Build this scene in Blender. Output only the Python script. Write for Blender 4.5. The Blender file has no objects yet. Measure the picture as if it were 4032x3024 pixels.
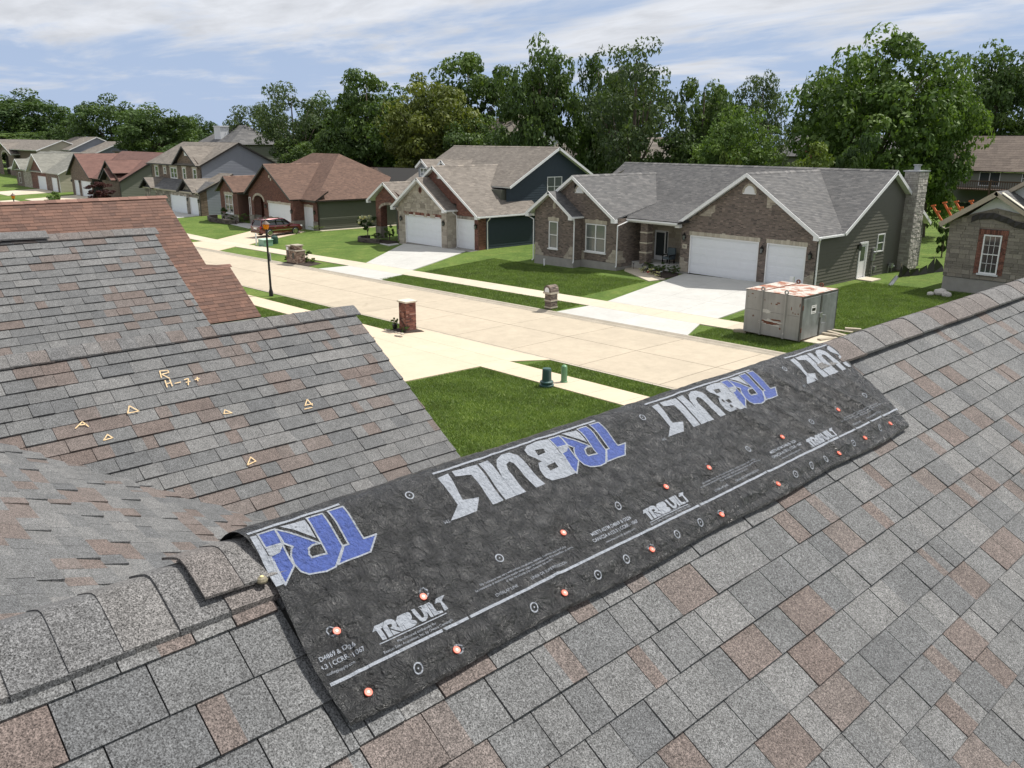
import bpy, bmesh, math, random
import numpy as np
from mathutils import Vector, Matrix, noise
from mathutils.geometry import tessellate_polygon

S = bpy.context.scene
C = S.collection
rnd = random.Random(11)
ZO = 9.0        # all coordinates below are written with the camera height as zero; the street is 9 m lower

# ---------------------------------------------------------------- camera
def cam_axes(p, r, az):
    cp, sp = math.cos(p), math.sin(p)
    F = Vector((0, cp, -sp)); U = Vector((0, sp, cp)); X = Vector((1, 0, 0))
    c, s = math.cos(r), math.sin(r)
    X, U = c * X + s * U, -s * X + c * U
    M = Matrix.Rotation(math.pi / 2 + az, 3, 'Z')
    return M @ X, M @ U, M @ F
CX, CU, CF = cam_axes(math.radians(16.35), math.radians(.24), math.radians(-42.3))
cd = bpy.data.cameras.new('camera'); cam = bpy.data.objects.new('camera', cd); C.objects.link(cam)
cam.matrix_world = Matrix(((CX.x, CU.x, -CF.x, 0), (CX.y, CU.y, -CF.y, 0), (CX.z, CU.z, -CF.z, ZO), (0, 0, 0, 1)))
cd.sensor_width = 36; cd.lens = 36 * 3300 / 4032; cd.clip_start = .05; cd.clip_end = 4000
S.camera = cam

# ---------------------------------------------------------------- light
SUN = Vector((-.18, -.55, -1.0)).normalized()          # direction the light travels
el = math.asin(-SUN.z); azm = math.atan2(-SUN.x, -SUN.y)
sl = bpy.data.lights.new('sun', 'SUN'); sl.energy = 5.0; sl.angle = math.radians(.53); sl.color = (1, .955, .88)
so = bpy.data.objects.new('sun', sl); C.objects.link(so)
so.rotation_euler = SUN.to_track_quat('-Z', 'Y').to_euler(); so.location = (0, 0, 60)

W = bpy.data.worlds.new('World'); S.world = W; W.use_nodes = True
nt = W.node_tree; nt.nodes.clear()
def nd(tree, typ, **k):
    n = tree.nodes.new(typ)
    for a, b in k.items():
        if a in n.inputs: n.inputs[a].default_value = b
        else: setattr(n, a, b)
    return n
def ln(tree, a, b): tree.links.new(a, b)
sky = nd(nt, 'ShaderNodeTexSky', sky_type='NISHITA', sun_disc=False, sun_elevation=el, sun_rotation=azm, air_density=1.0, dust_density=.35, ozone_density=3.5)
tc = nd(nt, 'ShaderNodeTexCoord')
sep = nd(nt, 'ShaderNodeSeparateXYZ'); ln(nt, tc.outputs['Generated'], sep.inputs[0])
def wm(op, a, b=None, c=None):
    n = nt.nodes.new('ShaderNodeMath'); n.operation = op
    for i, v in enumerate((a, b, c)):
        if v is None: continue
        if isinstance(v, (int, float)): n.inputs[i].default_value = v
        else: ln(nt, v, n.inputs[i])
    return n.outputs[0]
zc = wm('MAXIMUM', sep.outputs[2], .0)
den = wm('ADD', zc, .07)
px = wm('DIVIDE', sep.outputs[0], den); py = wm('DIVIDE', sep.outputs[1], den)
cmb = nd(nt, 'ShaderNodeCombineXYZ'); ln(nt, px, cmb.inputs[0]); ln(nt, py, cmb.inputs[1])
mp = nd(nt, 'ShaderNodeMapping'); mp.inputs['Rotation'].default_value = (0, 0, math.radians(40)); mp.inputs['Scale'].default_value = (.55, 1.0, 1)
ln(nt, cmb.outputs[0], mp.inputs[0])
n1 = nd(nt, 'ShaderNodeTexNoise', Scale=.75, Detail=9.0, Roughness=.58, Distortion=.6); ln(nt, mp.outputs[0], n1.inputs[0])
n2 = nd(nt, 'ShaderNodeTexNoise', Scale=3.2, Detail=7.0, Roughness=.6, Distortion=.3); ln(nt, mp.outputs[0], n2.inputs[0])
# a sheet of cloud overhead that thins out towards the horizon
mix1 = wm('ADD', wm('MULTIPLY', n1.outputs[0], .78), wm('MULTIPLY', n2.outputs[0], .22))
cover = wm('MULTIPLY_ADD', zc, 1.7, -.08)
cover = wm('MINIMUM', cover, .27)
den2 = wm('ADD', mix1, cover)
cr = nd(nt, 'ShaderNodeMapRange'); cr.interpolation_type = 'SMOOTHSTEP'
ln(nt, den2, cr.inputs[0]); cr.inputs[1].default_value = .50; cr.inputs[2].default_value = .68; cr.inputs[3].default_value = .0; cr.inputs[4].default_value = .93
# cloud brightness: thin edges bright, thick cores slightly grey
cb = nd(nt, 'ShaderNodeMapRange'); ln(nt, n2.outputs[0], cb.inputs[0]); cb.inputs[1].default_value = .3; cb.inputs[2].default_value = .72; cb.inputs[3].default_value = 13.4; cb.inputs[4].default_value = 9.8
cc = nd(nt, 'ShaderNodeMix', data_type='RGBA', blend_type='MULTIPLY'); cc.inputs[0].default_value = 1
cc.inputs[6].default_value = (.96, .985, 1.04, 1)
ln(nt, cb.outputs[0], cc.inputs[7])
# thin blue-lavender haze low over the horizon, in front of the clear sky
hz_ = nd(nt, 'ShaderNodeMapRange'); hz_.interpolation_type = 'SMOOTHSTEP'; ln(nt, sep.outputs[2], hz_.inputs[0]); hz_.inputs[1].default_value = .0; hz_.inputs[2].default_value = .55; hz_.inputs[3].default_value = .92; hz_.inputs[4].default_value = .25
hm = nd(nt, 'ShaderNodeMix', data_type='RGBA'); ln(nt, hz_.outputs[0], hm.inputs[0]); ln(nt, sky.outputs[0], hm.inputs[6]); hm.inputs[7].default_value = (6.6, 8.3, 11.6, 1)
mx = nd(nt, 'ShaderNodeMix', data_type='RGBA'); ln(nt, cr.outputs[0], mx.inputs[0]); ln(nt, hm.outputs[2], mx.inputs[6]); ln(nt, cc.outputs[2], mx.inputs[7])
bg = nd(nt, 'ShaderNodeBackground', Strength=.062); ln(nt, mx.outputs[2], bg.inputs[0])
wo = nd(nt, 'ShaderNodeOutputWorld'); ln(nt, bg.outputs[0], wo.inputs[0])
S.view_settings.view_transform = 'Standard'; S.view_settings.look = 'None'; S.view_settings.gamma = 1
S.view_settings.use_curve_mapping = False; S.view_settings.exposure = 0.14
S.cycles.max_bounces = 6; S.cycles.diffuse_bounces = 3; S.cycles.transparent_max_bounces = 8; S.cycles.use_denoising = True

# ---------------------------------------------------------------- objects
LOC = {}
def thing(name, loc, label, cat, group=None):
    o = bpy.data.objects.new(name, None); C.objects.link(o); o.empty_display_size = .2
    o.location = (loc[0], loc[1], loc[2] + ZO); LOC[o.name] = Vector(loc)
    o['label'] = label; o['category'] = cat
    if group: o['group'] = group
    return o
def tagobj(o, label, cat, group=None):
    o['label'] = label; o['category'] = cat
    if group: o['group'] = group
    return o
class MB:
    def __init__(s): s.v = []; s.f = []; s.t = []; s.m = []; s.uv = None
    def poly(s, pts, tint=.5, m=0):
        n = len(s.v); s.v.extend([tuple(p) for p in pts]); s.t.extend([tint] * len(pts)); s.f.append(tuple(range(n, n + len(pts)))); s.m.append(m)
    def hexa(s, b, t, tint=.5, m=0, skip=()):
        """b, t: four bottom and four top points, same winding"""
        n = len(s.v); s.v.extend([tuple(p) for p in b]); s.v.extend([tuple(p) for p in t]); s.t.extend([tint] * 8)
        fs = [(3, 2, 1, 0), (4, 5, 6, 7), (0, 1, 5, 4), (1, 2, 6, 5), (2, 3, 7, 6), (3, 0, 4, 7)]
        for i, f in enumerate(fs):
            if i in skip: continue
            s.f.append(tuple(n + q for q in f)); s.m.append(m)
    def box(s, x0, x1, y0, y1, z0, z1, tint=.5, m=0):
        s.hexa([(x0, y0, z0), (x1, y0, z0), (x1, y1, z0), (x0, y1, z0)], [(x0, y0, z1), (x1, y0, z1), (x1, y1, z1), (x0, y1, z1)], tint, m)
    def beam(s, A, B, w, h, up=(0, 0, 1), tint=.5, m=0, drop=0):
        A = Vector(A); B = Vector(B); d = (B - A).normalized(); up = Vector(up)
        sd = d.cross(up)
        if sd.length < 1e-5: sd = d.cross(Vector((0, 1, 0)))
        sd.normalize(); u = sd.cross(d).normalized()
        a, b = sd * w / 2, u * h / 2; o = u * drop
        s.hexa([A - a - b + o, A + a - b + o, B + a - b + o, B - a - b + o], [A - a + b + o, A + a + b + o, B + a + b + o, B - a + b + o], tint, m)
    def cyl(s, A, B, r0, r1=None, n=10, caps=True, tint=.5, m=0):
        A = Vector(A); B = Vector(B); r1 = r0 if r1 is None else r1
        d = (B - A).normalized(); x = d.orthogonal().normalized(); y = d.cross(x)
        k = len(s.v)
        for P, r in ((A, r0), (B, r1)):
            for i in range(n):
                a = 2 * math.pi * i / n; s.v.append(tuple(P + (x * math.cos(a) + y * math.sin(a)) * r)); s.t.append(tint)
        for i in range(n):
            j = (i + 1) % n; s.f.append((k + i, k + j, k + n + j, k + n + i)); s.m.append(m)
        if caps: s.f.append(tuple(k + i for i in reversed(range(n)))); s.m.append(m); s.f.append(tuple(k + n + i for i in range(n))); s.m.append(m)
    def tube(s, pts, r, n=8, tint=.5, m=0):
        rs = r if isinstance(r, (list, tuple)) else [r] * len(pts)
        pts = [Vector(p) for p in pts]; k = len(s.v); x = None
        for i, P in enumerate(pts):
            d = (pts[min(i + 1, len(pts) - 1)] - pts[max(i - 1, 0)]).normalized()
            x = d.orthogonal().normalized() if x is None else (x - d * x.dot(d)).normalized()
            y = d.cross(x)
            for q in range(n):
                a = 2 * math.pi * q / n; s.v.append(tuple(P + (x * math.cos(a) + y * math.sin(a)) * rs[i])); s.t.append(tint)
        for i in range(len(pts) - 1):
            for q in range(n):
                j = (q + 1) % n; s.f.append((k + i * n + q, k + i * n + j, k + (i + 1) * n + j, k + (i + 1) * n + q)); s.m.append(m)
        s.f.append(tuple(k + q for q in reversed(range(n)))); s.m.append(m)
        s.f.append(tuple(k + (len(pts) - 1) * n + q for q in range(n))); s.m.append(m)
    def lathe(s, c, prof, n=16, tint=.5, m=0):
        k = len(s.v)
        for (r, z) in prof:
            for i in range(n):
                a = 2 * math.pi * i / n; s.v.append((c[0] + r * math.cos(a), c[1] + r * math.sin(a), c[2] + z)); s.t.append(tint)
        for j in range(len(prof) - 1):
            for i in range(n):
                q = (i + 1) % n; s.f.append((k + j * n + i, k + j * n + q, k + (j + 1) * n + q, k + (j + 1) * n + i)); s.m.append(m)
        s.f.append(tuple(k + (len(prof) - 1) * n + i for i in range(n))); s.m.append(m)
    def build(s, name, mats, parent=None, kind=None, smooth=False, label=None, bevel=0):
        if not s.v: return None
        me = bpy.data.meshes.new(name)
        off = LOC[parent.name] if parent is not None else Vector((0, 0, -ZO))
        co = np.array(s.v, dtype=np.float64) - np.array(off)
        me.from_pydata(co.tolist(), [], s.f)
        at = me.attributes.new('tint', 'FLOAT', 'POINT'); at.data.foreach_set('value', np.array(s.t, dtype=np.float32))
        if not isinstance(mats, (list, tuple)): mats = [mats]
        for q in mats: me.materials.append(q)
        if len(mats) > 1: me.polygons.foreach_set('material_index', s.m)
        if smooth: me.polygons.foreach_set('use_smooth', [True] * len(me.polygons))
        me.update()
        o = bpy.data.objects.new(name, me); C.objects.link(o)
        if parent is not None: o.parent = parent; LOC[o.name] = off
        else: LOC[o.name] = off
        if kind: o['kind'] = kind
        if label: o['label'] = label
        if bevel:
            b = o.modifiers.new('edge', 'BEVEL'); b.width = bevel; b.segments = 2; b.limit_method = 'ANGLE'
        return o
def copy_tree(o, parent=None):
    c = o.copy(); C.objects.link(c)
    if parent is not None: c.parent = parent
    LOC[c.name] = LOC.get(o.name, Vector((0, 0, 0)))
    for ch in list(o.children): copy_tree(ch, c)
    return c
def place_copy(src, loc, label, rot=None, scale=None, group=None):
    c = copy_tree(src); c.location = (loc[0], loc[1], loc[2] + ZO)
    if rot is not None: c.rotation_euler = (0, 0, rot)
    if scale is not None: c.scale = scale if hasattr(scale, '__len__') else (scale,) * 3
    c['label'] = label
    if group: c['group'] = group
    return c

# ---------------------------------------------------------------- materials
MATS = {}
def mat(name, col, rough=.7, metal=0., var=0., vscale=8., bump=0., bscale=60., tint=None, spec=.5, coat=0., patches=None, speck=None, obj=False, streak=None, trans=None):
    """col base colour; tint: list of (pos, colour) read from the piece's tint attribute; var: soft noise variation; speck: (scale, amount) fine grains;
    patches: (scale, threshold, colour, softness) stains with a shape of their own"""
    m = bpy.data.materials.new(name); m.use_nodes = True; t = m.node_tree; t.nodes.clear()
    out = nd(t, 'ShaderNodeOutputMaterial'); b = nd(t, 'ShaderNodeBsdfPrincipled')
    b.inputs['Roughness'].default_value = rough; b.inputs['Metallic'].default_value = metal
    b.inputs['Specular IOR Level'].default_value = spec; b.inputs['Coat Weight'].default_value = coat
    tcn = nd(t, 'ShaderNodeTexCoord'); co = tcn.outputs['Object']
    def rgba(c): return (c[0], c[1], c[2], 1)
    if tint:
        a = nd(t, 'ShaderNodeAttribute', attribute_name='tint')
        r = nd(t, 'ShaderNodeValToRGB'); e = r.color_ramp.elements
        while len(e) < len(tint): e.new(.5)
        for i, (p, c) in enumerate(tint): e[i].position = p; e[i].color = rgba(c)
        ln(t, a.outputs['Fac'], r.inputs[0]); cur = r.outputs[0]
    else:
        r = nd(t, 'ShaderNodeRGB'); r.outputs[0].default_value = rgba(col); cur = r.outputs[0]
    def mixc(fac, a_, b_, mode='MIX'):
        x = nd(t, 'ShaderNodeMix', data_type='RGBA', blend_type=mode)
        for sock, v in ((x.inputs[0], fac), (x.inputs[6], a_), (x.inputs[7], b_)):
            if isinstance(v, (int, float)): sock.default_value = v
            elif isinstance(v, tuple): sock.default_value = rgba(v)
            else: ln(t, v, sock)
        return x.outputs[2]
    def mrange(v, a0, a1, b0, b1):
        x = nd(t, 'ShaderNodeMapRange'); ln(t, v, x.inputs[0])
        for i, q in enumerate((a0, a1, b0, b1)): x.inputs[1 + i].default_value = q
        return x.outputs[0]
    if patches:
        for (sc, th, pc, soft) in patches:
            n = nd(t, 'ShaderNodeTexNoise', Scale=sc, Detail=6.0, Roughness=.62); ln(t, co, n.inputs[0])
            cur = mixc(mrange(n.outputs[0], th, th + soft, 0, 1), cur, pc)
    if var:
        n = nd(t, 'ShaderNodeTexNoise', Scale=vscale, Detail=5.0, Roughness=.6); ln(t, co, n.inputs[0])
        g = mrange(n.outputs[0], .3, .7, 1 - var, 1 + var)
        cur = mixc(1.0, cur, g, 'MULTIPLY')
    if streak:
        mpn = nd(t, 'ShaderNodeMapping'); mpn.inputs['Scale'].default_value = streak[0]; ln(t, co, mpn.inputs[0])
        n = nd(t, 'ShaderNodeTexNoise', Scale=1.0, Detail=4.0); ln(t, mpn.outputs[0], n.inputs[0])
        cur = mixc(1.0, cur, mrange(n.outputs[0], .3, .7, 1 - streak[1], 1 + streak[1]), 'MULTIPLY')
    if speck:
        for (sc, am) in (speck if isinstance(speck, list) else [speck]):
            n = nd(t, 'ShaderNodeTexNoise', Scale=sc, Detail=2.0, Roughness=.8); ln(t, co, n.inputs[0])
            cur = mixc(1.0, cur, mrange(n.outputs[0], .32, .68, 1 - am, 1 + am), 'MULTIPLY')
    if obj:
        oi = nd(t, 'ShaderNodeObjectInfo')
        cur = mixc(1.0, cur, mrange(oi.outputs['Random'], 0, 1, 1 - obj, 1 + obj), 'MULTIPLY')
    ln(t, cur, b.inputs['Base Color'])
    if bump:
        n = nd(t, 'ShaderNodeTexNoise', Scale=bscale, Detail=4.0, Roughness=.65); ln(t, co, n.inputs[0])
        bp = nd(t, 'ShaderNodeBump', Strength=min(1.0, bump), Distance=.02 if bump <= 1 else .02 * bump); ln(t, n.outputs[0], bp.inputs['Height']); ln(t, bp.outputs[0], b.inputs['Normal'])
    if trans:
        tr = nd(t, 'ShaderNodeBsdfTranslucent'); tcx = mixc(1.0, cur, trans[1], 'MULTIPLY'); ln(t, tcx, tr.inputs[0])
        ms = nd(t, 'ShaderNodeMixShader'); ms.inputs[0].default_value = trans[0]; ln(t, b.outputs[0], ms.inputs[1]); ln(t, tr.outputs[0], ms.inputs[2]); ln(t, ms.outputs[0], out.inputs[0])
    else: ln(t, b.outputs[0], out.inputs[0])
    return m
g3 = lambda v, w=1., b=1.: (v * w, v, v * b)
def shingles(name, stops, speck, rough=.8, var=.12, vs=1.2, spec=.25): return mat(name, (1, 1, 1), rough, tint=stops, speck=speck, var=var, vscale=vs, spec=spec)
M = dict(
    own=shingles('weathered_grey_shingle', [(0, (.100, .103, .107)), (.35, (.122, .124, .126)), (.7, (.150, .150, .150)), (.74, (.134, .117, .110)), (1, (.122, .098, .089))], [(210, .85), (90, .35), (14, .12)], var=.10, vs=3),
    cap=shingles('ridge_cap_shingle', [(0, (.108, .11, .114)), (.6, (.14, .136, .134)), (1, (.122, .100, .091))], [(210, .95), (90, .4), (14, .12)], var=.12, vs=6),
    red=shingles('red_brown_shingle', [(0, (.10, .06, .048)), (.5, (.145, .083, .063)), (1, (.20, .11, .08))], [(40, .2)]),
    gray=shingles('charcoal_grey_shingle', [(0, (.085, .085, .088)), (.5, (.125, .123, .123)), (1, (.19, .183, .18))], [(30, .2)]),
    tan=shingles('weathered_tan_shingle', [(0, (.15, .132, .115)), (.5, (.20, .178, .156)), (1, (.27, .235, .20))], [(30, .18)]),
    brn=shingles('brown_shingle', [(0, (.105, .066, .052)), (.5, (.145, .09, .069)), (1, (.19, .12, .09))], [(30, .18)]),
    sage=shingles('grey_green_shingle', [(0, (.17, .17, .15)), (1, (.25, .245, .215))], [(30, .18)]),
    redf=shingles('faded_red_shingle', [(0, (.135, .075, .064)), (1, (.19, .105, .086))], [(30, .18)]),
    deck=mat('dark_roof_felt', (.025, .024, .023), .95),
    brickg=mat('taupe_brick', (1, 1, 1), .88, tint=[(0, (.075, .06, .053)), (.3, (.135, .108, .092)), (.75, (.20, .155, .13)), (1, (.26, .205, .17))], speck=(60, .15)),
    brickr=mat('red_brick', (1, 1, 1), .88, tint=[(0, (.085, .035, .026)), (.5, (.17, .07, .05)), (1, (.24, .105, .075))], speck=(60, .15)),
    brickp=mat('mailbox_brick', (1, 1, 1), .85, tint=[(0, (.06, .022, .018)), (.35, (.16, .055, .04)), (.8, (.27, .11, .075)), (1, (.33, .19, .15))], speck=(90, .2), bump=.3, bscale=90),
    brickt=mat('brown_brick', (1, 1, 1), .88, tint=[(0, (.10, .072, .055)), (1, (.22, .16, .12))], speck=(60, .12)),
    mortar=mat('mortar', (.30, .275, .245), .95, var=.1),
    mortard=mat('mortar_brown', (.22, .18, .155), .95, var=.1),
    stone=mat('limestone_block', (1, 1, 1), .88, tint=[(0, (.22, .19, .155)), (.5, (.35, .31, .255)), (1, (.46, .41, .34))], speck=(14, .1), bump=.6, bscale=14),
    stoneg=mat('split_face_stone', (1, 1, 1), .88, tint=[(0, (.15, .135, .115)), (.5, (.25, .225, .19)), (1, (.36, .325, .28))], speck=(14, .12), bump=.7, bscale=12),
    chst=mat('chimney_stone', (1, 1, 1), .9, tint=[(0, (.26, .245, .225)), (.5, (.40, .38, .345)), (1, (.54, .51, .46))], speck=(18, .12), bump=.8, bscale=16),
    cream=mat('cream_lintel_stone', (1, 1, 1), .85, tint=[(0, (.36, .32, .255)), (1, (.5, .455, .37))], speck=(18, .08)),
    white=mat('white_trim', (.74, .745, .75), .45, var=.03),
    door=mat('white_garage_door', (.72, .745, .78), .42, var=.02, vscale=2),
    darktrim=mat('dark_trim', (.018, .016, .015), .5),
    bronze=mat('bronze_gutter', (.03, .024, .02), .4),
    sidg=mat('charcoal_green_siding', (.105, .102, .084), .6, var=.04, vscale=3),
    sidn=mat('navy_siding', (.027, .042, .058), .55, var=.05, vscale=3),
    sidb=mat('blue_grey_siding', (.205, .225, .26), .6, var=.03, vscale=3),
    sidm=mat('sage_siding', (.17, .175, .15), .6, var=.03, vscale=3),
    sido=mat('olive_grey_siding', (.095, .10, .08), .6, var=.03, vscale=3),
    sidw=mat('white_siding', (.62, .64, .66), .6, var=.03, vscale=3),
    sidt=mat('tan_siding', (.40, .37, .29), .6, var=.03, vscale=3),
    conc=mat('fresh_concrete', (.46, .455, .43), .85, var=.06, vscale=.8, speck=[(3, .04), (40, .05)], obj=.03),
    concs=mat('street_concrete', (.43, .37, .285), .88, var=.07, vscale=.7, speck=[(2.5, .05), (45, .06)], obj=.035, patches=[(.9, .66, (.34, .29, .22), .1)]),
    concw=mat('sidewalk_concrete', (.52, .46, .36), .88, var=.05, vscale=1.2, speck=[(5, .04)], obj=.05),
    concd=mat('driveway_concrete', (.55, .455, .34), .85, var=.045, vscale=.9, speck=[(4, .03)], obj=.02),
    fnd=mat('foundation_concrete', (.28, .27, .25), .92, var=.1, vscale=2),
    joint=mat('joint_tar', (.075, .062, .05), .8),
    kerb=mat('kerb_concrete', (.40, .355, .285), .9, var=.14, vscale=1.6, speck=(12, .08)),
    glass=mat('window_glass', (.045, .055, .058), .06, spec=.9),
    blind=mat('blind_behind_glass', (.13, .145, .14), .12, spec=.9, streak=((.4, .4, 26), .12)),
    black=mat('black_paint', (.012, .012, .013), .35),
    iron=mat('black_iron', (.02, .018, .016), .4, metal=.6),
    galv=mat('galvanised_steel', (.42, .43, .44), .38, metal=.85, var=.1),
    soil=mat('dark_mulch', (.035, .024, .017), .95, speck=(25, .5), bump=1.0, bscale=20),
    bark=mat('bark', (.085, .068, .052), .95, bump=1.0, bscale=8, var=.25, vscale=3),
    tyre=mat('tyre_rubber', (.018, .018, .018), .8),
    chrome=mat('chrome', (.7, .7, .72), .15, metal=1.0),
    paint=mat('maroon_paint', (.085, .004, .010), .25, metal=.35, coat=1.0, spec=.6),
    carglass=mat('tinted_glass', (.01, .011, .013), .05, spec=.9),
    lawn=None,
)
# ---------------------------------------------------------------- row filling of planar polygons
def cross_at(poly, v):
    xs = []
    n = len(poly)
    for i in range(n):
        (u0, v0), (u1, v1) = poly[i], poly[(i + 1) % n]
        if (v0 <= v < v1) or (v1 <= v < v0): xs.append(u0 + (u1 - u0) * (v - v0) / (v1 - v0))
    xs.sort(); return xs
def row_spans(poly, va, vb, holes=()):
    """spans (ua0, ua1, ub0, ub1) of a row between va and vb of a simple polygon, minus axis-aligned holes (u0, u1, v0, v1)"""
    e = (vb - va) * .02
    A, B, Mm = cross_at(poly, va + e), cross_at(poly, vb - e), cross_at(poly, (va + vb) / 2)
    if len(A) != len(B): A = B = Mm
    sp = [(A[i], A[i + 1], B[i], B[i + 1]) for i in range(0, len(A) - 1, 2)]
    for (h0, h1, k0, k1) in holes:
        if k1 <= va + (vb - va) * .35 or k0 >= vb - (vb - va) * .35: continue
        out = []
        for (a0, a1, b0, b1) in sp:
            if h1 <= min(a0, b0) or h0 >= max(a1, b1): out.append((a0, a1, b0, b1)); continue
            if h0 > min(a0, b0) + .01: out.append((a0, min(h0, a1), b0, min(h0, b1)))
            if h1 < max(a1, b1) - .01: out.append((max(h1, a0), a1, max(h1, b0), b1))
        sp = out
    return sp
class Plane:
    """a frame (O, U, V, N): U along the courses, V across them, N outwards"""
    def __init__(s, O, U, V):
        s.O = Vector(O); s.U = Vector(U).normalized(); s.V = Vector(V).normalized(); s.N = s.U.cross(s.V).normalized()
    def at(s, u, v, h=0.): return s.O + s.U * u + s.V * v + s.N * h
    def uv(s, P): d = Vector(P) - s.O; return (d.dot(s.U), d.dot(s.V))
def clampspan(u, lo, hi): return max(lo, min(hi, u))

def shingle_plane(P, poly, expo, tabw, th, parent, matr, seed=0, indiv=0, browns=.0, v_off=0., gap=.0, name='shingle', stuff_name='shingle_field', band=None, order=None, patchy=False, lam=0.):
    """wedge-shaped tabs, course by course, V pointing down the slope"""
    r = random.Random(seed); vs = [p[1] for p in poly]; v = min(vs) - (expo - v_off if v_off else 0); vmax = max(vs)
    tabs = []
    while v < vmax - .004:
        va, vb = max(v, min(vs)), min(v + expo, vmax)
        if vb - va > .01:
            for (a0, a1, b0, b1) in row_spans(poly, va, vb):
                lo, hi = min(a0, b0), max(a1, b1); u = lo - r.random() * tabw[1]
                tone = r.uniform(0, .7); wav = r.uniform(-.004, .004)
                while u < hi:
                    w = r.uniform(*tabw); u1 = u + w
                    if u1 > lo + .015:
                        t0, t1 = clampspan(u, a0, a1), clampspan(u1, a0, a1); c0, c1 = clampspan(u, b0, b1), clampspan(u1, b0, b1)
                        if max(t1 - t0, c1 - c0) > .012:
                            if r.random() < browns: tt = r.uniform(.76, 1)
                            else: tt = min(.7, max(0, .35 + r.gauss(0, .19)))
                            tabs.append((t0 + gap, t1 - gap, c0 + gap, c1 - gap, va, vb + wav, tt, (r.choice((0, lam)) if lam else 0) + r.uniform(-.1, .2) * th))
                    u = u1
        v += expo
    def emit(mb, tb, full):
        t0, t1, c0, c1, va, vb, tt, dh = tb; h = th + dh; ov = expo * .12
        parts = [(0, 1, tt)]
        if patchy and tt < .7 and r.random() < .16:
            q = r.uniform(.35, .65); b2 = r.uniform(.76, .95); parts = [(0, q, tt), (q, 1, b2)] if r.random() < .5 else [(0, q, b2), (q, 1, tt)]
        for (p, q, tn) in parts:
            T0, T1 = t0 + (t1 - t0) * p, t0 + (t1 - t0) * q; B0, B1 = c0 + (c1 - c0) * p, c0 + (c1 - c0) * q
            a, b_, c, d = P.at(T0, va - ov, h * .15), P.at(T1, va - ov, h * .15), P.at(B1, vb, h + .001), P.at(B0, vb, h + .001)
            mb.poly([a, b_, c, d], tn)
            mb.poly([d, P.at(B0, vb, -.002), P.at(B1, vb, -.002), c], tn)
            if full:
                if p == 0: mb.poly([a, P.at(T0, va - ov, -.002), P.at(B0, vb, -.002), d], tn)
                if q == 1: mb.poly([c, P.at(B1, vb, -.002), P.at(T1, va - ov, -.002), b_], tn)
    if indiv and order: tabs.sort(key=lambda t: order(P.at((t[0] + t[1]) / 2, (t[4] + t[5]) / 2)))
    for tb in tabs[:indiv]:
        mb = MB(); emit(mb, tb, True); mb.build(name, matr, parent)
    mb = MB()
    for tb in tabs[indiv:]: emit(mb, tb, gap > 0)
    mb.build(stuff_name, matr, parent, kind='stuff')

def masonry(P, poly, parent, matr, backm, bw, bh, joint, depth, holes=(), seed=0, indiv=0, name='brick', stuff_name='brickwork', irregular=False, rows=None, skip_back=False, order=None, tone=None, jit=0.):
    """V pointing up; courses of real bricks or stones in front of a mortar backing"""
    r = random.Random(seed); vs = [p[1] for p in poly]; v = min(vs); vmax = max(vs); k = 0; items = []
    while v < vmax - .01:
        h = bh if not irregular else r.choice(rows or (bh * .7, bh, bh * 1.5))
        va, vb = v, min(v + h, vmax)
        for (a0, a1, b0, b1) in row_spans(poly, va, vb, holes):
            lo, hi = min(a0, b0), max(a1, b1)
            u = lo - (bw * (.5 if k % 2 else 0)) if not irregular else lo - r.random() * bw * .5
            while u < hi:
                w = bw if not irregular else r.uniform(.55, 1.7) * bw
                u1 = u + w; j = joint / 2
                A0, A1, B0, B1 = clampspan(u, a0, a1), clampspan(u1, a0, a1), clampspan(u, b0, b1), clampspan(u1, b0, b1)
                if max(A1 - A0, B1 - B0) > .03:
                    items.append((A0 + j, max(A1 - j, A0 + j), B0 + j, max(B1 - j, B0 + j), va + j, vb - j, r.random() if tone is None else min(1, max(0, r.gauss(*tone))), depth * (1 + (r.uniform(-.35, .6) if irregular else r.uniform(-.15, .15))) , r.uniform(-jit, jit)))
                u = u1
        v += h; k += 1
    def emit(mb, it):
        A0, A1, B0, B1, va, vb, tt, d, jt = it
        p = [P.at(A0, va, 0), P.at(A1, va, 0), P.at(B1, vb, 0), P.at(B0, vb, 0)]
        q = [P.at(A0, va, d + jt), P.at(A1, va, d), P.at(B1, vb, d - jt), P.at(B0, vb, d)]
        mb.hexa(p, q, tt, skip=(0,))
    if indiv and order: items.sort(key=lambda t: order(P.at((t[0] + t[1]) / 2, (t[4] + t[5]) / 2)))
    for it in items[:indiv]:
        mb = MB(); emit(mb, it); mb.build(name, matr, parent)
    mb = MB()
    for it in items[indiv:]: emit(mb, it)
    mb.build(stuff_name, matr, parent, kind='stuff')
    if not skip_back: back_sheet(P, poly, holes, parent, backm)
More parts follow.
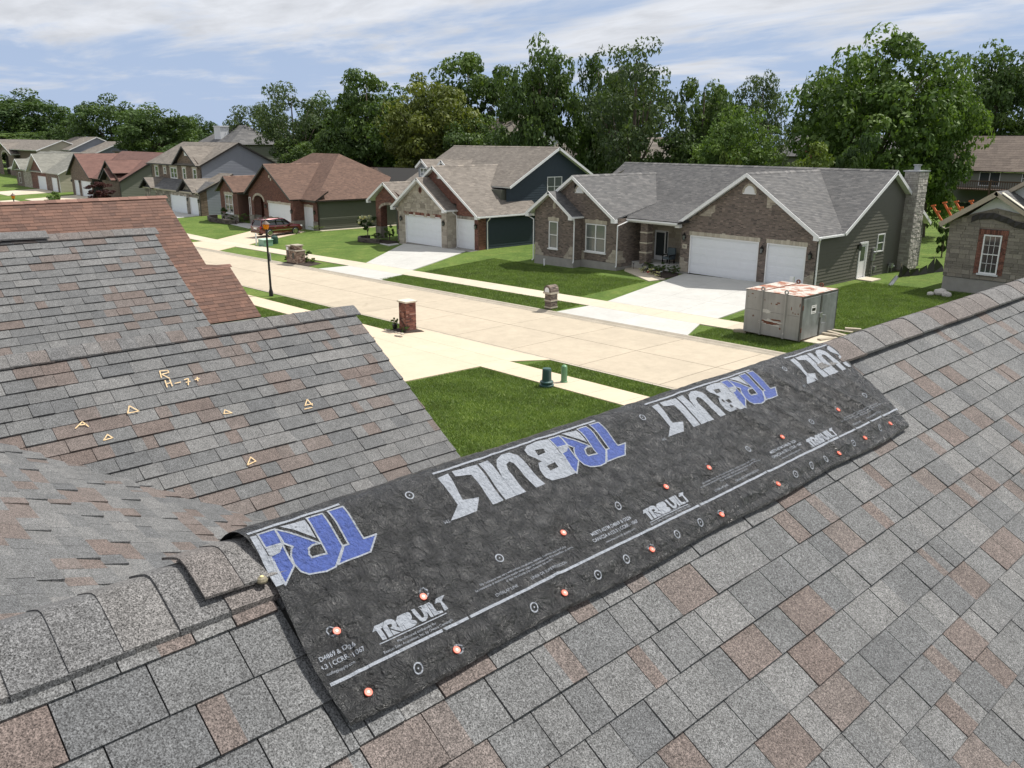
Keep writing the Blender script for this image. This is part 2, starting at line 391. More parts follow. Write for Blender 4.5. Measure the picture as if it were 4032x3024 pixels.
def back_sheet(P, poly, holes, parent, backm, name='mortar_bed', step=None):
    mb = MB(); vs = sorted(set([p[1] for p in poly] + [h for q in holes for h in (q[2], q[3])])); 
    vs = [v for v in vs if min(p[1] for p in poly) <= v <= max(p[1] for p in poly)]
    for va, vb in zip(vs[:-1], vs[1:]):
        if vb - va < .004: continue
        e = (vb - va) * .001
        A, B = cross_at(poly, va + e), cross_at(poly, vb - e)
        if len(A) != len(B): A = B = cross_at(poly, (va + vb) / 2)
        sp = [(A[i], A[i + 1], B[i], B[i + 1]) for i in range(0, len(A) - 1, 2)]
        for (h0, h1, k0, k1) in holes:
            if k0 <= va + 1e-4 and k1 >= vb - 1e-4:
                out = []
                for (a0, a1, b0, b1) in sp:
                    if h1 <= min(a0, b0) or h0 >= max(a1, b1): out.append((a0, a1, b0, b1)); continue
                    if h0 > min(a0, b0): out.append((a0, h0, b0, h0))
                    if h1 < max(a1, b1): out.append((h1, a1, h1, b1))
                sp = out
        for (a0, a1, b0, b1) in sp: mb.poly([P.at(a0, va), P.at(a1, va), P.at(b1, vb), P.at(b0, vb)])
    mb.build(name, backm, parent)
def siding(P, poly, parent, matr, expo=.2, holes=(), lip=.028, name='siding_board'):
    vs = [p[1] for p in poly]; v = min(vs); vmax = max(vs)
    while v < vmax - .02:
        va, vb = v, min(v + expo, vmax); mb = MB()
        for (a0, a1, b0, b1) in row_spans(poly, va, vb, holes):
            p0, p1 = P.at(a0, va, lip), P.at(a1, va, lip); q1, q0 = P.at(b1, vb, .004), P.at(b0, vb, .004)
            mb.poly([p0, p1, q1, q0]); mb.poly([P.at(a0, va, 0), P.at(a1, va, 0), p1, p0])
            mb.poly([P.at(a0, va, 0), p0, q0, P.at(b0, vb, 0)]); mb.poly([p1, P.at(a1, va, 0), P.at(b1, vb, 0), q1])
        mb.build(name, matr, parent); v += expo
    back_sheet(P, poly, holes, parent, matr, name='sheathing')

FRONT = lambda Y: Plane((0, Y, 0), (1, 0, 0), (0, 0, 1))      # faces the street (-Y); u = x, v = z
RIGHT = lambda X: Plane((X, 0, 0), (0, 1, 0), (0, 0, 1))      # faces +X; u = y, v = z
LEFT = lambda X: Plane((X, 0, 0), (0, -1, 0), (0, 0, 1))      # faces -X; u = -y, v = z
def roof(h, pts, matr, expo=.143, tabw=(.18, .36), th=.012, seed=1, indiv=0, order=None, fascia=None, name='roof_slope', thick=.13, browns=0., fh=.2, under=None):
    """one roof plane from 3D points given as ridge end, ridge end, then the lower edge; shingled on top, boarded under"""
    Pp = [Vector(p) for p in pts]
    n = Vector((0, 0, 0))
    for i in range(1, len(Pp) - 1): n += (Pp[i] - Pp[0]).cross(Pp[i + 1] - Pp[0])
    n.normalize()
    if n.z < 0: n = -n
    U = Vector((0, 0, 1)).cross(n).normalized(); V = U.cross(n).normalized()
    if V.z > 0: V = -V
    U = V.cross(n).normalized()
    if U.cross(V).dot(n) < 0: U = -U
    P = Plane(Pp[0], U, V); poly = [P.uv(p) for p in Pp]
    mb = MB(); k = len(Pp); top = [tuple(p - n * .012) for p in Pp]; bot = [tuple(p - n * thick) for p in Pp]
    mb.poly(top, m=0); mb.poly(list(reversed(bot)), m=1)
    for i in range(k): j = (i + 1) % k; mb.poly([bot[i], bot[j], top[j], top[i]], m=1)
    pl = mb.build(name, [M['deck'], under or (fascia[1] if fascia else M['darktrim'])], h)
    shingle_plane(P, poly, expo, tabw, th, pl, matr, seed=seed, indiv=indiv, order=order, browns=browns)
    if fascia:
        for (i, j) in fascia[0]:
            A, B = Pp[i], Pp[j]; out = (B - A).cross(n).normalized()
            cen = sum(Pp, Vector()) / k
            if out.dot((A + B) / 2 - cen) < 0: out = -out
            b = MB(); b.beam(A + out * .018 - n * .0, B + out * .018, .034, fh, up=n, drop=-fh / 2 + .01); b.build('fascia_board', fascia[1], h)
    return pl
def ridge_caps(h, A, B, matr, w=.17, step=.25, nrm=(0, 0, 1), sl=.6, name='ridge_cap', single=True, lift=.02, seed=3, th=.012):
    A = Vector(A); B = Vector(B); d = (B - A); L = d.length; d.normalize(); sd = d.cross(Vector((0, 0, 1))).normalized(); up = Vector((0, 0, 1)); r = random.Random(seed)
    def seg(mb, s, e, t):
        prof = [(-w, -w * sl), (-w * .5, -w * sl * .5 + .004), (0, .006), (w * .5, -w * sl * .5 + .004), (w, -w * sl)]
        a = [A + d * s + sd * x + up * (z + lift) for x, z in prof]; b = [A + d * e + sd * x + up * (z + lift + th) for x, z in prof]
        for i in range(4): mb.poly([a[i], b[i], b[i + 1], a[i + 1]], t)
        for i in range(4): mb.poly([b[i], b[i] - up * (th + .012), b[i + 1] - up * (th + .012), b[i + 1]], t)
        for q, s_ in ((0, 1), (4, -1)): mb.poly([a[q], a[q] - up * .02, b[q] - up * (.02 + th), b[q]], t)
    n = max(1, int(L / step)); mb = MB()
    for i in range(n): seg(mb, i * L / n, (i + 1) * L / n, r.uniform(0, 1))
    mb.build(name, matr, h)
def gutter(h, A, B, matr, r=.06, name='gutter'):
    A = Vector(A); B = Vector(B); mb = MB(); mb.beam(A, B, .11, .1, drop=-.04); mb.build(name, matr, h)
def downspout(h, top, foot, wallout, matr, w=.085):
    """from the gutter back to the wall, straight down, kick at the foot"""
    t = Vector(top); f = Vector(foot); o = Vector(wallout)
    mb = MB(); mb.tube([t, t - Vector((0, 0, .12)), Vector((f.x, f.y, t.z - .38)), Vector((f.x, f.y, f.z + .12)), f + o * .14 + Vector((0, 0, .03))], w * .55, n=6)
    mb.build('downspout', matr, h)
def window(h, P, u0, u1, v0, v1, units=1, fr=None, gl=None, grid=None, sash=True, depth=.05, name='window', sill=None, fw=.07):
    fr = fr or M['white']; gl = gl or M['glass']; mb = MB()
    def bx(m, a, b, c, d, h0, h1, tt=.5): m.hexa([P.at(a, c, h0), P.at(b, c, h0), P.at(b, d, h0), P.at(a, d, h0)], [P.at(a, c, h1), P.at(b, c, h1), P.at(b, d, h1), P.at(a, d, h1)], tt)
    bx(mb, u0, u1, v0, v0 + fw, -.03, depth); bx(mb, u0, u1, v1 - fw, v1, -.03, depth)
    bx(mb, u0, u0 + fw, v0 + fw, v1 - fw, -.03, depth); bx(mb, u1 - fw, u1, v0 + fw, v1 - fw, -.03, depth)
    w = (u1 - u0) / units
    for i in range(1, units): bx(mb, u0 + w * i - fw * .6, u0 + w * i + fw * .6, v0 + fw, v1 - fw, -.03, depth * .8)
    wn = mb.build(name, fr, h)
    for i in range(units):
        a, b = u0 + w * i + (fw if i == 0 else fw * .6), u0 + w * (i + 1) - (fw if i == units - 1 else fw * .6); c, d = v0 + fw, v1 - fw; mid = (c + d) / 2
        for (c0, d0, hh) in (((c, mid, .0), (mid, d, .018)) if sash else ((c, d, 0),)):
            g = MB(); bx(g, a, b, c0, d0, hh - .03, hh - .012); g.build('pane', gl, wn)
        if sash or grid:
            g = MB()
            if sash: bx(g, a, b, mid - .025, mid + .025, -.01, .03)
            if grid:
                nx, nz = grid
                for q in range(1, nx): x = a + (b - a) * q / nx; bx(g, x - .009, x + .009, c, d, -.012, .022)
                for q in range(1, nz): z = c + (d - c) * q / nz; bx(g, a, b, z - .009, z + .009, -.012, .022)
            g.build('glazing_bar', fr, wn)
    if sill:
        g = MB(); bx(g, u0 - .08, u1 + .08, v0 - .09, v0 - .002, 0, .1); g.build('sill', sill, wn)
    return wn
def garage_door(h, P, u0, u1, v0, v1, cols=8, rows=4, matr=None):
    mb = MB(); rh = (v1 - v0) / rows; fr = .07
    def bx(m, a, b, c, d, h0, h1): m.hexa([P.at(a, c, h0), P.at(b, c, h0), P.at(b, d, h0), P.at(a, d, h0)], [P.at(a, c, h1), P.at(b, c, h1), P.at(b, d, h1), P.at(a, d, h1)])
    bx(mb, u0, u0 + fr, v0, v1, -.12, .03); bx(mb, u1 - fr, u1, v0, v1, -.12, .03); bx(mb, u0 + fr, u1 - fr, v1 - fr, v1, -.12, .03)
    dr = mb.build('garage_door', M['white'], h)
    a0, a1 = u0 + fr, u1 - fr; rh = (v1 - fr - v0) / rows; cw = (a1 - a0) / cols
    for i in range(rows):
        g = MB(); c0, c1 = v0 + rh * i + .002, v0 + rh * (i + 1) - .002
        bx(g, a0, a1, c0, c1, -.1, -.07)
        for k in range(cols):
            x0, x1 = a0 + cw * k + .07, a0 + cw * (k + 1) - .07; y0, y1 = c0 + .1, c1 - .1
            q = [P.at(x0, y0, -.07), P.at(x1, y0, -.07), P.at(x1, y1, -.07), P.at(x0, y1, -.07)]
            s = [P.at(x0 + .03, y0 + .03, -.062), P.at(x1 - .03, y0 + .03, -.062), P.at(x1 - .03, y1 - .03, -.062), P.at(x0 + .03, y1 - .03, -.062)]
            g.hexa(q, s, skip=(0,))
        g.build('door_panel', matr or M['door'], dr)
    return dr
def wall_lamp(h, P, u, v, matr=None):
    mb = MB(); c = P.at(u, v, .16)
    mb.hexa([P.at(u - .06, v - .1, 0), P.at(u + .06, v - .1, 0), P.at(u + .06, v + .16, 0), P.at(u - .06, v + .16, 0)], [P.at(u - .06, v - .1, .03), P.at(u + .06, v - .1, .03), P.at(u + .06, v + .16, .03), P.at(u - .06, v + .16, .03)])
    mb.tube([P.at(u, v + .1, .02), P.at(u, v + .3, .1), P.at(u, v + .24, .17)], .014, 6)
    mb.cyl(c + Vector((0, 0, .1)), c + Vector((0, 0, .24)), .13, .02, 8); mb.cyl(c + Vector((0, 0, -.2)), c + Vector((0, 0, -.17)), .07, .08, 8)
    for i in range(4):
        a = math.pi / 4 + i * math.pi / 2; d = Vector((math.cos(a), math.sin(a), 0))
        mb.cyl(c + d * .075 + Vector((0, 0, -.18)), c + d * .11 + Vector((0, 0, .1)), .01, n=5)
    l = mb.build('wall_lamp', M['iron'], h)
    g = MB(); g.cyl(c + Vector((0, 0, -.17)), c + Vector((0, 0, .1)), .06, .09, 8); g.build('lamp_glass', M['blind'], l)
def soldier(h, P, u0, u1, v0, v1, n, matr, key=True, depth=.035, name='lintel_stone', seed=2):
    r = random.Random(seed); w = (u1 - u0) / n
    for i in range(n):
        a, b = u0 + w * i + .006, u0 + w * (i + 1) - .006; t = v1; f = 0
        if key and i == n // 2: t = v1 + .06; f = .025
        mb = MB(); d = depth + (0.015 if f else r.uniform(0, .008))
        t += r.uniform(-.006, .006)
        mb.hexa([P.at(a, v0, 0), P.at(b, v0, 0), P.at(b + f, t, 0), P.at(a - f, t, 0)], [P.at(a, v0, d), P.at(b, v0, d), P.at(b + f, t, d), P.at(a - f, t, d)], r.random(), skip=(0,)); mb.build(name, matr, h)
def arch_ring(h, P, uc, v, r0, r1, n, matr, name='arch_stone', rise=1., depth=.03, fill=None, a0=0., a1=math.pi, seed=5):
    r = random.Random(seed)
    for i in range(n):
        A = a0 + (a1 - a0) * i / n + .02; B = a0 + (a1 - a0) * (i + 1) / n - .02; mb = MB(); d = depth + r.uniform(0, .01)
        q = [(uc + r0 * math.cos(A), v + r0 * rise * math.sin(A)), (uc + r1 * math.cos(A), v + (r1 - r0 + r0 * rise) * math.sin(A)), (uc + r1 * math.cos(B), v + (r1 - r0 + r0 * rise) * math.sin(B)), (uc + r0 * math.cos(B), v + r0 * rise * math.sin(B))]
        mb.hexa([P.at(a, b, 0) for a, b in q], [P.at(a, b, d) for a, b in q], r.random(), skip=(0,)); mb.build(name, matr, h)
    if fill:
        mb = MB(); N = 12; pts = [(uc + r0 * math.cos(math.pi * i / N), v + r0 * rise * math.sin(math.pi * i / N)) for i in range(N + 1)]
        mb.poly([P.at(a, b, .02) for a, b in pts])
        for k in range(int(r0 * rise / .07)):
            z = v + .03 + k * .07
            if z - v < r0 * rise - .05:
                hw = r0 * math.sqrt(max(0, 1 - ((z - v + .03) / (r0 * rise)) ** 2)) - .02
                mb.hexa([P.at(uc - hw, z, .02), P.at(uc + hw, z, .02), P.at(uc + hw, z + .05, .02), P.at(uc - hw, z + .05, .02)], [P.at(uc - hw, z, .045), P.at(uc + hw, z, .045), P.at(uc + hw, z + .05, .022), P.at(uc - hw, z + .05, .022)])
        b = MB()
        mb.build('gable_vent', fill, h)
# ---------------------------------------------------------------- ground, street, walks
def sm(a, b, x): t = max(0, min(1, (x - a) / (b - a))); return t * t * (3 - 2 * t)
def street_z(x): return -8.9 + .022 * (max(-85, min(15, x)) + 25)
def gz(x, y):
    z = street_z(x)
    if y > 32: z += .04 * (min(y, 45.5) - 32) + .27 * math.exp(-((x + 58) / 9) ** 2) * sm(35, 44, y)
    if y < 24: z += .02 * (24 - max(y, 8))
    return z
def curb_z(x): return street_z(x) - .11
def grass_material():
    m = mat('lawn_grass', (.05, .1, .02), .95, spec=.2); t = m.node_tree
    b = [n for n in t.nodes if n.type == 'BSDF_PRINCIPLED'][0]; co = [n for n in t.nodes if n.type == 'TEX_COORD'][0].outputs['Object']
    def noi(sc, det=4, r=.6, vec=None): n = nd(t, 'ShaderNodeTexNoise', Scale=sc, Detail=det, Roughness=r); ln(t, vec or co, n.inputs[0]); return n.outputs[0]
    def mr(v, a, b_, c, d): x = nd(t, 'ShaderNodeMapRange'); ln(t, v, x.inputs[0]); [setattr(x.inputs[1 + i], 'default_value', q) for i, q in enumerate((a, b_, c, d))]; return x.outputs[0]
    def mx_(f, a, b_, mode='MIX'):
        x = nd(t, 'ShaderNodeMix', data_type='RGBA', blend_type=mode)
        for s_, v in ((x.inputs[0], f), (x.inputs[6], a), (x.inputs[7], b_)):
            if isinstance(v, (int, float)): s_.default_value = v
            elif isinstance(v, tuple): s_.default_value = (*v, 1)
            else: ln(t, v, s_)
        return x.outputs[2]
    cur = mx_(mr(noi(.22, 5), .42, .6, 0, 1), (.082, .135, .026), (.115, .172, .036))
    cur = mx_(mr(noi(.9, 6, .65), .5, .72, 0, .8), cur, (.165, .205, .05))
    mp_ = nd(t, 'ShaderNodeMapping'); mp_.inputs['Location'].default_value = (18, -46, 0); mp_.inputs['Scale'].default_value = (.13, .16, 1); ln(t, co, mp_.inputs[0])
    sp_ = nd(t, 'ShaderNodeVectorMath', operation='LENGTH'); ln(t, mp_.outputs[0], sp_.inputs[0])
    worn = nd(t, 'ShaderNodeMath', operation='MULTIPLY'); ln(t, mr(sp_.outputs['Value'], .5, 1.1, 1, 0), worn.inputs[0]); ln(t, mr(noi(1.6, 6), .42, .6, 0, 1), worn.inputs[1])
    cur = mx_(worn.outputs[0], cur, (.24, .21, .10))
    cur = mx_(1.0, cur, mr(noi(5, 5, .7), .3, .7, .72, 1.28), 'MULTIPLY'); cur = mx_(1.0, cur, mr(noi(38, 3, .8), .3, .7, .65, 1.35), 'MULTIPLY')
    ln(t, cur, b.inputs['Base Color'])
    bp = nd(t, 'ShaderNodeBump', Strength=.9, Distance=.05); ln(t, noi(24, 5, .75), bp.inputs['Height']); ln(t, bp.outputs[0], b.inputs['Normal'])
    return m
M['lawn'] = grass_material()
def frange(a, b, s): n = int(round((b - a) / s)); return [a + (b - a) * i / n for i in range(n + 1)]
xs = frange(-700, -240, 46) + frange(-238, -130, 6) + frange(-128, 22, 2) + frange(30, 400, 37)
ysn = frange(-120, -6, 12) + frange(-4, 24, 2)
ysf = [32.0] + frange(33, 48, 1.25) + frange(52, 120, 8.5) + frange(150, 900, 75)
def sheet(name, xs, ys, f, m, kind='structure'):
    mb = MB(); n = len(ys)
    for x in xs:
        for y in ys: mb.v.append((x, y, f(x, y))); mb.t.append(.5)
    for i in range(len(xs) - 1):
        for j in range(n - 1): k = i * n + j; mb.f.append((k, k + n, k + n + 1, k + 1)); mb.m.append(0)
    return mb.build(name, m, None, kind=kind)
sheet('lawn', xs, ysn, lambda x, y: gz(x, y) - .03 - (.12 if y == 24 and 0 else 0), M['lawn'])
sheet('lawn', xs, ysf, lambda x, y: gz(x, y) - .04, M['lawn'])
# street: a dark joint bed and real slabs
sheet('street_bed', [x for x in xs if -330 < x < 60], [23.9, 32.1], lambda x, y: curb_z(x) - .012, M['joint'])
street = bpy.data.objects.new('street', None); C.objects.link(street); street['kind'] = 'structure'; street.location = (0, 0, ZO); LOC['street'] = Vector((0, 0, 0))
def slab(pts, parent, matr, name='concrete_slab', zf=None, off=0., thick=.1, g=.008, bevel=.006):
    """pts ccw (x, y); shrunk by the joint half-width, chamfered edge"""
    n = len(pts); cx = sum(p[0] for p in pts) / n; cy = sum(p[1] for p in pts) / n
    def shrink(d):
        out = []
        for i in range(n):
            a, b, c = Vector(pts[i - 1]), Vector(pts[i]), Vector(pts[(i + 1) % n])
            e1 = (b - a).normalized(); e2 = (c - b).normalized(); n1 = Vector((-e1.y, e1.x)); n2 = Vector((-e2.y, e2.x)); k = n1 + n2
            out.append(b + k * (d / max(.3, 1 + n1.dot(n2))))
        return out
    A, B = shrink(g), shrink(g + bevel); mb = MB(); zf = zf or gz
    top = [(p.x, p.y, zf(p.x, p.y) + off) for p in B]; mid = [(p.x, p.y, zf(p.x, p.y) + off - bevel * .7) for p in A]; bot = [(p.x, p.y, zf(p.x, p.y) + off - thick) for p in A]
    mb.poly(top)
    for i in range(n): j = (i + 1) % n; mb.poly([mid[i], mid[j], top[j], top[i]]); mb.poly([bot[i], bot[j], mid[j], mid[i]])
    return mb.build(name, matr, parent)
for i in range(-34, 10):
    x0 = -22.8 + i * 4.15; x1 = x0 + 4.15
    for (y0, y1) in ((24.45, 28.1), (28.1, 31.55)): slab([(x0, y0), (x1, y0), (x1, y1), (x0, y1)], street, M['concs'], zf=lambda x, y: curb_z(x) + .02 * (1 - abs(y - 28) / 4), g=.017)
# rolled kerbs with gutters
def kerb(y_in, y_out, sgn):
    mb = MB(); X = frange(-330, 60, 3)
    prof = [(0, .0), (.18, -.015), (.3, .03), (.38, .085), (.46, .105)]
    for a, b in zip(X[:-1], X[1:]):
        for (p0, h0), (p1, h1) in zip(prof[:-1], prof[1:]):
            q = [(a, y_in + sgn * p0, curb_z(a) + h0), (b, y_in + sgn * p0, curb_z(b) + h0), (b, y_in + sgn * p1, curb_z(b) + h1), (a, y_in + sgn * p1, curb_z(a) + h1)]
            mb.poly(q if sgn > 0 else q[::-1])
    k = mb.build('kerb', M['kerb'], street)
kerb(31.56, 32, 1); kerb(24.44, 24, -1)
def path_group(name):
    e = bpy.data.objects.new(name, None); C.objects.link(e); e['kind'] = 'structure'; e.location = (0, 0, ZO); LOC[e.name] = Vector((0, 0, 0)); return e
walk = path_group('pavement')
def bed(pts, zf=gz, off=-.012):
    mb = MB(); mb.poly([(x, y, zf(x, y) + off) for x, y in pts]); return mb
WF = [(-67.5, -56.5), (-50.5, -32), (-31.5, -31)]
drivesF = [(-92, -79.0), (-56.4, -49.2), (-31.6, -23.2), (-119, -107.5)]
x = -150.0
i = 0
while x < 16:
    x1 = x + 1.52; xm = (x + x1) / 2
    slab([(x, 34.2), (x1, 34.2), (x1, 35.7), (x, 35.7)], walk, M['concw'], name='paving_slab', off=.012, g=.007)
    if not (-32.9 < xm < -24.9) or True:
        if xm > -95: slab([(x, 21.0), (x1, 21.0), (x1, 22.5), (x, 22.5)], walk, M['concd'], name='paving_slab', off=.012, g=.007)
    x = x1
# drives: each a thing of the setting with its own slabs
def apron_z(x, y, side=1):
    yc, yw = (32.0, 34.2) if side > 0 else (24.0, 22.5)
    t = max(0, min(1, (y - yc) / (yw - yc))); return (curb_z(x) + .108) * (1 - t) + (gz(x, y) + .012) * t
def drive(name, quads, matr, side=1, apron=None, topz=None):
    e = path_group(name)
    if apron:
        (xa, xb, xc, xd_) = apron; yc, yw = (31.98, 34.2) if side > 0 else (24.02, 22.5)
        for k in range(2):
            m0, m1 = (xa + (xb - xa) * k / 2, xa + (xb - xa) * (k + 1) / 2), (xc + (xd_ - xc) * k / 2, xc + (xd_ - xc) * (k + 1) / 2)
            q = [(m0[0], yc), (m0[1], yc), (m1[1], yw), (m1[0], yw)]
            if side < 0: q = q[::-1]
            slab(q, e, matr, zf=lambda x, y: apron_z(x, y, side), off=.0, thick=.14, g=.006)
    for q in quads:
        slab(q, e, matr, zf=topz or gz, off=.014, thick=.12, g=.007)
    return e
def grid_quads(L0, L1, R0, R1, nu, nv, ya, yb):
    """left edge from L0 to L1, right edge R0 to R1 between ya and yb"""
    out = []
    for j in range(nv):
        t0, t1 = j / nv, (j + 1) / nv; y0, y1 = ya + (yb - ya) * t0, ya + (yb - ya) * t1
        for i in range(nu):
            s0, s1 = i / nu, (i + 1) / nu
            f = lambda s, t: (L0 + (L1 - L0) * t) * (1 - s) + (R0 + (R1 - R0) * t) * s
            out.append([(f(s0, t0), y0), (f(s1, t0), y0), (f(s1, t1), y1), (f(s0, t1), y1)])
    return out
drive('driveway', grid_quads(-31.2, -33.2, -23.8, -24.5, 3, 3, 35.7, 45.55), M['conc'], apron=(-31.6, -22.9, -31.2, -23.8))
drive('driveway', grid_quads(-56.3, -62.0, -50.2, -53.3, 2, 2, 35.7, 43.35) , M['conc'], apron=(-57.2, -48.6, -56.3, -49.2))
drive('driveway', grid_quads(-84, -89.9, -76.9, -81.6, 2, 2, 35.7, 44.4), M['concd'], apron=(-84.6, -75.2, -84, -76.6))
drive('driveway', grid_quads(-117, -117.6, -108, -108.2, 2, 2, 35.7, 43.9), M['conc'], apron=(-117.6, -107.5, -117, -108))
drive('driveway', grid_quads(-160, -160.5, -151, -151, 2, 2, 35.7, 43.9), M['concw'], apron=(-160.6, -150.5, -160, -151))
drive('driveway', grid_quads(-184, -184.2, -171.2, -171, 2, 2, 35.7, 43.9), M['concw'], apron=(-184.6, -170.5, -184, -171.2))
own = [[(-32.6 + a * 3.8, y0), (-32.6 + (a + 1) * 3.8, y0), (-32.6 + (a + 1) * 3.8, y1), (-32.6 + a * 3.8, y1)] for a in (0, 1) for (y0, y1) in ((17.2, 21.0), (13.2, 17.2), (8.4, 13.2))]
drive('driveway', own, M['concd'], side=-1, apron=(-33.4, -24.0, -32.6, -24.9))
# front walks
wk = path_group('footpath')
for q in ([(-34.2, 42.35), (-33.0, 42.6), (-33.15, 43.9), (-36.6, 46.3)], [(-34.2, 42.35), (-36.6, 46.3), (-37.4, 46.3), (-38.1, 44.9)], [(-38.1, 44.9), (-37.4, 46.3), (-39.8, 46.4), (-40.2, 45.2)]): pass
slab([(-37.3, 44.3), (-33.3, 42.0), (-32.9, 43.2), (-36.9, 45.3)], wk, M['concw'], name='path_slab', off=.016)
slab([(-37.75, 44.9), (-37.3, 44.3), (-36.9, 45.3), (-37.0, 45.9), (-37.7, 45.9)], wk, M['concw'], name='path_slab', off=.016)
slab([(-64.2, 42.4), (-62.2, 41.9), (-62.2, 43.0), (-65.2, 44.2), (-66.8, 44.3), (-66.8, 43.2)], wk, M['conc'], name='path_slab', off=.016)
slab([(-97.2, 42.6), (-90.0, 42.0), (-90.0, 43.2), (-92.6, 44.4), (-97.2, 43.8)], wk, M['conc'], name='path_slab', off=.016)
slab([(-24.0, 50.7), (-22.9, 50.5), (-22.9, 51.8), (-24.0, 52.1)], wk, M['concw'], name='path_slab', off=.03)
slab([(-81.0, 45.7), (-80.4, 45.7), (-80.4, 57), (-81.0, 57)], wk, M['concw'], name='path_slab', off=.02)
# ---------------------------------------------------------------- the roof the picture is taken from
TS = .63; SQ = math.sqrt(1 + TS * TS); DR = .0150
own_house = thing('shingled_house', (-8, 0, -8.5), 'near house with weathered grey shingle roofs and gables in the foreground', 'house')
RX, RZ = -2.372, -1.245
rdir = Vector((-DR, 1, 0)).normalized()
def N_frame():
    V = Vector((1, DR, -TS)).normalized(); U = -rdir
    return Plane((RX + DR * 1.0, 0, RZ), U, V)
NP = N_frame()
def deck(name, pts, parent, thick=.15):
    Pp = [Vector(p) for p in pts]; n = (Pp[1] - Pp[0]).cross(Pp[2] - Pp[0]).normalized(); n = -n if n.z < 0 else n
    mb = MB(); top = [p - n * .003 for p in Pp]; bot = [p - n * thick for p in Pp]; mb.poly(top, m=0); mb.poly(bot[::-1], m=1)
    k = len(Pp)
    for i in range(k): j = (i + 1) % k; mb.poly([bot[i], bot[j], top[j], top[i]], m=1)
    return mb.build(name, [M['deck'], M['darktrim']], parent)
def np_(y, v, h=0): return NP.at(-y, v, h)
near = deck('roof_slope', [np_(-5, .13), np_(1.0, .13), np_(1.0, 0), np_(10, 0), np_(10, 3.4), np_(-5, 3.4)], own_house)
cam0 = Vector((0, 0, 0))
def nearfirst(p):
    y, v = -NP.uv(p)[0], NP.uv(p)[1]
    d = (p - cam0); f = d.dot(CF)
    if f < .2: return 99
    px_, py_ = 2016 + 3300 * d.dot(CX) / f, 1512 - 3300 * d.dot(CU) / f
    if not (-100 < px_ < 4130 and 900 < py_ < 3150): return 50 + f
    if 1.05 < y < 4.7 and v < .6: return 40
    return f
SK = dict(browns=.13, gap=.0022, order=nearfirst, patchy=True, lam=.004)
shingle_plane(NP, [(-10, .0), (-1.0, .0), (-1.0, 3.4), (-10, 3.4)], .1585, (.11, .25), .0095, near, M['own'], seed=21, indiv=180, v_off=.112, **SK)
shingle_plane(NP, [(-1.0, .112), (5, .112), (5, 3.4), (-1.0, 3.4)], .1585, (.11, .25), .0095, near, M['own'], seed=22, indiv=120, **SK)
# left side of the same ridge
ridge0 = np_(-5, 0); ridge1 = np_(10, 0)
def RA0(y, d): return Vector((RX + DR - DR * y - d, y, RZ - TS * d))
def plane_from(pts):
    Pp = [Vector(p) for p in pts]; n = (Pp[1] - Pp[0]).cross(Pp[2] - Pp[0]).normalized(); n = -n if n.z < 0 else n
    V = (n * n.z - Vector((0, 0, 1))).normalized(); U = V.cross(n).normalized(); return Plane(Pp[0], U, V)
def own_slope(pts, seed, indiv=0, **k):
    d = deck('roof_slope', pts, own_house); P = plane_from(pts); poly = [P.uv(p) for p in pts]
    shingle_plane(P, poly, k.get('expo', .15), (.14, .33), .010, d, M['own'], seed=seed, browns=.15, gap=.002, lam=k.get('lam', .008), patchy=True, indiv=indiv); return P
own_slope([ridge1, RA0(1.0, 0), RA0(1.0, 3.95), RA0(10, 3.95)], 31)
own_slope([RA0(1.0, .13), RA0(-5, .13), RA0(-5, 3.95), RA0(1.0, 3.95)], 30)
# main slope towards the street
LP = own_slope([(-24, -4, .094), (1.5, -4, .094), (1.5, 3.45, -3.41), (-24, 3.45, -3.41)], 32, lam=.013)
# second gable and third gable
def gable_own(xr, zr, yb, yf, wr, wl, seed):
    a = own_slope([(xr, yf, zr), (xr, yb, zr), (xr + wr, yb, zr - TS * wr), (xr + wr, yf, zr - TS * wr)], seed)
    own_slope([(xr, yb, zr), (xr, yf, zr), (xr - wl, yf, zr - TS * wl), (xr - wl, yb, zr - TS * wl)], seed + 1)
    b = MB(); b.poly([(xr, yf - .3, zr - .1), (xr + wr, yf - .3, zr - TS * wr - .1), (xr + wr, yf - .3, -8.6), (xr - wl, yf - .3, -8.6), (xr - wl, yf - .3, zr - TS * wl - .1)][::-1]); b.build('gable_wall', M['stoneg'], own_house)
    return a
G2P = gable_own(-8.16, -1.84, -2.0, 4.93, 2.42, 2.1, 33)
gable_own(-13.13, -1.33, -2.5, 4.57, 2.95, 4.0, 35)
b = MB(); b.box(-17.2, 1.0, -6, 3.2, -8.7, -3.5); b.box(-5.4, .9, 3.2, 9.6, -8.7, -3.5); b.build('house_wall', M['stoneg'], own_house)
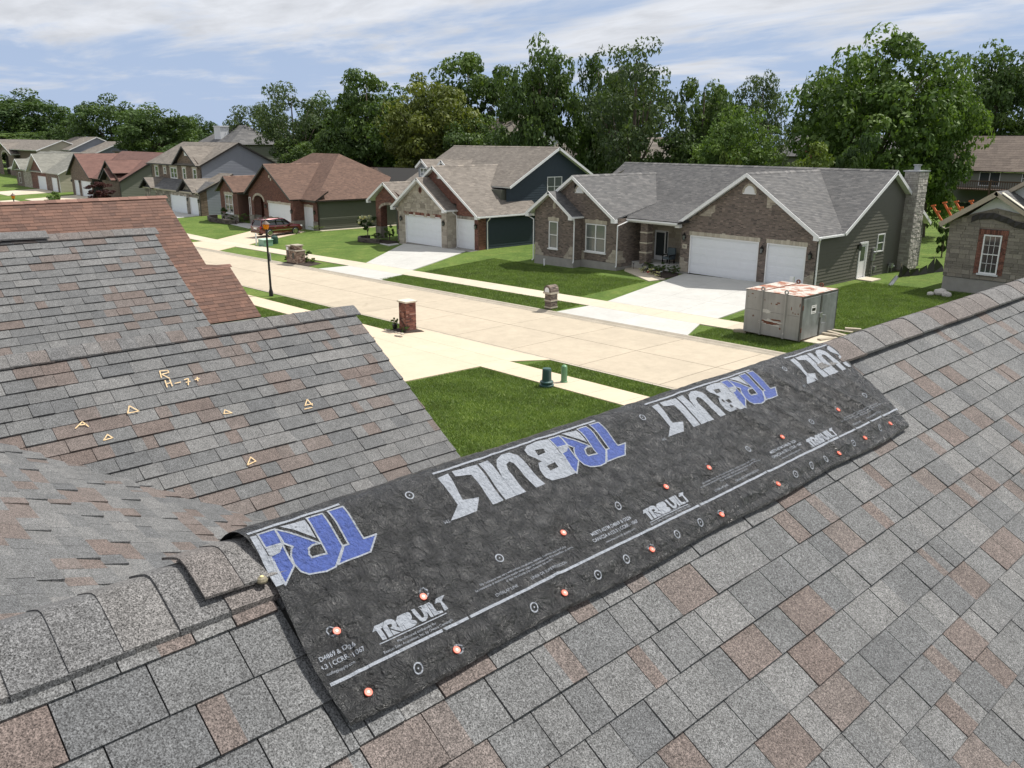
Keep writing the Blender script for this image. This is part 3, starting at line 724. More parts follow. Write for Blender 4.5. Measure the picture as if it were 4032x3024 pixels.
def caps(A, B, w, step, seed, parent=own_house, th=.005, lift=.012, edge=.014, sl=TS, matr=None, rough=True):
    """separate ridge cap shingles, each bent over the ridge"""
    A = Vector(A); B = Vector(B); d = B - A; L = d.length; d.normalize(); sd = d.cross(Vector((0, 0, 1))).normalized(); up = Vector((0, 0, 1)); r = random.Random(seed); s = 0
    prof_n = 10
    while s < L - .02:
        e = min(L, s + step * r.uniform(.92, 1.08)); mb = MB(); tn = r.uniform(.76, 1) if r.random() < .3 else r.uniform(.1, .7)
        ww = w * r.uniform(.985, 1.015); dz = r.uniform(0, .004)
        pr = [(-ww + 2 * ww * i / prof_n) for i in range(prof_n + 1)]; zf = lambda x: -sl * (math.sqrt(x * x + .035 ** 2) - .035)
        a = [A + d * (s - .03) + sd * x + up * (zf(x) + lift + dz) for x in pr]; c = [A + d * e + sd * x + up * (zf(x) + lift + th + dz) for x in pr]
        for i in range(prof_n): mb.poly([a[i + 1], a[i], c[i], c[i + 1]], tn); mb.poly([c[i], c[i] - up * (th + .003), c[i + 1] - up * (th + .003), c[i + 1]], tn)
        for i in (0, prof_n): mb.poly([a[i], a[i] - up * edge, c[i] - up * edge, c[i]] if i else [c[i], c[i] - up * edge, a[i] - up * edge, a[i]], tn)
        mb.build('ridge_cap', matr or M['cap'], parent); s = e
RA = lambda y, h=0: Vector((RX + DR - DR * y, y, RZ + h))
caps(RA(1.0, -.028), RA(-2.2, -.034), .20, .147, 41, sl=.50, edge=.022, th=.007)
caps(RA(9.9, .02), RA(4.5, .02), .155, .30, 42, th=.004, sl=.60)
caps(RA(1.05, -.010), RA(.785, -.006), .165, .132, 44, th=.006, sl=.44, edge=.008)          # two caps lifted off the ridge beside the sheet
mbx = MB(); 
caps((-8.16, 4.95, -1.84), (-8.16, -1.2, -1.84), .15, .15, 45); caps((-13.13, 4.6, -1.33), (-13.13, -1.9, -1.33), .15, .15, 46)
caps((-13.13, 3.1, -1.315), (-13.13, -1.9, -1.30), .155, .6, 47, th=.01, lift=.05, edge=.02)  # a second lifted run of caps on the third gable
# chalk marks
CHALK = [[(2.62, 0.494), (2.603, 0.58)], [(2.62, 0.494), (2.691, 0.502), (2.69, 0.531), (2.621, 0.538)], [(2.621, 0.538), (2.669, 0.604)], [(2.622, 0.62), (2.609, 0.706)], [(2.665, 0.621), (2.656, 0.704)], [(2.613, 0.664), (2.663, 0.66)], [(2.69, 0.678), (2.744, 0.675)], [(2.787, 0.654), (2.827, 0.647), (2.795, 0.728)], [(2.79, 0.691), (2.829, 0.687)], [(2.878, 0.678), (2.921, 0.672)], [(2.908, 0.654), (2.897, 0.701)], [(2.228, 0.838), (2.186, 0.919), (2.281, 0.92), (2.228, 0.838)], [(1.75, 0.968), (1.82, 0.911), (1.848, 0.977)], [(1.794, 0.941), (1.843, 0.95)], [(1.957, 1.105), (1.909, 1.159), (1.984, 1.151), (1.957, 1.105)], [(2.984, 1.111), (2.955, 1.154), (3.029, 1.162), (2.984, 1.111)], [(3.784, 1.198), (3.722, 1.273)], [(3.784, 1.198), (3.796, 1.287)], [(3.726, 1.266), (3.806, 1.268)], [(3.698, 1.31), (3.778, 1.311)], [(2.968, 1.702), (2.904, 1.777)], [(2.968, 1.702), (2.992, 1.759), (2.904, 1.777)]]
chalk = mat('yellow_chalk', (.62, .46, .27), .95, var=.25, vscale=60)
def g2at(y, v, h): return Vector((-8.16 + v / SQ, y, -1.84 - TS * v / SQ)) + Vector((TS, 0, 1)).normalized() * h
for st in CHALK:
    mb = MB()
    for (y0, v0), (y1, v1) in zip(st[:-1], st[1:]):
        d = Vector((y1 - y0, v1 - v0)); n = Vector((-d.y, d.x)).normalized() * .005; e = d.normalized() * .003
        mb.poly([g2at(y0 - e.x + n.x, v0 - e.y + n.y, .024), g2at(y0 - e.x - n.x, v0 - e.y - n.y, .024), g2at(y1 + e.x - n.x, v1 + e.y - n.y, .024), g2at(y1 + e.x + n.x, v1 + e.y + n.y, .024)])
    mb.build('chalk_mark', chalk, own_house)

# ---------------------------------------------------------------- underlayment sheet
NAILS = [(1.106, .43), (1.426, .437), (1.097, .642), (1.423, .645), (2.095, .42), (1.921, .632), (2.734, .409), (3.052, .404), (2.897, .625), (2.416, .629), (4.294, .381), (3.678, .404), (3.97, .604), (4.282, .589), (4.61, .576), (3.37, .611)]
RINGS = [(1.435, .426), (1.27, .646), (1.431, .645), (1.77, .418), (1.765, .634), (2.093, .629), (2.415, .409), (2.259, .623), (2.578, .621), (2.739, .619), (3.052, .398), (3.993, .387), (3.386, .393), (3.524, .607), (3.677, .604), (3.826, .602), (4.131, .591), (4.46, .579), (4.64, .36), (4.194, .039), (2.924, .058), (1.6, .07), (2.9, .618), (2.42, .622), (4.29, .375), (1.09, .425)]
fx = lambda y, v: (y, v + .016 * (y - 1))
NAILS = [fx(*n) for n in NAILS]; RINGS = [fx(*n) for n in RINGS]
bot = sorted([n for n in NAILS if n[1] > .55]); topn = sorted([n for n in NAILS if n[1] <= .55])
rr = random.Random(5)
FOLDS = [((3.66, .42), (3.45, .03), .011, .02), ((4.28, .41), (3.95, .0), .012, .018), ((4.28, .60), (4.05, .1), .010, .016), ((4.60, .60), (4.30, .10), .010, .016), ((3.97, .62), (3.80, .12), .009, .016), ((3.03, .43), (2.72, .44), .012, .03), ((1.10, .44), (1.097, .64), .007, .008), ((1.12, .44), (1.112, .63), -.007, .008), ((3.36, .63), (3.30, .30), .008, .02), ((1.42, .44), (1.46, .2), .006, .018), ((1.92, .63), (1.97, .45), .008, .014), ((4.45, .60), (4.25, .2), .008, .014), ((2.2, .40), (2.9, .33), .010, .05), ((4.7, .5), (4.6, .1), .007, .02)]
PUCK = [(rr.uniform(0, 6.28), rr.choice((9, 11, 13))) for _ in NAILS]
def cloth_h(y, v):
    h = .021 + .0045 * noise.noise(Vector((y * 5, v * 9, 0))) + .0035 * noise.noise(Vector((y * 15 + v * 6, v * 17, 3))) + .0016 * noise.noise(Vector((y * 38 + v * 12, v * 34, 7)))
    for (ny, nv), (ph, k) in zip(NAILS, PUCK):
        dy, dv = y - ny, v - nv; d = math.hypot(dy, dv)
        if d < .3:
            h -= .013 * math.exp(-(d / .028) ** 2)
            h += .0060 * math.sin(k * math.atan2(dv, dy) + ph) * math.exp(-d / .05) * min(1, d / .014)
    for (a, b) in zip(bot[:-1], bot[1:]):                          # the lower band bulges between its nails
        if a[0] < y < b[0]:
            s = (y - a[0]) / (b[0] - a[0]); vc = a[1] + (b[1] - a[1]) * s
            h += .012 * math.sin(math.pi * s) ** 1.0 * math.exp(-((v - vc + .025) / .035) ** 2)
            h -= .007 * math.exp(-((v - vc - .018) / .02) ** 2) * math.sin(math.pi * s)
    for (p, q, am, wd) in FOLDS:
        dx, dv = q[0] - p[0], q[1] - p[1]; L2 = dx * dx + dv * dv; s = ((y - p[0]) * dx + (v - p[1]) * dv) / L2
        if -.1 < s < 1.1:
            dd = abs((y - p[0]) * dv - (v - p[1]) * dx) / math.sqrt(L2); h += 1.5 * am * math.exp(-(dd / wd) ** 2) * max(0, 1 - abs(s - .35) / .8)
    if v > .62: h -= .0
    return max(h, .012)
def cloth(y, v, off=0.):
    x = v / SQ; z = -TS * (math.sqrt(x * x + .045 ** 2) - .045); h = cloth_h(y, v) + off
    n = Vector((TS * x / math.sqrt(x * x + .045 ** 2), 0, 1)).normalized()
    raise_ = .016 * math.exp(-(v / .14) ** 4)
    return RA(y) + Vector((x, 0, z + raise_)) + n * h
sheet_t = thing('underlayment_sheet', (RX, 1, RZ), 'black synthetic underlayment with blue and white print nailed over the grey roof ridge', 'roofing sheet')
def left_edge(v): return .99 + .012 * math.sin(v * 9) + (.012 * (v / .7) if v > 0 else 0)
def right_edge(v): return 4.815 + .012 * math.sin(v * 7) - .05 * max(0, v - .52) / .15
mb = MB(); NY, NV = 480, 135; vmin = -.42
for i in range(NY + 1):
    for j in range(NV + 1):
        s = i / NY; v = vmin + (.705 + .006 * math.sin(s * 23) - vmin) * j / NV; y = left_edge(v) * (1 - s) + right_edge(v) * s
        p = cloth(y, v)
        if j == NV: p = p - NP.N * .010
        mb.v.append(tuple(p)); mb.t.append(.5)
for i in range(NY):
    for j in range(NV): k = i * (NV + 1) + j; mb.f.append((k, k + NV + 1, k + NV + 2, k + 1)); mb.m.append(0)
# turned-down edges give the sheet its thickness
def under(mat_name='cloth'): pass
clothm = mat('black_woven_sheet', (.026, .0265, .028), .30, var=.15, vscale=22, spec=.7)
t = clothm.node_tree; bs = [n for n in t.nodes if n.type == 'BSDF_PRINCIPLED'][0]; co = [n for n in t.nodes if n.type == 'TEX_COORD'][0].outputs['Object']
mp1 = nd(t, 'ShaderNodeMapping'); mp1.inputs['Rotation'].default_value = (0, 0, math.radians(-50)); mp1.inputs['Scale'].default_value = (1, 3.2, 1); ln(t, co, mp1.inputs[0])
w1 = nd(t, 'ShaderNodeTexVoronoi', Scale=34.0); ln(t, mp1.outputs[0], w1.inputs[0])
w2 = nd(t, 'ShaderNodeTexNoise', Scale=70.0, Detail=6.0, Roughness=.7); ln(t, co, w2.inputs[0])
w3 = nd(t, 'ShaderNodeTexNoise', Scale=17.0, Detail=5.0, Roughness=.65, Distortion=.8); ln(t, co, w3.inputs[0])
b1 = nd(t, 'ShaderNodeBump', Strength=.8, Distance=.006); ln(t, w1.outputs[0], b1.inputs['Height'])
b2 = nd(t, 'ShaderNodeBump', Strength=.8, Distance=.012); ln(t, w2.outputs[0], b2.inputs['Height']); ln(t, b1.outputs[0], b2.inputs['Normal'])
b3 = nd(t, 'ShaderNodeBump', Strength=1.0, Distance=.06); ln(t, w3.outputs[0], b3.inputs['Height']); ln(t, b2.outputs[0], b3.inputs['Normal']); ln(t, b3.outputs[0], bs.inputs['Normal'])
mb.build('woven_sheet', clothm, sheet_t, smooth=True)
pwhite = mat('pale_print', (.30, .325, .37), .45, var=.15, vscale=60, bump=.9, bscale=70); pblue = mat('blue_print', (.050, .085, .29), .45, var=.2, vscale=60, bump=.9, bscale=70)
def print_polys(polys, holes, name, matr, off=.0013, cell=.022):
    bm = bmesh.new()
    for pl in polys:
        loops = [[Vector((a, b_, 0)) for a, b_ in pl]] + [[Vector((a, b_, 0)) for a, b_ in hh] for hh in holes]
        flat = [p for lp in loops for p in lp]; vs = [bm.verts.new(p) for p in flat]
        for tri in tessellate_polygon(loops):
            try: bm.faces.new([vs[q] for q in tri])
            except ValueError: pass
    if not bm.verts: return
    for ax in (0, 1):
        lo = min(v.co[ax] for v in bm.verts); hi = max(v.co[ax] for v in bm.verts); k = math.ceil(lo / cell) * cell
        while k < hi:
            no = Vector((1, 0, 0)) if ax == 0 else Vector((0, 1, 0)); bmesh.ops.bisect_plane(bm, geom=bm.verts[:] + bm.edges[:] + bm.faces[:], plane_co=no * k, plane_no=no); k += cell
    me = bpy.data.meshes.new(name); L = LOC[sheet_t.name]
    for v in bm.verts: v.co = cloth(v.co.x, v.co.y, off) - L
    bmesh.ops.recalc_face_normals(bm, faces=bm.faces[:])
    bm.to_mesh(me); bm.free(); me.materials.append(matr); o = bpy.data.objects.new(name, me); C.objects.link(o); o.parent = sheet_t; return o
BLUE = [[(-114, 35), (-57, 38), (-50, 170), (0, 171), (-56, 226), (-179, 226), (-127, 170), (-109, 170)], [(-196, 38), (-137, 38), (-132, 171), (-190, 230), (-227, 234), (-282, 221), (-301, 201), (-309, 171), (-305, 141), (-294, 122), (-287, 117), (-310, 99), (-312, 39), (-256, 87), (-200, 137), (-225, 134), (-242, 140), (-249, 158), (-246, 170), (-194, 175)], [(-371, 38), (-312, 39), (-315, 97), (-370, 93)], [(-367, 122), (-335, 118), (-316, 100), (-311, 175), (-368, 227)]]
WB = [[(-290, 34), (-205, 41), (-203, 116)], [(-372, 97), (-319, 98), (-333, 116), (-370, 119)]]
WH = [[(-972, 48), (-920, 44), (-933, 163), (-862, 175), (-909, 225), (-1030, 223), (-966, 175)], [(-897, 39), (-776, 45), (-774, 223), (-827, 223), (-826, 183), (-823, 141), (-831, 81), (-900, 67)], [(-765, 43), (-720, 44), (-704, 221), (-764, 224)], [(-654, 223), (-703, 222), (-711, 130), (-703, 85), (-680, 54), (-642, 38), (-601, 42), (-576, 67), (-559, 140), (-549, 221), (-599, 222), (-610, 142), (-620, 93), (-634, 81), (-656, 89), (-665, 113)]]
WHB = [(-530, 56), (-501, 38), (-453, 33), (-376, 39), (-374, 119), (-360, 129), (-363, 222), (-433, 224), (-504, 216), (-522, 194), (-521, 154), (-508, 127), (-487, 126), (-509, 103), (-533, 82)]
BH = [[(-484, 71), (-437, 77), (-441, 96), (-485, 98)], [(-476, 148), (-428, 146), (-426, 169), (-472, 171)]]
def tf(pl, y0, s=.001, v0=0, rot=False): return [((y0 - a * s, v0 - b_ * s) if rot else (y0 + a * s, v0 + b_ * s)) for a, b_ in pl]
def clip_y(pl, lo, hi):
    def half(P, f):
        out = []
        for i in range(len(P)):
            a, b_ = P[i - 1], P[i]; fa, fb = f(a), f(b_)
            if (fa >= 0) != (fb >= 0): q = fa / (fa - fb); out.append((a[0] + (b_[0] - a[0]) * q, a[1] + (b_[1] - a[1]) * q))
            if fb >= 0: out.append(b_)
        return out
    P = half(pl, lambda p: p[0] - lo)
    return half(P, lambda p: hi - p[0]) if P else P
def outline(pl, w):
    out = []
    for i in range(len(pl)):
        a, b_ = Vector(pl[i - 1]), Vector(pl[i]); d = b_ - a
        if d.length < 1e-5: continue
        d.normalize(); n = Vector((-d.y, d.x)) * w / 2; e = d * w * .4
        out.append([tuple(a - e + n), tuple(a - e - n), tuple(b_ + e - n), tuple(b_ + e + n)])
    return out
Y0, Y1 = 1.005, 4.80
for k, yt in enumerate((1.402, 2.722, 3.992, 5.27)):
    sc = .001 if k < 2 else .00098
    cl = lambda P: [q for q in (clip_y(p, Y0, Y1) for p in P) if len(q) > 2]
    bl = cl([tf(p, yt, sc) for p in BLUE]); wh = cl([tf(p, yt, sc) for p in WH]); wb = cl([tf(p, yt, sc) for p in WB])
    if bl:
        for p in bl: print_polys([p], [], 'printed_letter', pblue)
        print_polys([q for p in bl for q in outline(p, .006)], [], 'print_outline', pwhite, off=.0021)
    for p in wb + wh: print_polys([p], [], 'printed_letter', pwhite)
    B_ = tf(WHB, yt, sc)
    if max(p[0] for p in B_) < Y1 and min(p[0] for p in B_) > Y0: print_polys([B_], [tf(hh, yt, sc) for hh in BH], 'printed_letter', pwhite)
    elif clip_y(B_, Y0, Y1): print_polys([clip_y(B_, Y0, Y1)], [], 'printed_letter', pwhite)
    bar = clip_y([(yt - .975, .016), (yt - .06, .016), (yt - .06, .026), (yt - .975, .026)], Y0, Y1)
    if len(bar) > 2: print_polys([bar], [], 'print_bar', pwhite)
    if k: 
        pass
def text_tris(s, size, bold=0.0):
    cu = bpy.data.curves.new('t', 'FONT'); cu.body = s; cu.size = size; cu.resolution_u = 3; cu.offset = bold
    o = bpy.data.objects.new('t', cu); C.objects.link(o); dg = bpy.context.evaluated_depsgraph_get(); me = bpy.data.meshes.new_from_object(o.evaluated_get(dg))
    bpy.data.objects.remove(o); bpy.data.curves.remove(cu); return me
def cloth_text(s, size, y0, v0, y1=None, rot=False, name='printed_text', bold=.0, keep=None):
    me = text_tris(s, size, bold); L = LOC[sheet_t.name]; w = max(v.co.x for v in me.vertices); sx = (y1 - y0) / w if y1 else 1
    bm = bmesh.new(); bm.from_mesh(me)
    for v in bm.verts: v.co = Vector((y0 - v.co.x * sx, v0 + v.co.y, 0)) if rot else Vector((y0 + v.co.x * sx, v0 - v.co.y, 0))
    kill = [v for v in bm.verts if v.co.x < Y0 or v.co.x > Y1]
    if kill: bmesh.ops.delete(bm, geom=kill, context='VERTS')
    if not bm.verts: bm.free(); return
    if size > .013:
        for ax in (0, 1):
            lo = min(v.co[ax] for v in bm.verts); hi = max(v.co[ax] for v in bm.verts); k = math.ceil(lo / .012) * .012; no = Vector((1, 0, 0)) if ax == 0 else Vector((0, 1, 0))
            while k < hi: bmesh.ops.bisect_plane(bm, geom=bm.verts[:] + bm.edges[:] + bm.faces[:], plane_co=no * k, plane_no=no); k += .012
    for v in bm.verts: v.co = cloth(v.co.x, v.co.y, .0022) - L
    bm.to_mesh(me); bm.free()
    if len(me.polygons) == 0: return
    me.materials.clear(); me.materials.append(pwhite); me.name = name; o = bpy.data.objects.new(name, me); C.objects.link(o); o.parent = sheet_t
    return o
vv = lambda y, v: v + .016 * (y - 1)
for k in range(4):
    b0 = 1.202 + 1.304 * k
    if b0 < 4.6:
        # the small mark, upright for somebody below the ridge
        L_ = [(tf(p, b0 - .0, .000283, vv(b0, .523) + .0065, True)) for p in BLUE + WB + WH + [WHB]]
        L_ = [q for q in (clip_y(p, Y0, Y1) for p in L_) if len(q) > 2]
        for p in L_: print_polys([p], [], 'printed_letter', pwhite, off=.0015)
        q = clip_y([(b0, vv(b0, .5275)), (b0 + .262, vv(b0, .5275)), (b0 + .262, vv(b0, .524)), (b0, vv(b0, .524))], Y0, Y1)
        if len(q) > 2: print_polys([q], [], 'print_bar', pwhite)
    cloth_text('Manufactured exclusively for', .0135, 1.258 + 1.304 * k, vv(1.258, .545), 1.409 + 1.304 * k)
    cloth_text('Beacon Sales Acquisition, Inc. by Owens Corning®', .0135, 1.199 + 1.304 * k, vv(1.199, .5605), 1.466 + 1.304 * k)
    s0 = 1.631 + 1.304 * k
    cloth_text('Slip resistance may vary with surface conditions, weather, footwear and roof pitch', .0125, s0, .4965, s0 + .43)
    cloth_text('La resistencia al deslizamiento puede variar según las condiciones de la superficie, el clima,', .0125, s0 - .029, .5095, s0 + .454)
    cloth_text('el tipo de calzado y la inclinación del techo', .0125, s0 + .103, .5225, s0 + .33)
    cloth_text('OVERLAP LINE', .016, s0 + .031, .5545, s0 + .134)
    cloth_text('LÍNEA DE SUPERPOSICIÓN', .016, s0 + .198, .5545, s0 + .382)
    m0 = 2.199 - 1.304 + 1.304 * k
    cloth_text('MEETS ASTM D4869 & D226', .021, m0, .5015, m0 + .237, bold=.0004)
    cloth_text('CAN/CSA A123.3 | CCRR - 1067', .021, m0 - .015, .5275, m0 + .256, bold=.0004)
    cloth_text('www.beaconroofingsupply.com', .0135, m0 + .036, .5505, m0 + .211)
for yt in (2.722, 3.992, 5.27): cloth_text('TM', .018, yt - 1.035, .213, yt - 1.07 + .0, rot=True) if False else cloth_text('TM', .020, yt - 1.034, .215, rot=True)
for (a, b_) in ((1.005, 1.522), (1.530, 2.815), (2.823, 4.07), (4.078, 4.80)): print_polys([[(a, .571), (b_, .571), (b_, .5815), (a, .5815)]], [], 'overlap_line', pwhite)
for (y, v) in RINGS:
    N_ = 16; out = []
    for i in range(N_):
        a0, a1 = 2 * math.pi * i / N_, 2 * math.pi * (i + 1) / N_
        out.append([(y + .0175 * math.cos(a0), v + .0175 * math.sin(a0)), (y + .0175 * math.cos(a1), v + .0175 * math.sin(a1)), (y + .0125 * math.cos(a1), v + .0125 * math.sin(a1)), (y + .0125 * math.cos(a0), v + .0125 * math.sin(a0))])
    out.append([(y + .0035 * math.cos(i * math.pi / 3), v + .0035 * math.sin(i * math.pi / 3)) for i in range(6)])
    print_polys(out, [], 'printed_ring', pwhite, off=.0022, cell=.012)
orange = mat('orange_plastic', (.62, .11, .06), .45); nailm = mat('nail_head', (.45, .34, .3), .4, metal=.3)
for (y, v) in NAILS:
    c = cloth(y, v) + NP.N * .001; n = NP.N; mb = MB(); x = rdir; z = n.cross(x); k = 0
    prof = [(.0128, -.002), (.0128, .0012), (.0115, .002), (.006, .0015)]
    for (r_, h_) in prof:
        for i in range(18): a = 2 * math.pi * i / 18; mb.v.append(tuple(c + (x * math.cos(a) + z * math.sin(a)) * r_ + n * (h_ + .004))); mb.t.append(.5)
    for j in range(3):
        for i in range(18): q = (i + 1) % 18; mb.f.append((j * 18 + i, j * 18 + q, j * 18 + 18 + q, j * 18 + 18 + i)); mb.m.append(0)
    mb.f.append(tuple(54 + i for i in range(18))); mb.m.append(0)
    nn = mb.build('cap_nail', orange, sheet_t); g = MB(); g.cyl(c + n * .0052, c + n * .0066, .0036, n=8); g.build('nail_head', nailm, nn)
peb = MB(); c = RA(.978) + Vector((.16 / SQ, 0, -TS * .16 / SQ)) + NP.N * .052
ps = thing('sealant_lump', (c.x, c.y, c.z - .015), 'small dried yellow-green sealant lump on the lifted ridge cap beside the black sheet', 'sealant lump')
peb.lathe((c.x, c.y, c.z - .02), [(.017, 0), (.018, .006), (.014, .013), (.006, .017)], n=10); peb.build('lump', mat('dried_sealant', (.19, .165, .11), .6, var=.3, vscale=90), ps)
g = MB(); g.lathe((c.x, c.y, c.z - .0045), [(.006, 0), (.006, .003), (.003, .005)], n=8); g.build('bright_spot', mat('yellow_plastic', (.72, .62, .3), .5), ps)
# ---------------------------------------------------------------- houses across the street
def dist_cam(p): return p.length
def ygable(h, xr, zr, yf, ybk, sl, wl, wr, matr, seed, fas, yl=None, yrr=None, indiv=0, cap=None, extraL=None, extraR=None, rakef=None, expo=.143, tabw=(.25, .5)):
    """gable whose ridge runs away from the street; ybk ridge back end, yl / yrr back end of the lower edges"""
    xl, xrt = xr - wl, xr + wr; zl, zr2 = zr - sl * wl, zr - sl * wr
    yl = ybk if yl is None else yl; yrr = ybk if yrr is None else yrr
    R_ = [(xr, ybk, zr), (xr, yf, zr), (xrt, yf, zr2), (xrt, yrr, zr2)]
    L_ = [(xr, yf, zr), (xr, ybk, zr)] + (extraL or []) + [(xl, yl, zl), (xl, yf, zl)]
    if extraR: R_ = [(xr, ybk, zr), (xr, yf, zr), (xrt, yf, zr2), (xrt, yrr, zr2)] + extraR
    roof(h, R_, matr, seed=seed, fascia=([(1, 2)], fas), indiv=indiv, order=dist_cam, expo=expo, tabw=tabw)
    n = len(L_)
    roof(h, L_, matr, seed=seed + 1, fascia=([(n - 1, 0)], fas), expo=expo, tabw=tabw)
    if cap:
        mb = MB(); r = random.Random(seed); A = Vector((xr, yf, zr + .01)); L = ybk - yf; n = max(1, int(L / .3))
        ridge_caps(h, (xr, yf - .0, zr + .012), (xr, ybk, zr + .012), cap, sl=sl, step=.3, seed=seed)
def returns(h, x, y, z, sgn, matr):
    """boxed eave return at the foot of a gable"""
    mb = MB(); mb.box(min(x, x + sgn * .34), max(x, x + sgn * .34), y - .02, y + .3, z - .26, z - .02); mb.build('eave_return', matr, h)

# ---- the taupe brick ranch with number 36
G = thing('brick_house', (-34, 45, gz(-34, 46)), 'grey-roofed taupe brick ranch numbered 36 with stone chimney and two white garage doors', 'house')
wt = M['white']
ygable(G, -28.85, -1.95, 45.2, 53.9, .667, 5.05, 5.03, M['gray'], 51, wt, yl=45.2, yrr=48.06, cap=M['gray'], extraL=[(-32.6, 49.5, -4.46)], indiv=60)
ygable(G, -41.78, -2.5, 43.6, 52.9, .674, 4.07, 4.07, M['gray'], 53, wt, yl=48.06, yrr=43.6, cap=M['gray'], extraR=[(-38.87, 49.5, -4.46)])
ygable(G, -43.3, -3.6, 42.8, 43.98, .69, 2.35, 2.35, M['gray'], 55, wt)
roof(G, [(-45.9, 54.05, -1.85), (-23.70, 54.05, -1.85), (-23.70, 49.5, -4.466), (-45.9, 49.5, -4.466)], M['gray'], seed=57, indiv=120, order=dist_cam, fascia=([(1, 2)], wt))
roof(G, [(-31.5, 49.5, -4.466), (-23.70, 49.5, -4.466), (-23.70, 48.06, -5.294), (-31.5, 48.06, -5.294)], M['gray'], seed=58, fascia=([(1, 2)], wt))
roof(G, [(-45.9, 49.5, -4.466), (-42, 49.5, -4.466), (-42, 48.06, -5.294), (-45.9, 48.06, -5.294)], M['gray'], seed=59)
roof(G, [(-41.2, 49.5, -4.46), (-31, 49.5, -4.46), (-33.4, 44.9, -5.2), (-37.75, 44.9, -5.2)], M['gray'], seed=60)
roof(G, [(-23.70, 54.05, -1.85), (-45.9, 54.05, -1.85), (-45.9, 60.2, -5.39), (-23.70, 60.2, -5.39)], M['gray'], seed=61, fascia=([(3, 0)], wt))
ridge_caps(G, (-45.9, 54.05, -1.84), (-23.7, 54.05, -1.84), M['gray'], sl=.57, step=.3)
# brick walls
garw = FRONT(45.6)
holes = [(-32.92, -27.85, -9, -6.0), (-27.30, -24.71, -9, -6.0), (-29.2, -28.4, -3.14, -2.78)]
wp = [(-33.65, -8.6), (-24.09, -8.6), (-24.09, -5.35), (-28.85, -2.17), (-33.65, -5.38)]
gw = lambda name='brick_wall': part_empty(G, name)
def part_empty(h, name):
    e = bpy.data.objects.new(name, None); C.objects.link(e); e.parent = h; LOC[e.name] = LOC[h.name]; return e
BR = dict(bw=.215, bh=.078, joint=.013, depth=.012)
w = part_empty(G, 'brick_wall'); masonry(garw, wp, w, M['brickg'], M['mortar'], holes=holes, seed=61, indiv=160, order=dist_cam, tone=(.45, .24), **BR)
w = part_empty(G, 'brick_wall'); masonry(LEFT(-33.65), [(-47.6, -8.6), (-45.61, -8.6), (-45.61, -5.3), (-47.6, -5.3)], w, M['brickg'], M['mortar'], seed=62, tone=(.45, .24), **BR)
w = part_empty(G, 'brick_wall'); masonry(FRONT(43.2), [(-45.03, -8.25), (-41.06, -8.25), (-41.06, -5.25), (-43.3, -3.78), (-45.03, -5.0)], w, M['brickg'], M['mortar'], holes=[(-43.56, -42.63, -7.68, -5.7)], seed=63, tone=(.45, .24), **BR)
w = part_empty(G, 'brick_wall'); masonry(RIGHT(-41.05), [(43.2, -8.3), (44.0, -8.3), (44.0, -5.25), (43.2, -5.25)], w, M['brickg'], M['mortar'], seed=64, tone=(.45, .24), **BR)
w = part_empty(G, 'brick_wall'); masonry(FRONT(44.0), [(-45.05, -8.25), (-37.77, -8.25), (-37.77, -5.3), (-41.78, -2.68), (-45.05, -4.9)], w, M['brickg'], M['mortar'], holes=[(-40.70, -38.78, -7.68, -5.7), (-41.9, -41.0, -3.7, -3.1)], seed=65, tone=(.45, .24), **BR)
w = part_empty(G, 'brick_wall'); masonry(RIGHT(-37.75), [(44.0, -8.5), (47.6, -8.5), (47.6, -5.2), (44.0, -5.2)], w, M['brickg'], M['mortar'], seed=66, tone=(.45, .24), **BR)
w = part_empty(G, 'stone_wall'); masonry(FRONT(47.6), [(-37.75, -8.5), (-33.65, -8.5), (-33.65, -5.2), (-37.75, -5.2)], w, M['stone'], M['mortar'], bw=.42, bh=.2, joint=.015, depth=.03, irregular=True, rows=(.15, .2, .3), holes=[(-37.4, -36.2, -8.5, -6.1), (-35.05, -34.0, -7.75, -5.75)], seed=67, tone=(.5, .2))
def patch(P, poly, seed, h=G, mt=None, **k):
    w = part_empty(h, 'stone_quoin'); masonry(Plane(P.O + P.N * .012, P.U, P.V), poly, w, mt or M['stone'], M['mortar'], bw=k.get('bw', .34), bh=.19, joint=.012, depth=.018, irregular=True, rows=(.16, .2, .24), seed=seed, tone=(.55, .2), indiv=40, order=dist_cam)
step = lambda x, z, s, pts: [(x + s * a, z + b) for a, b in pts]
quo = [(0, 0), (.95, 0), (.95, .2), (.75, .2), (.75, .42), (.55, .42), (.55, .66), (.38, .66), (.38, .9), (0, .9)]
fixo = lambda p: p if sum((p[i][0] - p[i - 1][0]) * (p[i][1] + p[i - 1][1]) for i in range(len(p))) < 0 else p[::-1]
patch(FRONT(43.2), fixo(step(-45.03, -8.24, 1, quo)), 71); patch(FRONT(43.2), fixo(step(-41.06, -8.24, -1, quo)), 72)
patch(FRONT(44.0), fixo(step(-37.77, -8.24, -1, quo)), 73); patch(FRONT(44.0), [(-41.03, -8.24), (-40.75, -8.24), (-40.75, -7.6), (-41.03, -7.6)], 74)
patch(RIGHT(-37.75), [(44.0, -8.24), (44.9, -8.24), (44.9, -7.9), (44.6, -7.9), (44.6, -7.4), (44.0, -7.4)], 75)
patch(garw, [(-33.65, -8.42), (-32.97, -8.42), (-32.97, -7.75), (-33.3, -7.75), (-33.3, -7.5), (-33.65, -7.5)], 76)
patch(garw, [(-24.7, -8.42), (-24.1, -8.42), (-24.1, -7.35), (-24.35, -7.35), (-24.35, -7.65), (-24.7, -7.65)], 77)
patch(garw, [(-32.35, -4.72), (-31.4, -4.72), (-31.4, -4.42), (-31.15, -4.42), (-31.15, -4.0), (-31.28, -4.0)], 78)
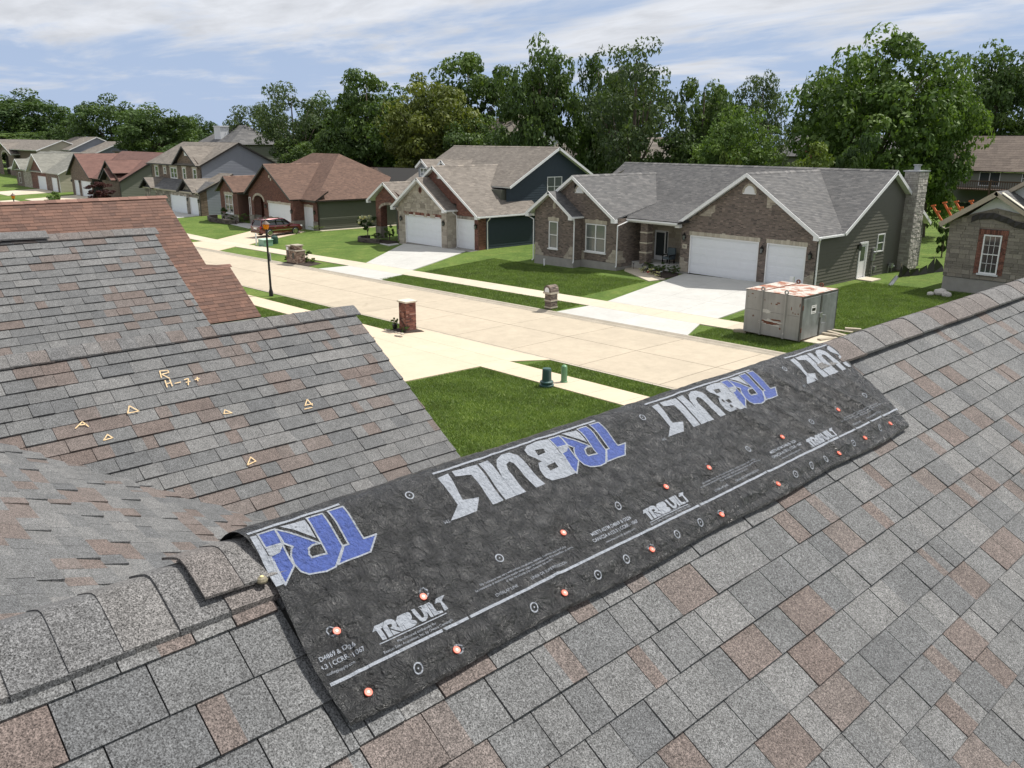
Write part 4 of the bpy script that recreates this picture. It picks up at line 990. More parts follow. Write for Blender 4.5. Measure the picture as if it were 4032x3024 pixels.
patch(garw, [(-27.55, -3.95), (-27.2, -3.95), (-27.2, -3.75), (-26.95, -3.75), (-26.95, -3.45), (-27.1, -3.35), (-27.55, -3.05)], 79)
# foundation
mb = MB(); mb.box(-45.05, -41.05, 43.17, 44.2, -9.0, -8.25); mb.box(-45.07, -37.74, 43.97, 60, -9.1, -8.26); mb.box(-33.67, -32.95, 45.57, 60, -8.7, -8.43); mb.box(-24.8, -24.06, 45.57, 59.9, -8.9, -8.42); mb.box(-27.8, -27.35, 45.57, 46, -8.7, -8.43); mb.build('foundation', M['fnd'], G)
mb = MB(); mb.box(-37.75, -33.65, 45.6, 47.6, -8.7, -8.2); mb.build('porch_floor', M['conc'], G)
mb = MB(); mb.box(-45.0, -24.2, 48.2, 59.8, -8.6, -5.4); mb.build('inner_wall', M['darktrim'], G)
garage_door(G, garw, -32.92, -27.85, -8.47, -6.0, cols=8); garage_door(G, garw, -27.30, -24.71, -8.47, -6.0, cols=4)
soldier(G, garw, -33.0, -27.78, -5.995, -5.75, 27, M['cream']); soldier(G, garw, -27.36, -24.65, -5.995, -5.75, 14, M['cream'], seed=4)
for P, (a, b_), z in ((FRONT(43.2), (-43.64, -42.55), -5.69), (FRONT(44.0), (-40.78, -38.7), -5.69)): soldier(G, P, a, b_, z, z + .26, max(5, int((b_ - a) / .19)), M['cream'], seed=7)
window(G, FRONT(43.2), -43.54, -42.65, -7.64, -5.71, 1, gl=M['blind'], sill=wt); window(G, FRONT(44.0), -40.68, -38.8, -7.64, -5.71, 2, gl=M['blind'], sill=wt)
window(G, FRONT(47.6), -35.05, -34.0, -7.75, -5.75, 1, grid=(4, 6), sill=wt)
arch_ring(G, garw, -28.8, -3.14, .37, .5, 17, M['cream'], fill=wt, rise=1.2); arch_ring(G, FRONT(44.0), -41.4, -3.62, .33, .46, 15, M['cream'], fill=wt, rise=1.2)
mb = MB(); mb.box(-29.25, -28.35, 45.55, 45.6, -3.2, -3.14); mb.box(-41.8, -41.0, 43.95, 44.0, -3.68, -3.62); mb.build('vent_sill', wt, G)
for (x, z, a, b_) in ((-43.05, -4.55, .05, .28), (-43.12, -4.62, .05, .16), (-42.98, -4.62, .05, .16)):
    mb = MB(); mb.box(x - a, x + a, 43.16, 43.2, z - b_, z + b_, .8); mb.build('stone_ornament', M['cream'], G)
wall_lamp(G, garw, -33.32, -6.15); wall_lamp(G, garw, -27.57, -6.45); wall_lamp(G, garw, -24.4, -6.5)
mb = MB(); mb.box(-33.48, -33.13, 45.56, 45.6, -6.9, -6.62, .9); pl = mb.build('house_number_plate', M['cream'], G)
me = text_tris('36', .2, .004)
for v in me.vertices: v.co = Vector((-33.43 + v.co.x, 45.553, -6.83 + v.co.y)) - LOC[G.name]
me.materials.append(M['black']); o = bpy.data.objects.new('house_number', me); C.objects.link(o); o.parent = pl
# porch: beam, post with stone bands, door, sidelight
mb = MB(); mb.box(-37.74, -33.66, 45.0, 45.2, -5.46, -5.2); mb.box(-37.74, -33.66, 45.2, 47.6, -5.24, -5.2); mb.build('porch_beam', wt, G)
post = part_empty(G, 'porch_post'); PX0, PX1, PY0, PY1 = -36.78, -36.2, 45.25, 45.83
for Pq, a, b_ in ((FRONT(PY0), PX0, PX1), (RIGHT(PX1), PY0, PY1), (LEFT(PX0), -PY1, -PY0)):
    masonry(Pq, [(a, -8.25), (b_, -8.25), (b_, -5.46), (a, -5.46)], post, M['brickg'], M['mortar'], seed=81, tone=(.45, .24), **BR)
for z in (-7.5, -6.85, -6.15): mb = MB(); mb.box(PX0 - .03, PX1 + .03, PY0 - .03, PY1 + .03, z, z + .09, .9); mb.build('stone_band', M['cream'], post)
mb = MB(); mb.box(-37.4, -36.2, 47.62, 47.7, -8.2, -6.1); fd = mb.build('front_door', wt, G)
mb = MB(); mb.box(-37.25, -36.55, 47.585, 47.62, -7.9, -6.3); mb.build('door_glass', M['glass'], fd)
mb = MB(); mb.box(-36.42, -36.28, 47.585, 47.62, -7.7, -6.2); mb.build('sidelight', M['glass'], fd)
# side wall with siding, door, window, meters, lamp
sp = [(45.62, -8.4), (59.9, -8.4), (59.9, -5.45), (54.05, -2.04), (48.2, -5.38), (45.62, -5.38)]
w = part_empty(G, 'siding_wall'); siding(RIGHT(-24.08), sp, w, M['sidg'], expo=.2, holes=[(50.8, 51.92, -8.45, -6.1), (53.12, 54.14, -6.9, -5.72)])
w = part_empty(G, 'siding_wall'); siding(LEFT(-45.07), [(-59.9, -8.3), (-44.1, -8.3), (-44.1, -5.0), (-54, -2.1), (-59.9, -5.4)], w, M['sidg'], expo=.4)
window(G, RIGHT(-24.07), 53.14, 54.12, -6.88, -5.74, 1)
mb = MB(); mb.box(-24.1, -24.02, 50.82, 50.93, -8.3, -6.08); mb.box(-24.1, -24.02, 51.8, 51.9, -8.3, -6.08); mb.box(-24.1, -24.02, 50.93, 51.8, -6.2, -6.08); dd = mb.build('side_door', wt, G)
mb = MB(); mb.box(-24.12, -24.07, 50.93, 51.8, -8.28, -6.2); mb.build('door_leaf', wt, dd)
mb = MB(); mb.box(-24.07, -24.06, 51.08, 51.62, -7.25, -6.38); mb.build('door_glass', M['glass'], dd)
mb = MB(); mb.box(-24.1, -23.9, 50.8, 51.92, -8.55, -8.3); mb.build('door_step', M['conc'], dd)
wall_lamp(G, RIGHT(-24.06), 50.6, -6.35)
mb = MB(); mb.cyl((-23.98, 52.68, -8.6), (-23.98, 52.68, -7.2), .03, n=8); mb.box(-24.06, -23.92, 52.56, 52.84, -7.35, -6.55); mb.cyl((-23.92, 52.7, -6.85), (-23.8, 52.7, -6.85), .09, n=12); mb.box(-24.06, -23.9, 52.95, 53.15, -8.0, -7.75); mb.build('electric_meter', M['galv'], G)
mb = MB(); mb.tube([(-23.95, 55.0, -8.5), (-23.95, 55.0, -7.9), (-23.95, 55.5, -7.9), (-23.95, 55.5, -8.5)], .03, 6); mb.box(-24.0, -23.8, 55.1, 55.4, -8.05, -7.75); mb.lathe((-23.88, 55.5, -8.0), [(.1, 0), (.12, .05), (.06, .12)], 10); mb.build('gas_meter', M['galv'], G)
# chimney: coursed stones one by one
ch = part_empty(G, 'chimney'); chx = (-24.05, -23.39); chy = (56.46, 57.9)
mb = MB(); mb.box(-24.3, -23.41, 56.48, 57.88, -8.5, -2.0); mb.build('chimney_core', M['mortard'], ch)
masonry(RIGHT(-23.41), [(56.48, -8.3), (57.88, -8.3), (57.88, -1.98), (56.48, -1.98)], ch, M['chst'], M['mortard'], bw=.27, bh=.14, joint=.022, depth=.04, irregular=True, rows=(.1, .14, .2), seed=91, indiv=190, jit=.014, name='chimney_stone', skip_back=True, tone=(.6, .25), order=dist_cam)
masonry(FRONT(56.48), [(-24.3, -8.3), (-23.39, -8.3), (-23.39, -1.98), (-24.3, -1.98)], ch, M['chst'], M['mortard'], bw=.27, bh=.16, joint=.016, depth=.03, irregular=True, rows=(.12, .16, .22), seed=92, indiv=110, name='chimney_stone', skip_back=True, tone=(.3, .2), order=dist_cam)
mb = MB(); mb.box(-24.4, -23.3, 56.4, 57.97, -1.98, -1.9); mb.build('chimney_cap', M['galv'], ch)
mb = MB(); mb.cyl((-23.85, 57.15, -1.9), (-23.85, 57.15, -1.62), .2, n=16); mb.cyl((-23.85, 57.15, -1.6), (-23.85, 57.15, -1.53), .26, .26, n=16); mb.build('flue', M['galv'], ch)
# gutters, downspouts
for a, b_ in (((-37.75, 44.87, -5.26), (-33.5, 44.87, -5.26)), ((-23.78, 45.15, -5.36), (-23.78, 48.1, -5.36)), ((-40.93, 42.8, -5.28), (-40.93, 44.0, -5.28)), ((-45.75, 42.8, -5.3), (-45.75, 44, -5.3))): gutter(G, a, b_, wt)
downspout(G, (-40.93, 43.0, -5.3), (-41.0, 43.12, -8.5), (.4, -1, 0), wt); downspout(G, (-37.6, 44.85, -5.3), (-37.72, 43.93, -8.5), (.4, -1, 0), wt)
downspout(G, (-23.78, 45.3, -5.4), (-24.0, 45.66, -8.5), (0, -1, 0), wt); downspout(G, (-45.72, 43.0, -5.3), (-45.1, 43.12, -8.7), (0, -1, 0), wt)
for (x, y, z, s) in ((-33.9, 45.2, -5.32, 1), (-23.82, 45.2, -5.3, -1), (-45.85, 43.6, -5.24, 1), (-37.71, 43.6, -5.24, -1), (-45.65, 42.8, -5.22, 1), (-40.95, 42.8, -5.22, -1)): returns(G, x, y, z, s, wt)

# ---- navy sided house with a pale stone garage gable
Cc = thing('stone_and_brick_house', (-58, 44, gz(-58, 45)), 'tan-roofed house with pale stone garage gable, red brick and navy side wall', 'house')
tn = M['tan']
ygable(Cc, -59.4, -3.25, 43.0, 47.0, .655, 4.0, 3.75, tn, 101, wt, cap=tn, yrr=44.38)
ygable(Cc, -58.5, -2.28, 44.0, 51.35, .645, 4.2, 5.9, tn, 103, wt, yrr=51.35, cap=tn, indiv=60)
roof(Cc, [(-68.3, 54.2, -.75), (-53.5, 54.2, -.75), (-53.5, 48.3, -3.94), (-68.3, 48.3, -3.94)], tn, seed=105, fascia=([(1, 2)], wt))
roof(Cc, [(-68.3, 48.3, -3.94), (-60.5, 48.3, -3.94), (-60.5, 44.7, -5.88), (-68.3, 44.7, -5.88)], tn, seed=106)
roof(Cc, [(-53.5, 54.2, -.75), (-68.3, 54.2, -.75), (-68.3, 60.2, -3.99), (-53.5, 60.2, -3.99)], tn, seed=107, fascia=([(3, 0)], wt))
ridge_caps(Cc, (-68.3, 54.2, -.74), (-53.5, 54.2, -.74), tn, sl=.54, step=.3)
ygable(Cc, -66.0, -3.92, 44.0, 48.2, .6, 2.85, 2.6, tn, 109, wt, cap=tn)
w = part_empty(Cc, 'stone_wall'); masonry(FRONT(43.4), [(-62.72, -9.1), (-55.8, -9.1), (-55.8, -5.8), (-59.4, -3.45), (-62.72, -5.6)], w, M['stone'], M['mortar'], bw=.42, bh=.2, joint=.015, depth=.03, irregular=True, rows=(.13, .2, .3), holes=[(-61.7, -56.53, -9.2, -6.41)], seed=111, indiv=170, order=dist_cam, tone=(.55, .24))
w = part_empty(Cc, 'stone_wall'); masonry(RIGHT(-55.78), [(43.4, -9.1), (44.4, -9.1), (44.4, -5.8), (43.4, -5.8)], w, M['stone'], M['mortar'], bw=.4, bh=.2, joint=.015, depth=.03, irregular=True, rows=(.13, .2, .3), seed=112, tone=(.5, .24))
w = part_empty(Cc, 'brick_wall'); masonry(FRONT(44.4), [(-55.75, -9.0), (-52.93, -9.0), (-52.93, -5.92), (-58.5, -2.45), (-61.5, -4.4), (-61.5, -5.2), (-55.75, -5.2)], w, M['brickr'], M['mortard'], holes=[(-55.68, -53.42, -9.2, -6.45)], seed=113, tone=(.45, .22), **BR)
w = part_empty(Cc, 'brick_wall'); masonry(RIGHT(-52.92), [(44.4, -9.0), (45.2, -9.0), (45.2, -5.95), (44.4, -5.95)], w, M['brickr'], M['mortard'], seed=114, tone=(.5, .22), **BR)
w = part_empty(Cc, 'brick_wall')
masonry(FRONT(44.4), [(-67.86, -9.0), (-67.1, -9.0), (-67.1, -6.35), (-66.4, -6.02), (-65.65, -5.93), (-64.9, -6.02), (-64.3, -6.35), (-64.3, -9.0), (-62.75, -9.0), (-62.75, -5.5), (-66.0, -4.1), (-67.86, -5.4)], w, M['brickr'], M['mortard'], seed=115, tone=(.45, .22), **BR)
masonry(RIGHT(-67.1), [(44.4, -9.0), (45.1, -9.0), (45.1, -6.0), (44.4, -6.0)], w, M['brickr'], M['mortard'], seed=116, tone=(.45, .22), **BR)
arch_ring(Cc, FRONT(44.4), -65.7, -6.38, 1.42, 1.66, 21, M['stone'], rise=.3)
mb = MB(); mb.box(-67.9, -67.08, 44.3, 45.1, -9.1, -8.0); mb.box(-64.32, -62.8, 44.33, 44.4, -9.1, -8.0); mb.build('stone_base', M['stoneg'], Cc)
mb = MB(); mb.box(-67.8, -63, 46.6, 59.8, -8.9, -5.6); mb.box(-63, -54.2, 48, 59.8, -9, -4.2); mb.build('inner_wall', M['sido'], Cc)
garage_door(Cc, FRONT(43.4), -61.7, -56.53, -8.9, -6.41); garage_door(Cc, FRONT(44.4), -55.68, -53.42, -8.95, -6.45, cols=4)
soldier(Cc, FRONT(43.4), -61.9, -56.5, -6.4, -6.16, 46, M['brickr'], key=False, name='lintel_brick'); soldier(Cc, FRONT(44.4), -55.74, -53.35, -6.44, -6.2, 20, M['stoneg'], key=False)
arch_ring(Cc, FRONT(44.4), -57.95, -3.32, .3, .42, 13, M['cream'], fill=wt, rise=1.2)
mb = MB(); mb.box(-59.62, -59.2, 43.36, 43.42, -4.45, -4.1, .5); mb.box(-59.5, -59.32, 43.36, 43.42, -4.55, -4.0, .5); mb.build('brick_ornament', M['brickr'], Cc)
for P, u, v in ((FRONT(43.4), -62.25, -6.85), (FRONT(43.4), -56.15, -6.85), (FRONT(44.4), -53.15, -6.95)): wall_lamp(Cc, P, u, v)
w = part_empty(Cc, 'siding_wall'); siding(RIGHT(-52.93), [(45.2, -9.0), (51.2, -9.0), (51.2, -5.98), (45.2, -5.98)], w, M['sidn'], expo=.2)
w = part_empty(Cc, 'siding_wall'); siding(RIGHT(-54.0), [(48.4, -9.0), (60, -9.0), (60, -4.05), (54.2, -.95), (48.4, -4.08)], w, M['sidn'], expo=.2, holes=[(53.2, 55.05, -4.95, -3.25)])
window(Cc, RIGHT(-54.0), 53.2, 55.05, -4.95, -3.25, 2, gl=M['blind'])
mb = MB(); mb.box(-62.6, -52.9, 43.42, 51.2, -9.2, -8.86); mb.build('foundation', M['fnd'], Cc)
for k, (xa, xb, xp, zp) in enumerate(((-66.7, -64.75, -65.74, -1.93), (-63.5, -61.9, -62.69, -1.95))):
    ygable(Cc, xp, zp, 48.2, 51.9, .72, .98, .98, tn, 120 + k * 2, wt)
    mb = MB(); mb.box(xa + .1, xb - .1, 48.5, 52, -4.0, -2.72); mb.poly([(xa + .1, 48.5, -2.72), (xb - .1, 48.5, -2.72), (xp, 48.5, zp - .12)]); mb.build('dormer_wall', M['sidb'], Cc)
    window(Cc, FRONT(48.5), xp - .55, xp + .6, -3.5, -2.72, 2, grid=(2, 3), sash=True)
gutter(Cc, (-52.55, 44.0, -6.14), (-52.55, 51.3, -6.14), wt); gutter(Cc, (-55.6, 43.0, -5.78), (-55.6, 44.4, -5.78), wt)
downspout(Cc, (-52.55, 45.3, -6.2), (-52.86, 45.3, -8.95), (1, 0, 0), wt); downspout(Cc, (-55.6, 43.9, -5.85), (-55.66, 44.33, -8.9), (.3, -1, 0), wt)
for (x, y, z, s) in ((-63.4, 43.0, -5.86, 1), (-55.65, 43.0, -5.7, -1), (-68.85, 44.0, -5.62, 1), (-52.6, 44.0, -6.08, -1)): returns(Cc, x, y, z, s, wt)

# ---- brown hip roofed house
B = thing('hip_roof_house', (-90, 45, gz(-90, 46)), 'brown hip-roofed brick house with arched entry and dark green-grey side wall', 'house')
bn = M['brn']; bz = M['bronze']
roof(B, [(-94.4, 53, -1.83), (-88.3, 53, -1.83), (-80.9, 45.4, -6.45), (-101.8, 45.4, -6.45)], bn, seed=131)
roof(B, [(-88.3, 53, -1.83), (-80.9, 45.4, -6.45), (-80.9, 60.6, -6.45)], bn, seed=132, indiv=60, order=dist_cam)
roof(B, [(-88.3, 53, -1.83), (-94.4, 53, -1.83), (-101.8, 60.6, -6.45), (-80.9, 60.6, -6.45)], bn, seed=133)
roof(B, [(-94.4, 53, -1.83), (-101.8, 45.4, -6.45), (-101.8, 60.6, -6.45)], bn, seed=134)
ygable(B, -89.7, -2.89, 44.1, 51.25, .62, 5.45, 5.75, bn, 135, bz, yl=45.6, yrr=45.45, cap=bn)
ygable(B, -99.35, -4.5, 43.6, 48.6, .68, 2.6, 2.6, bn, 137, bz, cap=bn)
roof(B, [(-84.1, 47, -5.5), (-80.9, 47, -5.5), (-80.9, 45.4, -6.45), (-84.1, 45.4, -6.45)], bn, seed=139)
roof(B, [(-93, 59, -3.55), (-80.2, 59, -3.35), (-80.2, 53.5, -6.6), (-93, 53.5, -6.6)], bn, seed=140)
roof(B, [(-80.2, 59, -3.35), (-93, 59, -3.55), (-93, 64.5, -6.6), (-80.2, 64.5, -6.6)], bn, seed=141)
brd = dict(bw=.215, bh=.078, joint=.013, depth=.012)
w = part_empty(B, 'brick_wall'); masonry(FRONT(44.5), [(-94.72, -8.9), (-93.5, -8.9), (-93.5, -7.0), (-93.1, -6.6), (-92.25, -6.4), (-91.4, -6.6), (-91.0, -7.0), (-91.0, -8.9), (-84.12, -8.9), (-84.12, -6.5), (-89.7, -3.1), (-94.72, -6.2)], w, M['brickr'], M['mortard'], holes=[(-89.87, -84.72, -9.9, -7.1)], seed=142, tone=(.3, .2), **brd)
w = part_empty(B, 'brick_wall'); masonry(RIGHT(-84.11), [(44.5, -9.8), (45.8, -9.8), (45.8, -6.5), (44.5, -6.5)], w, M['brickr'], M['mortard'], seed=143, tone=(.3, .2), **brd)
w = part_empty(B, 'brick_wall'); masonry(FRONT(45.8), [(-84.1, -9.8), (-81.27, -9.8), (-81.27, -6.5), (-84.1, -6.5)], w, M['brickr'], M['mortard'], holes=[(-84.66, -82.2, -9.9, -7.25)], seed=144, tone=(.3, .2), **brd)
w = part_empty(B, 'brick_wall'); masonry(FRONT(44.0), [(-101.4, -8.9), (-96.7, -8.9), (-96.7, -6.3), (-99.35, -4.65), (-101.4, -6.1)], w, M['brickr'], M['mortard'], holes=[(-100.1, -97.95, -8.9, -6.65)], seed=145, tone=(.3, .2), **brd)
w = part_empty(B, 'brick_wall'); masonry(FRONT(46.0), [(-96.7, -8.9), (-94.7, -8.9), (-94.7, -6.3), (-96.7, -6.3)], w, M['brickr'], M['mortard'], seed=146, tone=(.3, .2), **brd)
for (P, poly) in ((FRONT(43.95), [(-101.45, -9.8), (-96.65, -9.8), (-96.65, -8.9), (-101.45, -8.9)]), (FRONT(45.95), [(-96.7, -9.8), (-94.7, -9.8), (-94.7, -8.9), (-96.7, -8.9)]), (FRONT(44.45), [(-94.76, -9.8), (-93.5, -9.8), (-93.5, -8.7), (-94.76, -8.7)]), (FRONT(44.45), [(-91.0, -9.8), (-89.95, -9.8), (-89.95, -8.7), (-91.0, -8.7)]), (FRONT(44.45), [(-84.7, -9.8), (-84.06, -9.8), (-84.06, -8.7), (-84.7, -8.7)]), (RIGHT(-84.06), [(44.45, -9.8), (45.75, -9.8), (45.75, -8.7), (44.45, -8.7)]), (FRONT(45.75), [(-82.2, -9.8), (-81.22, -9.8), (-81.22, -8.7), (-82.2, -8.7)])):
    w = part_empty(B, 'stone_skirt'); masonry(P, poly, w, M['stoneg'], M['mortar'], bw=.45, bh=.2, joint=.015, depth=.03, irregular=True, rows=(.15, .2, .28), seed=147, tone=(.5, .2))
w = part_empty(B, 'siding_wall'); siding(RIGHT(-81.25), [(45.85, -9.6), (57.5, -9.6), (57.5, -6.55), (45.85, -6.55)], w, M['sido'], expo=.2)
mb = MB(); mb.box(-81.3, -81.2, 45.78, 57.5, -10, -9.6); mb.build('foundation', M['conc'], B)
mb = MB(); mb.box(-101.3, -94.8, 46.1, 60, -9.8, -6.5); mb.box(-94.6, -81.4, 48, 60, -9.8, -6.5); mb.box(-94, -90.5, 46.4, 47, -9.8, -6.5); mb.build('inner_wall', M['brickr'], B)
garage_door(B, FRONT(44.5), -89.87, -84.72, -9.75, -7.1); garage_door(B, FRONT(45.8), -84.1, -82.2, -9.75, -7.25, cols=3)
soldier(B, FRONT(44.5), -90.1, -84.6, -7.09, -6.86, 12, M['cream']); soldier(B, FRONT(45.8), -84.08, -82.1, -7.24, -7.0, 5, M['cream'])
arch_ring(B, FRONT(44.5), -92.25, -7.05, 1.25, 1.5, 15, M['cream'], rise=.52)
window(B, FRONT(44.0), -100.05, -97.98, -8.85, -6.68, 2, sash=True, sill=wt); soldier(B, FRONT(44.0), -100.3, -97.75, -6.66, -6.35, 9, M['cream'])
window(B, FRONT(44.5), -94.65, -94.2, -8.75, -6.7, 1)
for (x, z) in ((-88.85, -3.95), (-88.85, -4.5), (-89.2, -4.2), (-88.5, -4.2)): mb = MB(); mb.box(x - .12, x + .12, 44.46, 44.5, z - .13, z + .13, .9); mb.build('stone_ornament', M['cream'], B)
for P, u, v in ((FRONT(44.5), -90.4, -7.5), (FRONT(44.5), -84.4, -7.75), (FRONT(45.8), -81.75, -7.75)): wall_lamp(B, P, u, v)
gutter(B, (-80.82, 45.4, -6.52), (-80.82, 60, -6.52), bz); downspout(B, (-80.82, 45.9, -6.6), (-81.17, 45.9, -9.7), (1, 0, 0), bz)
mb = MB(); mb.beam((-101.9, 45.34, -6.55), (-80.9, 45.34, -6.55), .03, .2); mb.build('fascia_board', bz, B)

# ---- two storey brown brick house
D = thing('two_storey_house', (-118, 45, gz(-118, 46)), 'two-storey brown brick house with blue-grey side wall and steep front gable', 'house')
roof(D, [(-129.8, 51.3, -.72), (-110.85, 51.3, -.72), (-110.85, 45.6, -3.66), (-129.8, 45.6, -3.66)], tn, seed=151, expo=.2, tabw=(.4, .8), fascia=([(1, 2)], M['darktrim']))
roof(D, [(-110.85, 51.3, -.72), (-129.8, 51.3, -.72), (-129.8, 57, -3.66), (-110.85, 57, -3.66)], tn, seed=152, expo=.2, tabw=(.4, .8), fascia=([(3, 0)], M['darktrim']))
ygable(D, -115.9, -1.18, 45.5, 50.4, .6, 4.1, 4.2, tn, 153, M['darktrim'], yl=45.7, yrr=45.7, expo=.2, tabw=(.4, .8))
roof(D, [(-127, 46, -5.6), (-107.3, 46, -5.6), (-107.3, 43.6, -6.85), (-127, 43.6, -6.85)], M['gray'], seed=155, expo=.2, tabw=(.4, .8), fascia=([(2, 3)], M['cream']))
roof(D, [(-111.2, 48.5, -4.6), (-107.3, 48.5, -4.6), (-107.3, 43.6, -6.85), (-111.2, 43.6, -6.85)], tn, seed=156, expo=.2, tabw=(.4, .8), fascia=([(1, 2)], M['darktrim']))
ygable(D, -110.8, -5.22, 43.3, 47.5, .61, 2.7, 2.7, tn, 157, M['darktrim'], expo=.2, tabw=(.4, .8))
ygable(D, -124.66, -5.5, 43.2, 46, .6, 2.4, 2.3, tn, 159, M['darktrim'], expo=.2, tabw=(.4, .8))
w = part_empty(D, 'brick_wall'); masonry(FRONT(46.0), [(-128.9, -6.2), (-111.22, -6.2), (-111.22, -3.75), (-115.9, -1.35), (-119.9, -3.7), (-128.9, -3.7)], w, M['brickt'], M['mortard'], bw=.3, bh=.1, joint=.015, depth=.012, holes=[(-127.64, -126.39, -5.53, -4.02), (-124.27, -123.48, -5.04, -4.11), (-121.8, -119.5, -5.59, -4.09), (-117.4, -116.41, -5.61, -4.01), (-113.89, -112.84, -5.5, -4.08)], seed=161)
w = part_empty(D, 'stone_wall'); masonry(FRONT(44.0), [(-127, -10.2), (-125.0, -10.2), (-125.0, -7.6), (-124.4, -7.15), (-123.2, -7.15), (-122.6, -7.6), (-122.6, -10.2), (-107.62, -10.2), (-107.62, -6.95), (-110.8, -5.4), (-113.3, -6.9), (-122.4, -6.9), (-124.66, -5.7), (-127, -6.9)], w, M['stoneg'], M['mortar'], bw=.42, bh=.2, joint=.015, depth=.03, irregular=True, rows=(.15, .2, .3), holes=[(-117.45, -112.1, -10.3, -7.46), (-110.95, -108.4, -10.3, -7.52)], seed=162)
arch_ring(D, FRONT(44.0), -123.8, -7.65, 1.2, 1.45, 13, M['cream'], rise=.42)
garage_door(D, FRONT(44.0), -117.45, -112.1, -10.0, -7.46); garage_door(D, FRONT(44.0), -110.95, -108.4, -10.0, -7.52, cols=4)
soldier(D, FRONT(44.0), -117.7, -111.9, -7.45, -7.2, 14, M['stone'], key=False); soldier(D, FRONT(44.0), -111.2, -108.2, -7.5, -7.25, 8, M['brickt'], key=False)
for (a, b_, c, d, u) in ((-127.64, -126.39, -5.53, -4.02, 1), (-124.27, -123.48, -5.04, -4.11, 1), (-121.8, -119.5, -5.59, -4.09, 2), (-117.4, -116.41, -5.61, -4.01, 1), (-113.89, -112.84, -5.5, -4.08, 1)):
    window(D, FRONT(46.0), a, b_, c, d, u, fw=.12)
    mb = MB(); mb.box(a - .22, a - .02, 45.93, 46, c - .1, d + .2, .8); mb.box(b_ + .02, b_ + .22, 45.93, 46, c - .1, d + .2, .8); mb.box(a - .3, b_ + .3, 45.92, 46, d + .02, d + .26, .9); mb.build('window_surround', M['cream'], D)
mb = MB(); mb.poly([(-116.35, 45.95, -2.45), (-115.2, 45.95, -2.45), (-115.2, 45.95, -1.95), (-115.75, 45.95, -1.45), (-116.35, 45.95, -1.95)]); mb.build('gable_vent', wt, D)
w = part_empty(D, 'siding_wall'); siding(RIGHT(-111.2), [(46.0, -6.0), (56.8, -6.0), (56.8, -3.75), (51.3, -.9), (46.0, -3.7)], w, M['sidb'], expo=.2)
w = part_empty(D, 'siding_wall'); siding(RIGHT(-107.6), [(44.9, -9.9), (56, -9.9), (56, -4.9), (48.5, -4.75), (44.9, -6.4)], w, M['sidb'], expo=.2)
w = part_empty(D, 'brick_wall'); masonry(RIGHT(-107.58), [(44.0, -10.1), (44.9, -10.1), (44.9, -6.6), (44.0, -6.9)], w, M['brickt'], M['mortard'], bw=.3, bh=.1, joint=.015, depth=.012, seed=163)
mb = MB(); mb.box(-128.8, -111.4, 46.1, 56.5, -10, -3.8); mb.box(-126.9, -107.8, 46.1, 56.5, -10, -6.4); mb.build('inner_wall', M['brickt'], D)
for u, v in ((-111.5, -7.9), (-107.95, -7.9)): wall_lamp(D, FRONT(44.0), u, v)
gutter(D, (-129.9, 45.55, -3.72), (-120, 45.55, -3.72), bz); downspout(D, (-129.6, 45.55, -3.8), (-129.0, 45.93, -6.8), (0, -1, 0), bz); downspout(D, (-111.3, 45.6, -3.8), (-111.3, 45.93, -6.2), (0, -1, 0), bz)
downspout(D, (-107.7, 43.6, -6.9), (-107.65, 43.95, -9.95), (0, -1, 0), bz)

# ---- faded red roofed house
E_ = thing('red_roof_house', (-150, 45, gz(-150, 46)), 'faded red-roofed brick house with two steep gables behind the dark red tree', 'house')
rf = M['redf']; XP = dict(expo=.3, tabw=(.5, 1.0))
roof(E_, [(-157.5, 51.5, -2.4), (-137.6, 51.5, -2.4), (-137.6, 44, -6.6), (-157.5, 44, -6.6)], rf, seed=171, fascia=([(1, 2)], M['darktrim']), **XP)
roof(E_, [(-137.6, 51.5, -2.4), (-163, 51.5, -2.4), (-163, 59, -6.6), (-137.6, 59, -6.6)], rf, seed=172, fascia=([(3, 0)], M['darktrim']), **XP)
ygable(E_, -157.6, -2.78, 43.6, 51.2, .575, 6.3, 6.6, rf, 173, M['darktrim'], **XP)
ygable(E_, -142.2, -3.57, 43.7, 49.5, .62, 4.6, 3.0, rf, 175, M['darktrim'], **XP)
ygable(E_, -141.6, -4.75, 43.2, 46, .62, 2.8, 2.75, rf, 177, M['darktrim'], **XP)
for k, (P, poly, hol) in enumerate(((FRONT(44.0), [(-162.2, -10.1), (-151.0, -10.1), (-151.0, -6.6), (-157.6, -3.0), (-162.2, -5.6)], [(-160.6, -158.3, -10.2, -7.22), (-156.85, -151.5, -10.2, -7.2)]), (FRONT(46.0), [(-151, -10.1), (-146.0, -10.1), (-146.0, -6.2), (-151, -6.2)], []), (FRONT(44.1), [(-146.0, -10.1), (-138.05, -10.1), (-138.05, -6.5), (-142.2, -3.8), (-146.0, -6.0)], []))):
    w = part_empty(E_, 'brick_wall'); masonry(P, poly, w, M['brickt'], M['mortard'], bw=.42, bh=.15, joint=.02, depth=.012, holes=hol, seed=180 + k, tone=(.4, .2))
garage_door(E_, FRONT(44.0), -160.6, -158.3, -9.75, -7.22, cols=3); garage_door(E_, FRONT(44.0), -156.85, -151.5, -9.75, -7.2)
w = part_empty(E_, 'siding_wall'); siding(RIGHT(-138.0), [(44.2, -9.9), (58.5, -9.9), (58.5, -6.5), (51.5, -2.7), (44.2, -6.6)], w, M['sidm'], expo=.25)
for u, v in ((-162.0, -7.4), (-157.6, -7.4), (-151.2, -7.5)): wall_lamp(E_, FRONT(44.0), u, v)
mb = MB(); mb.box(-162, -138.2, 46.2, 58.5, -10, -6.6); mb.build('inner_wall', M['sidm'], E_)

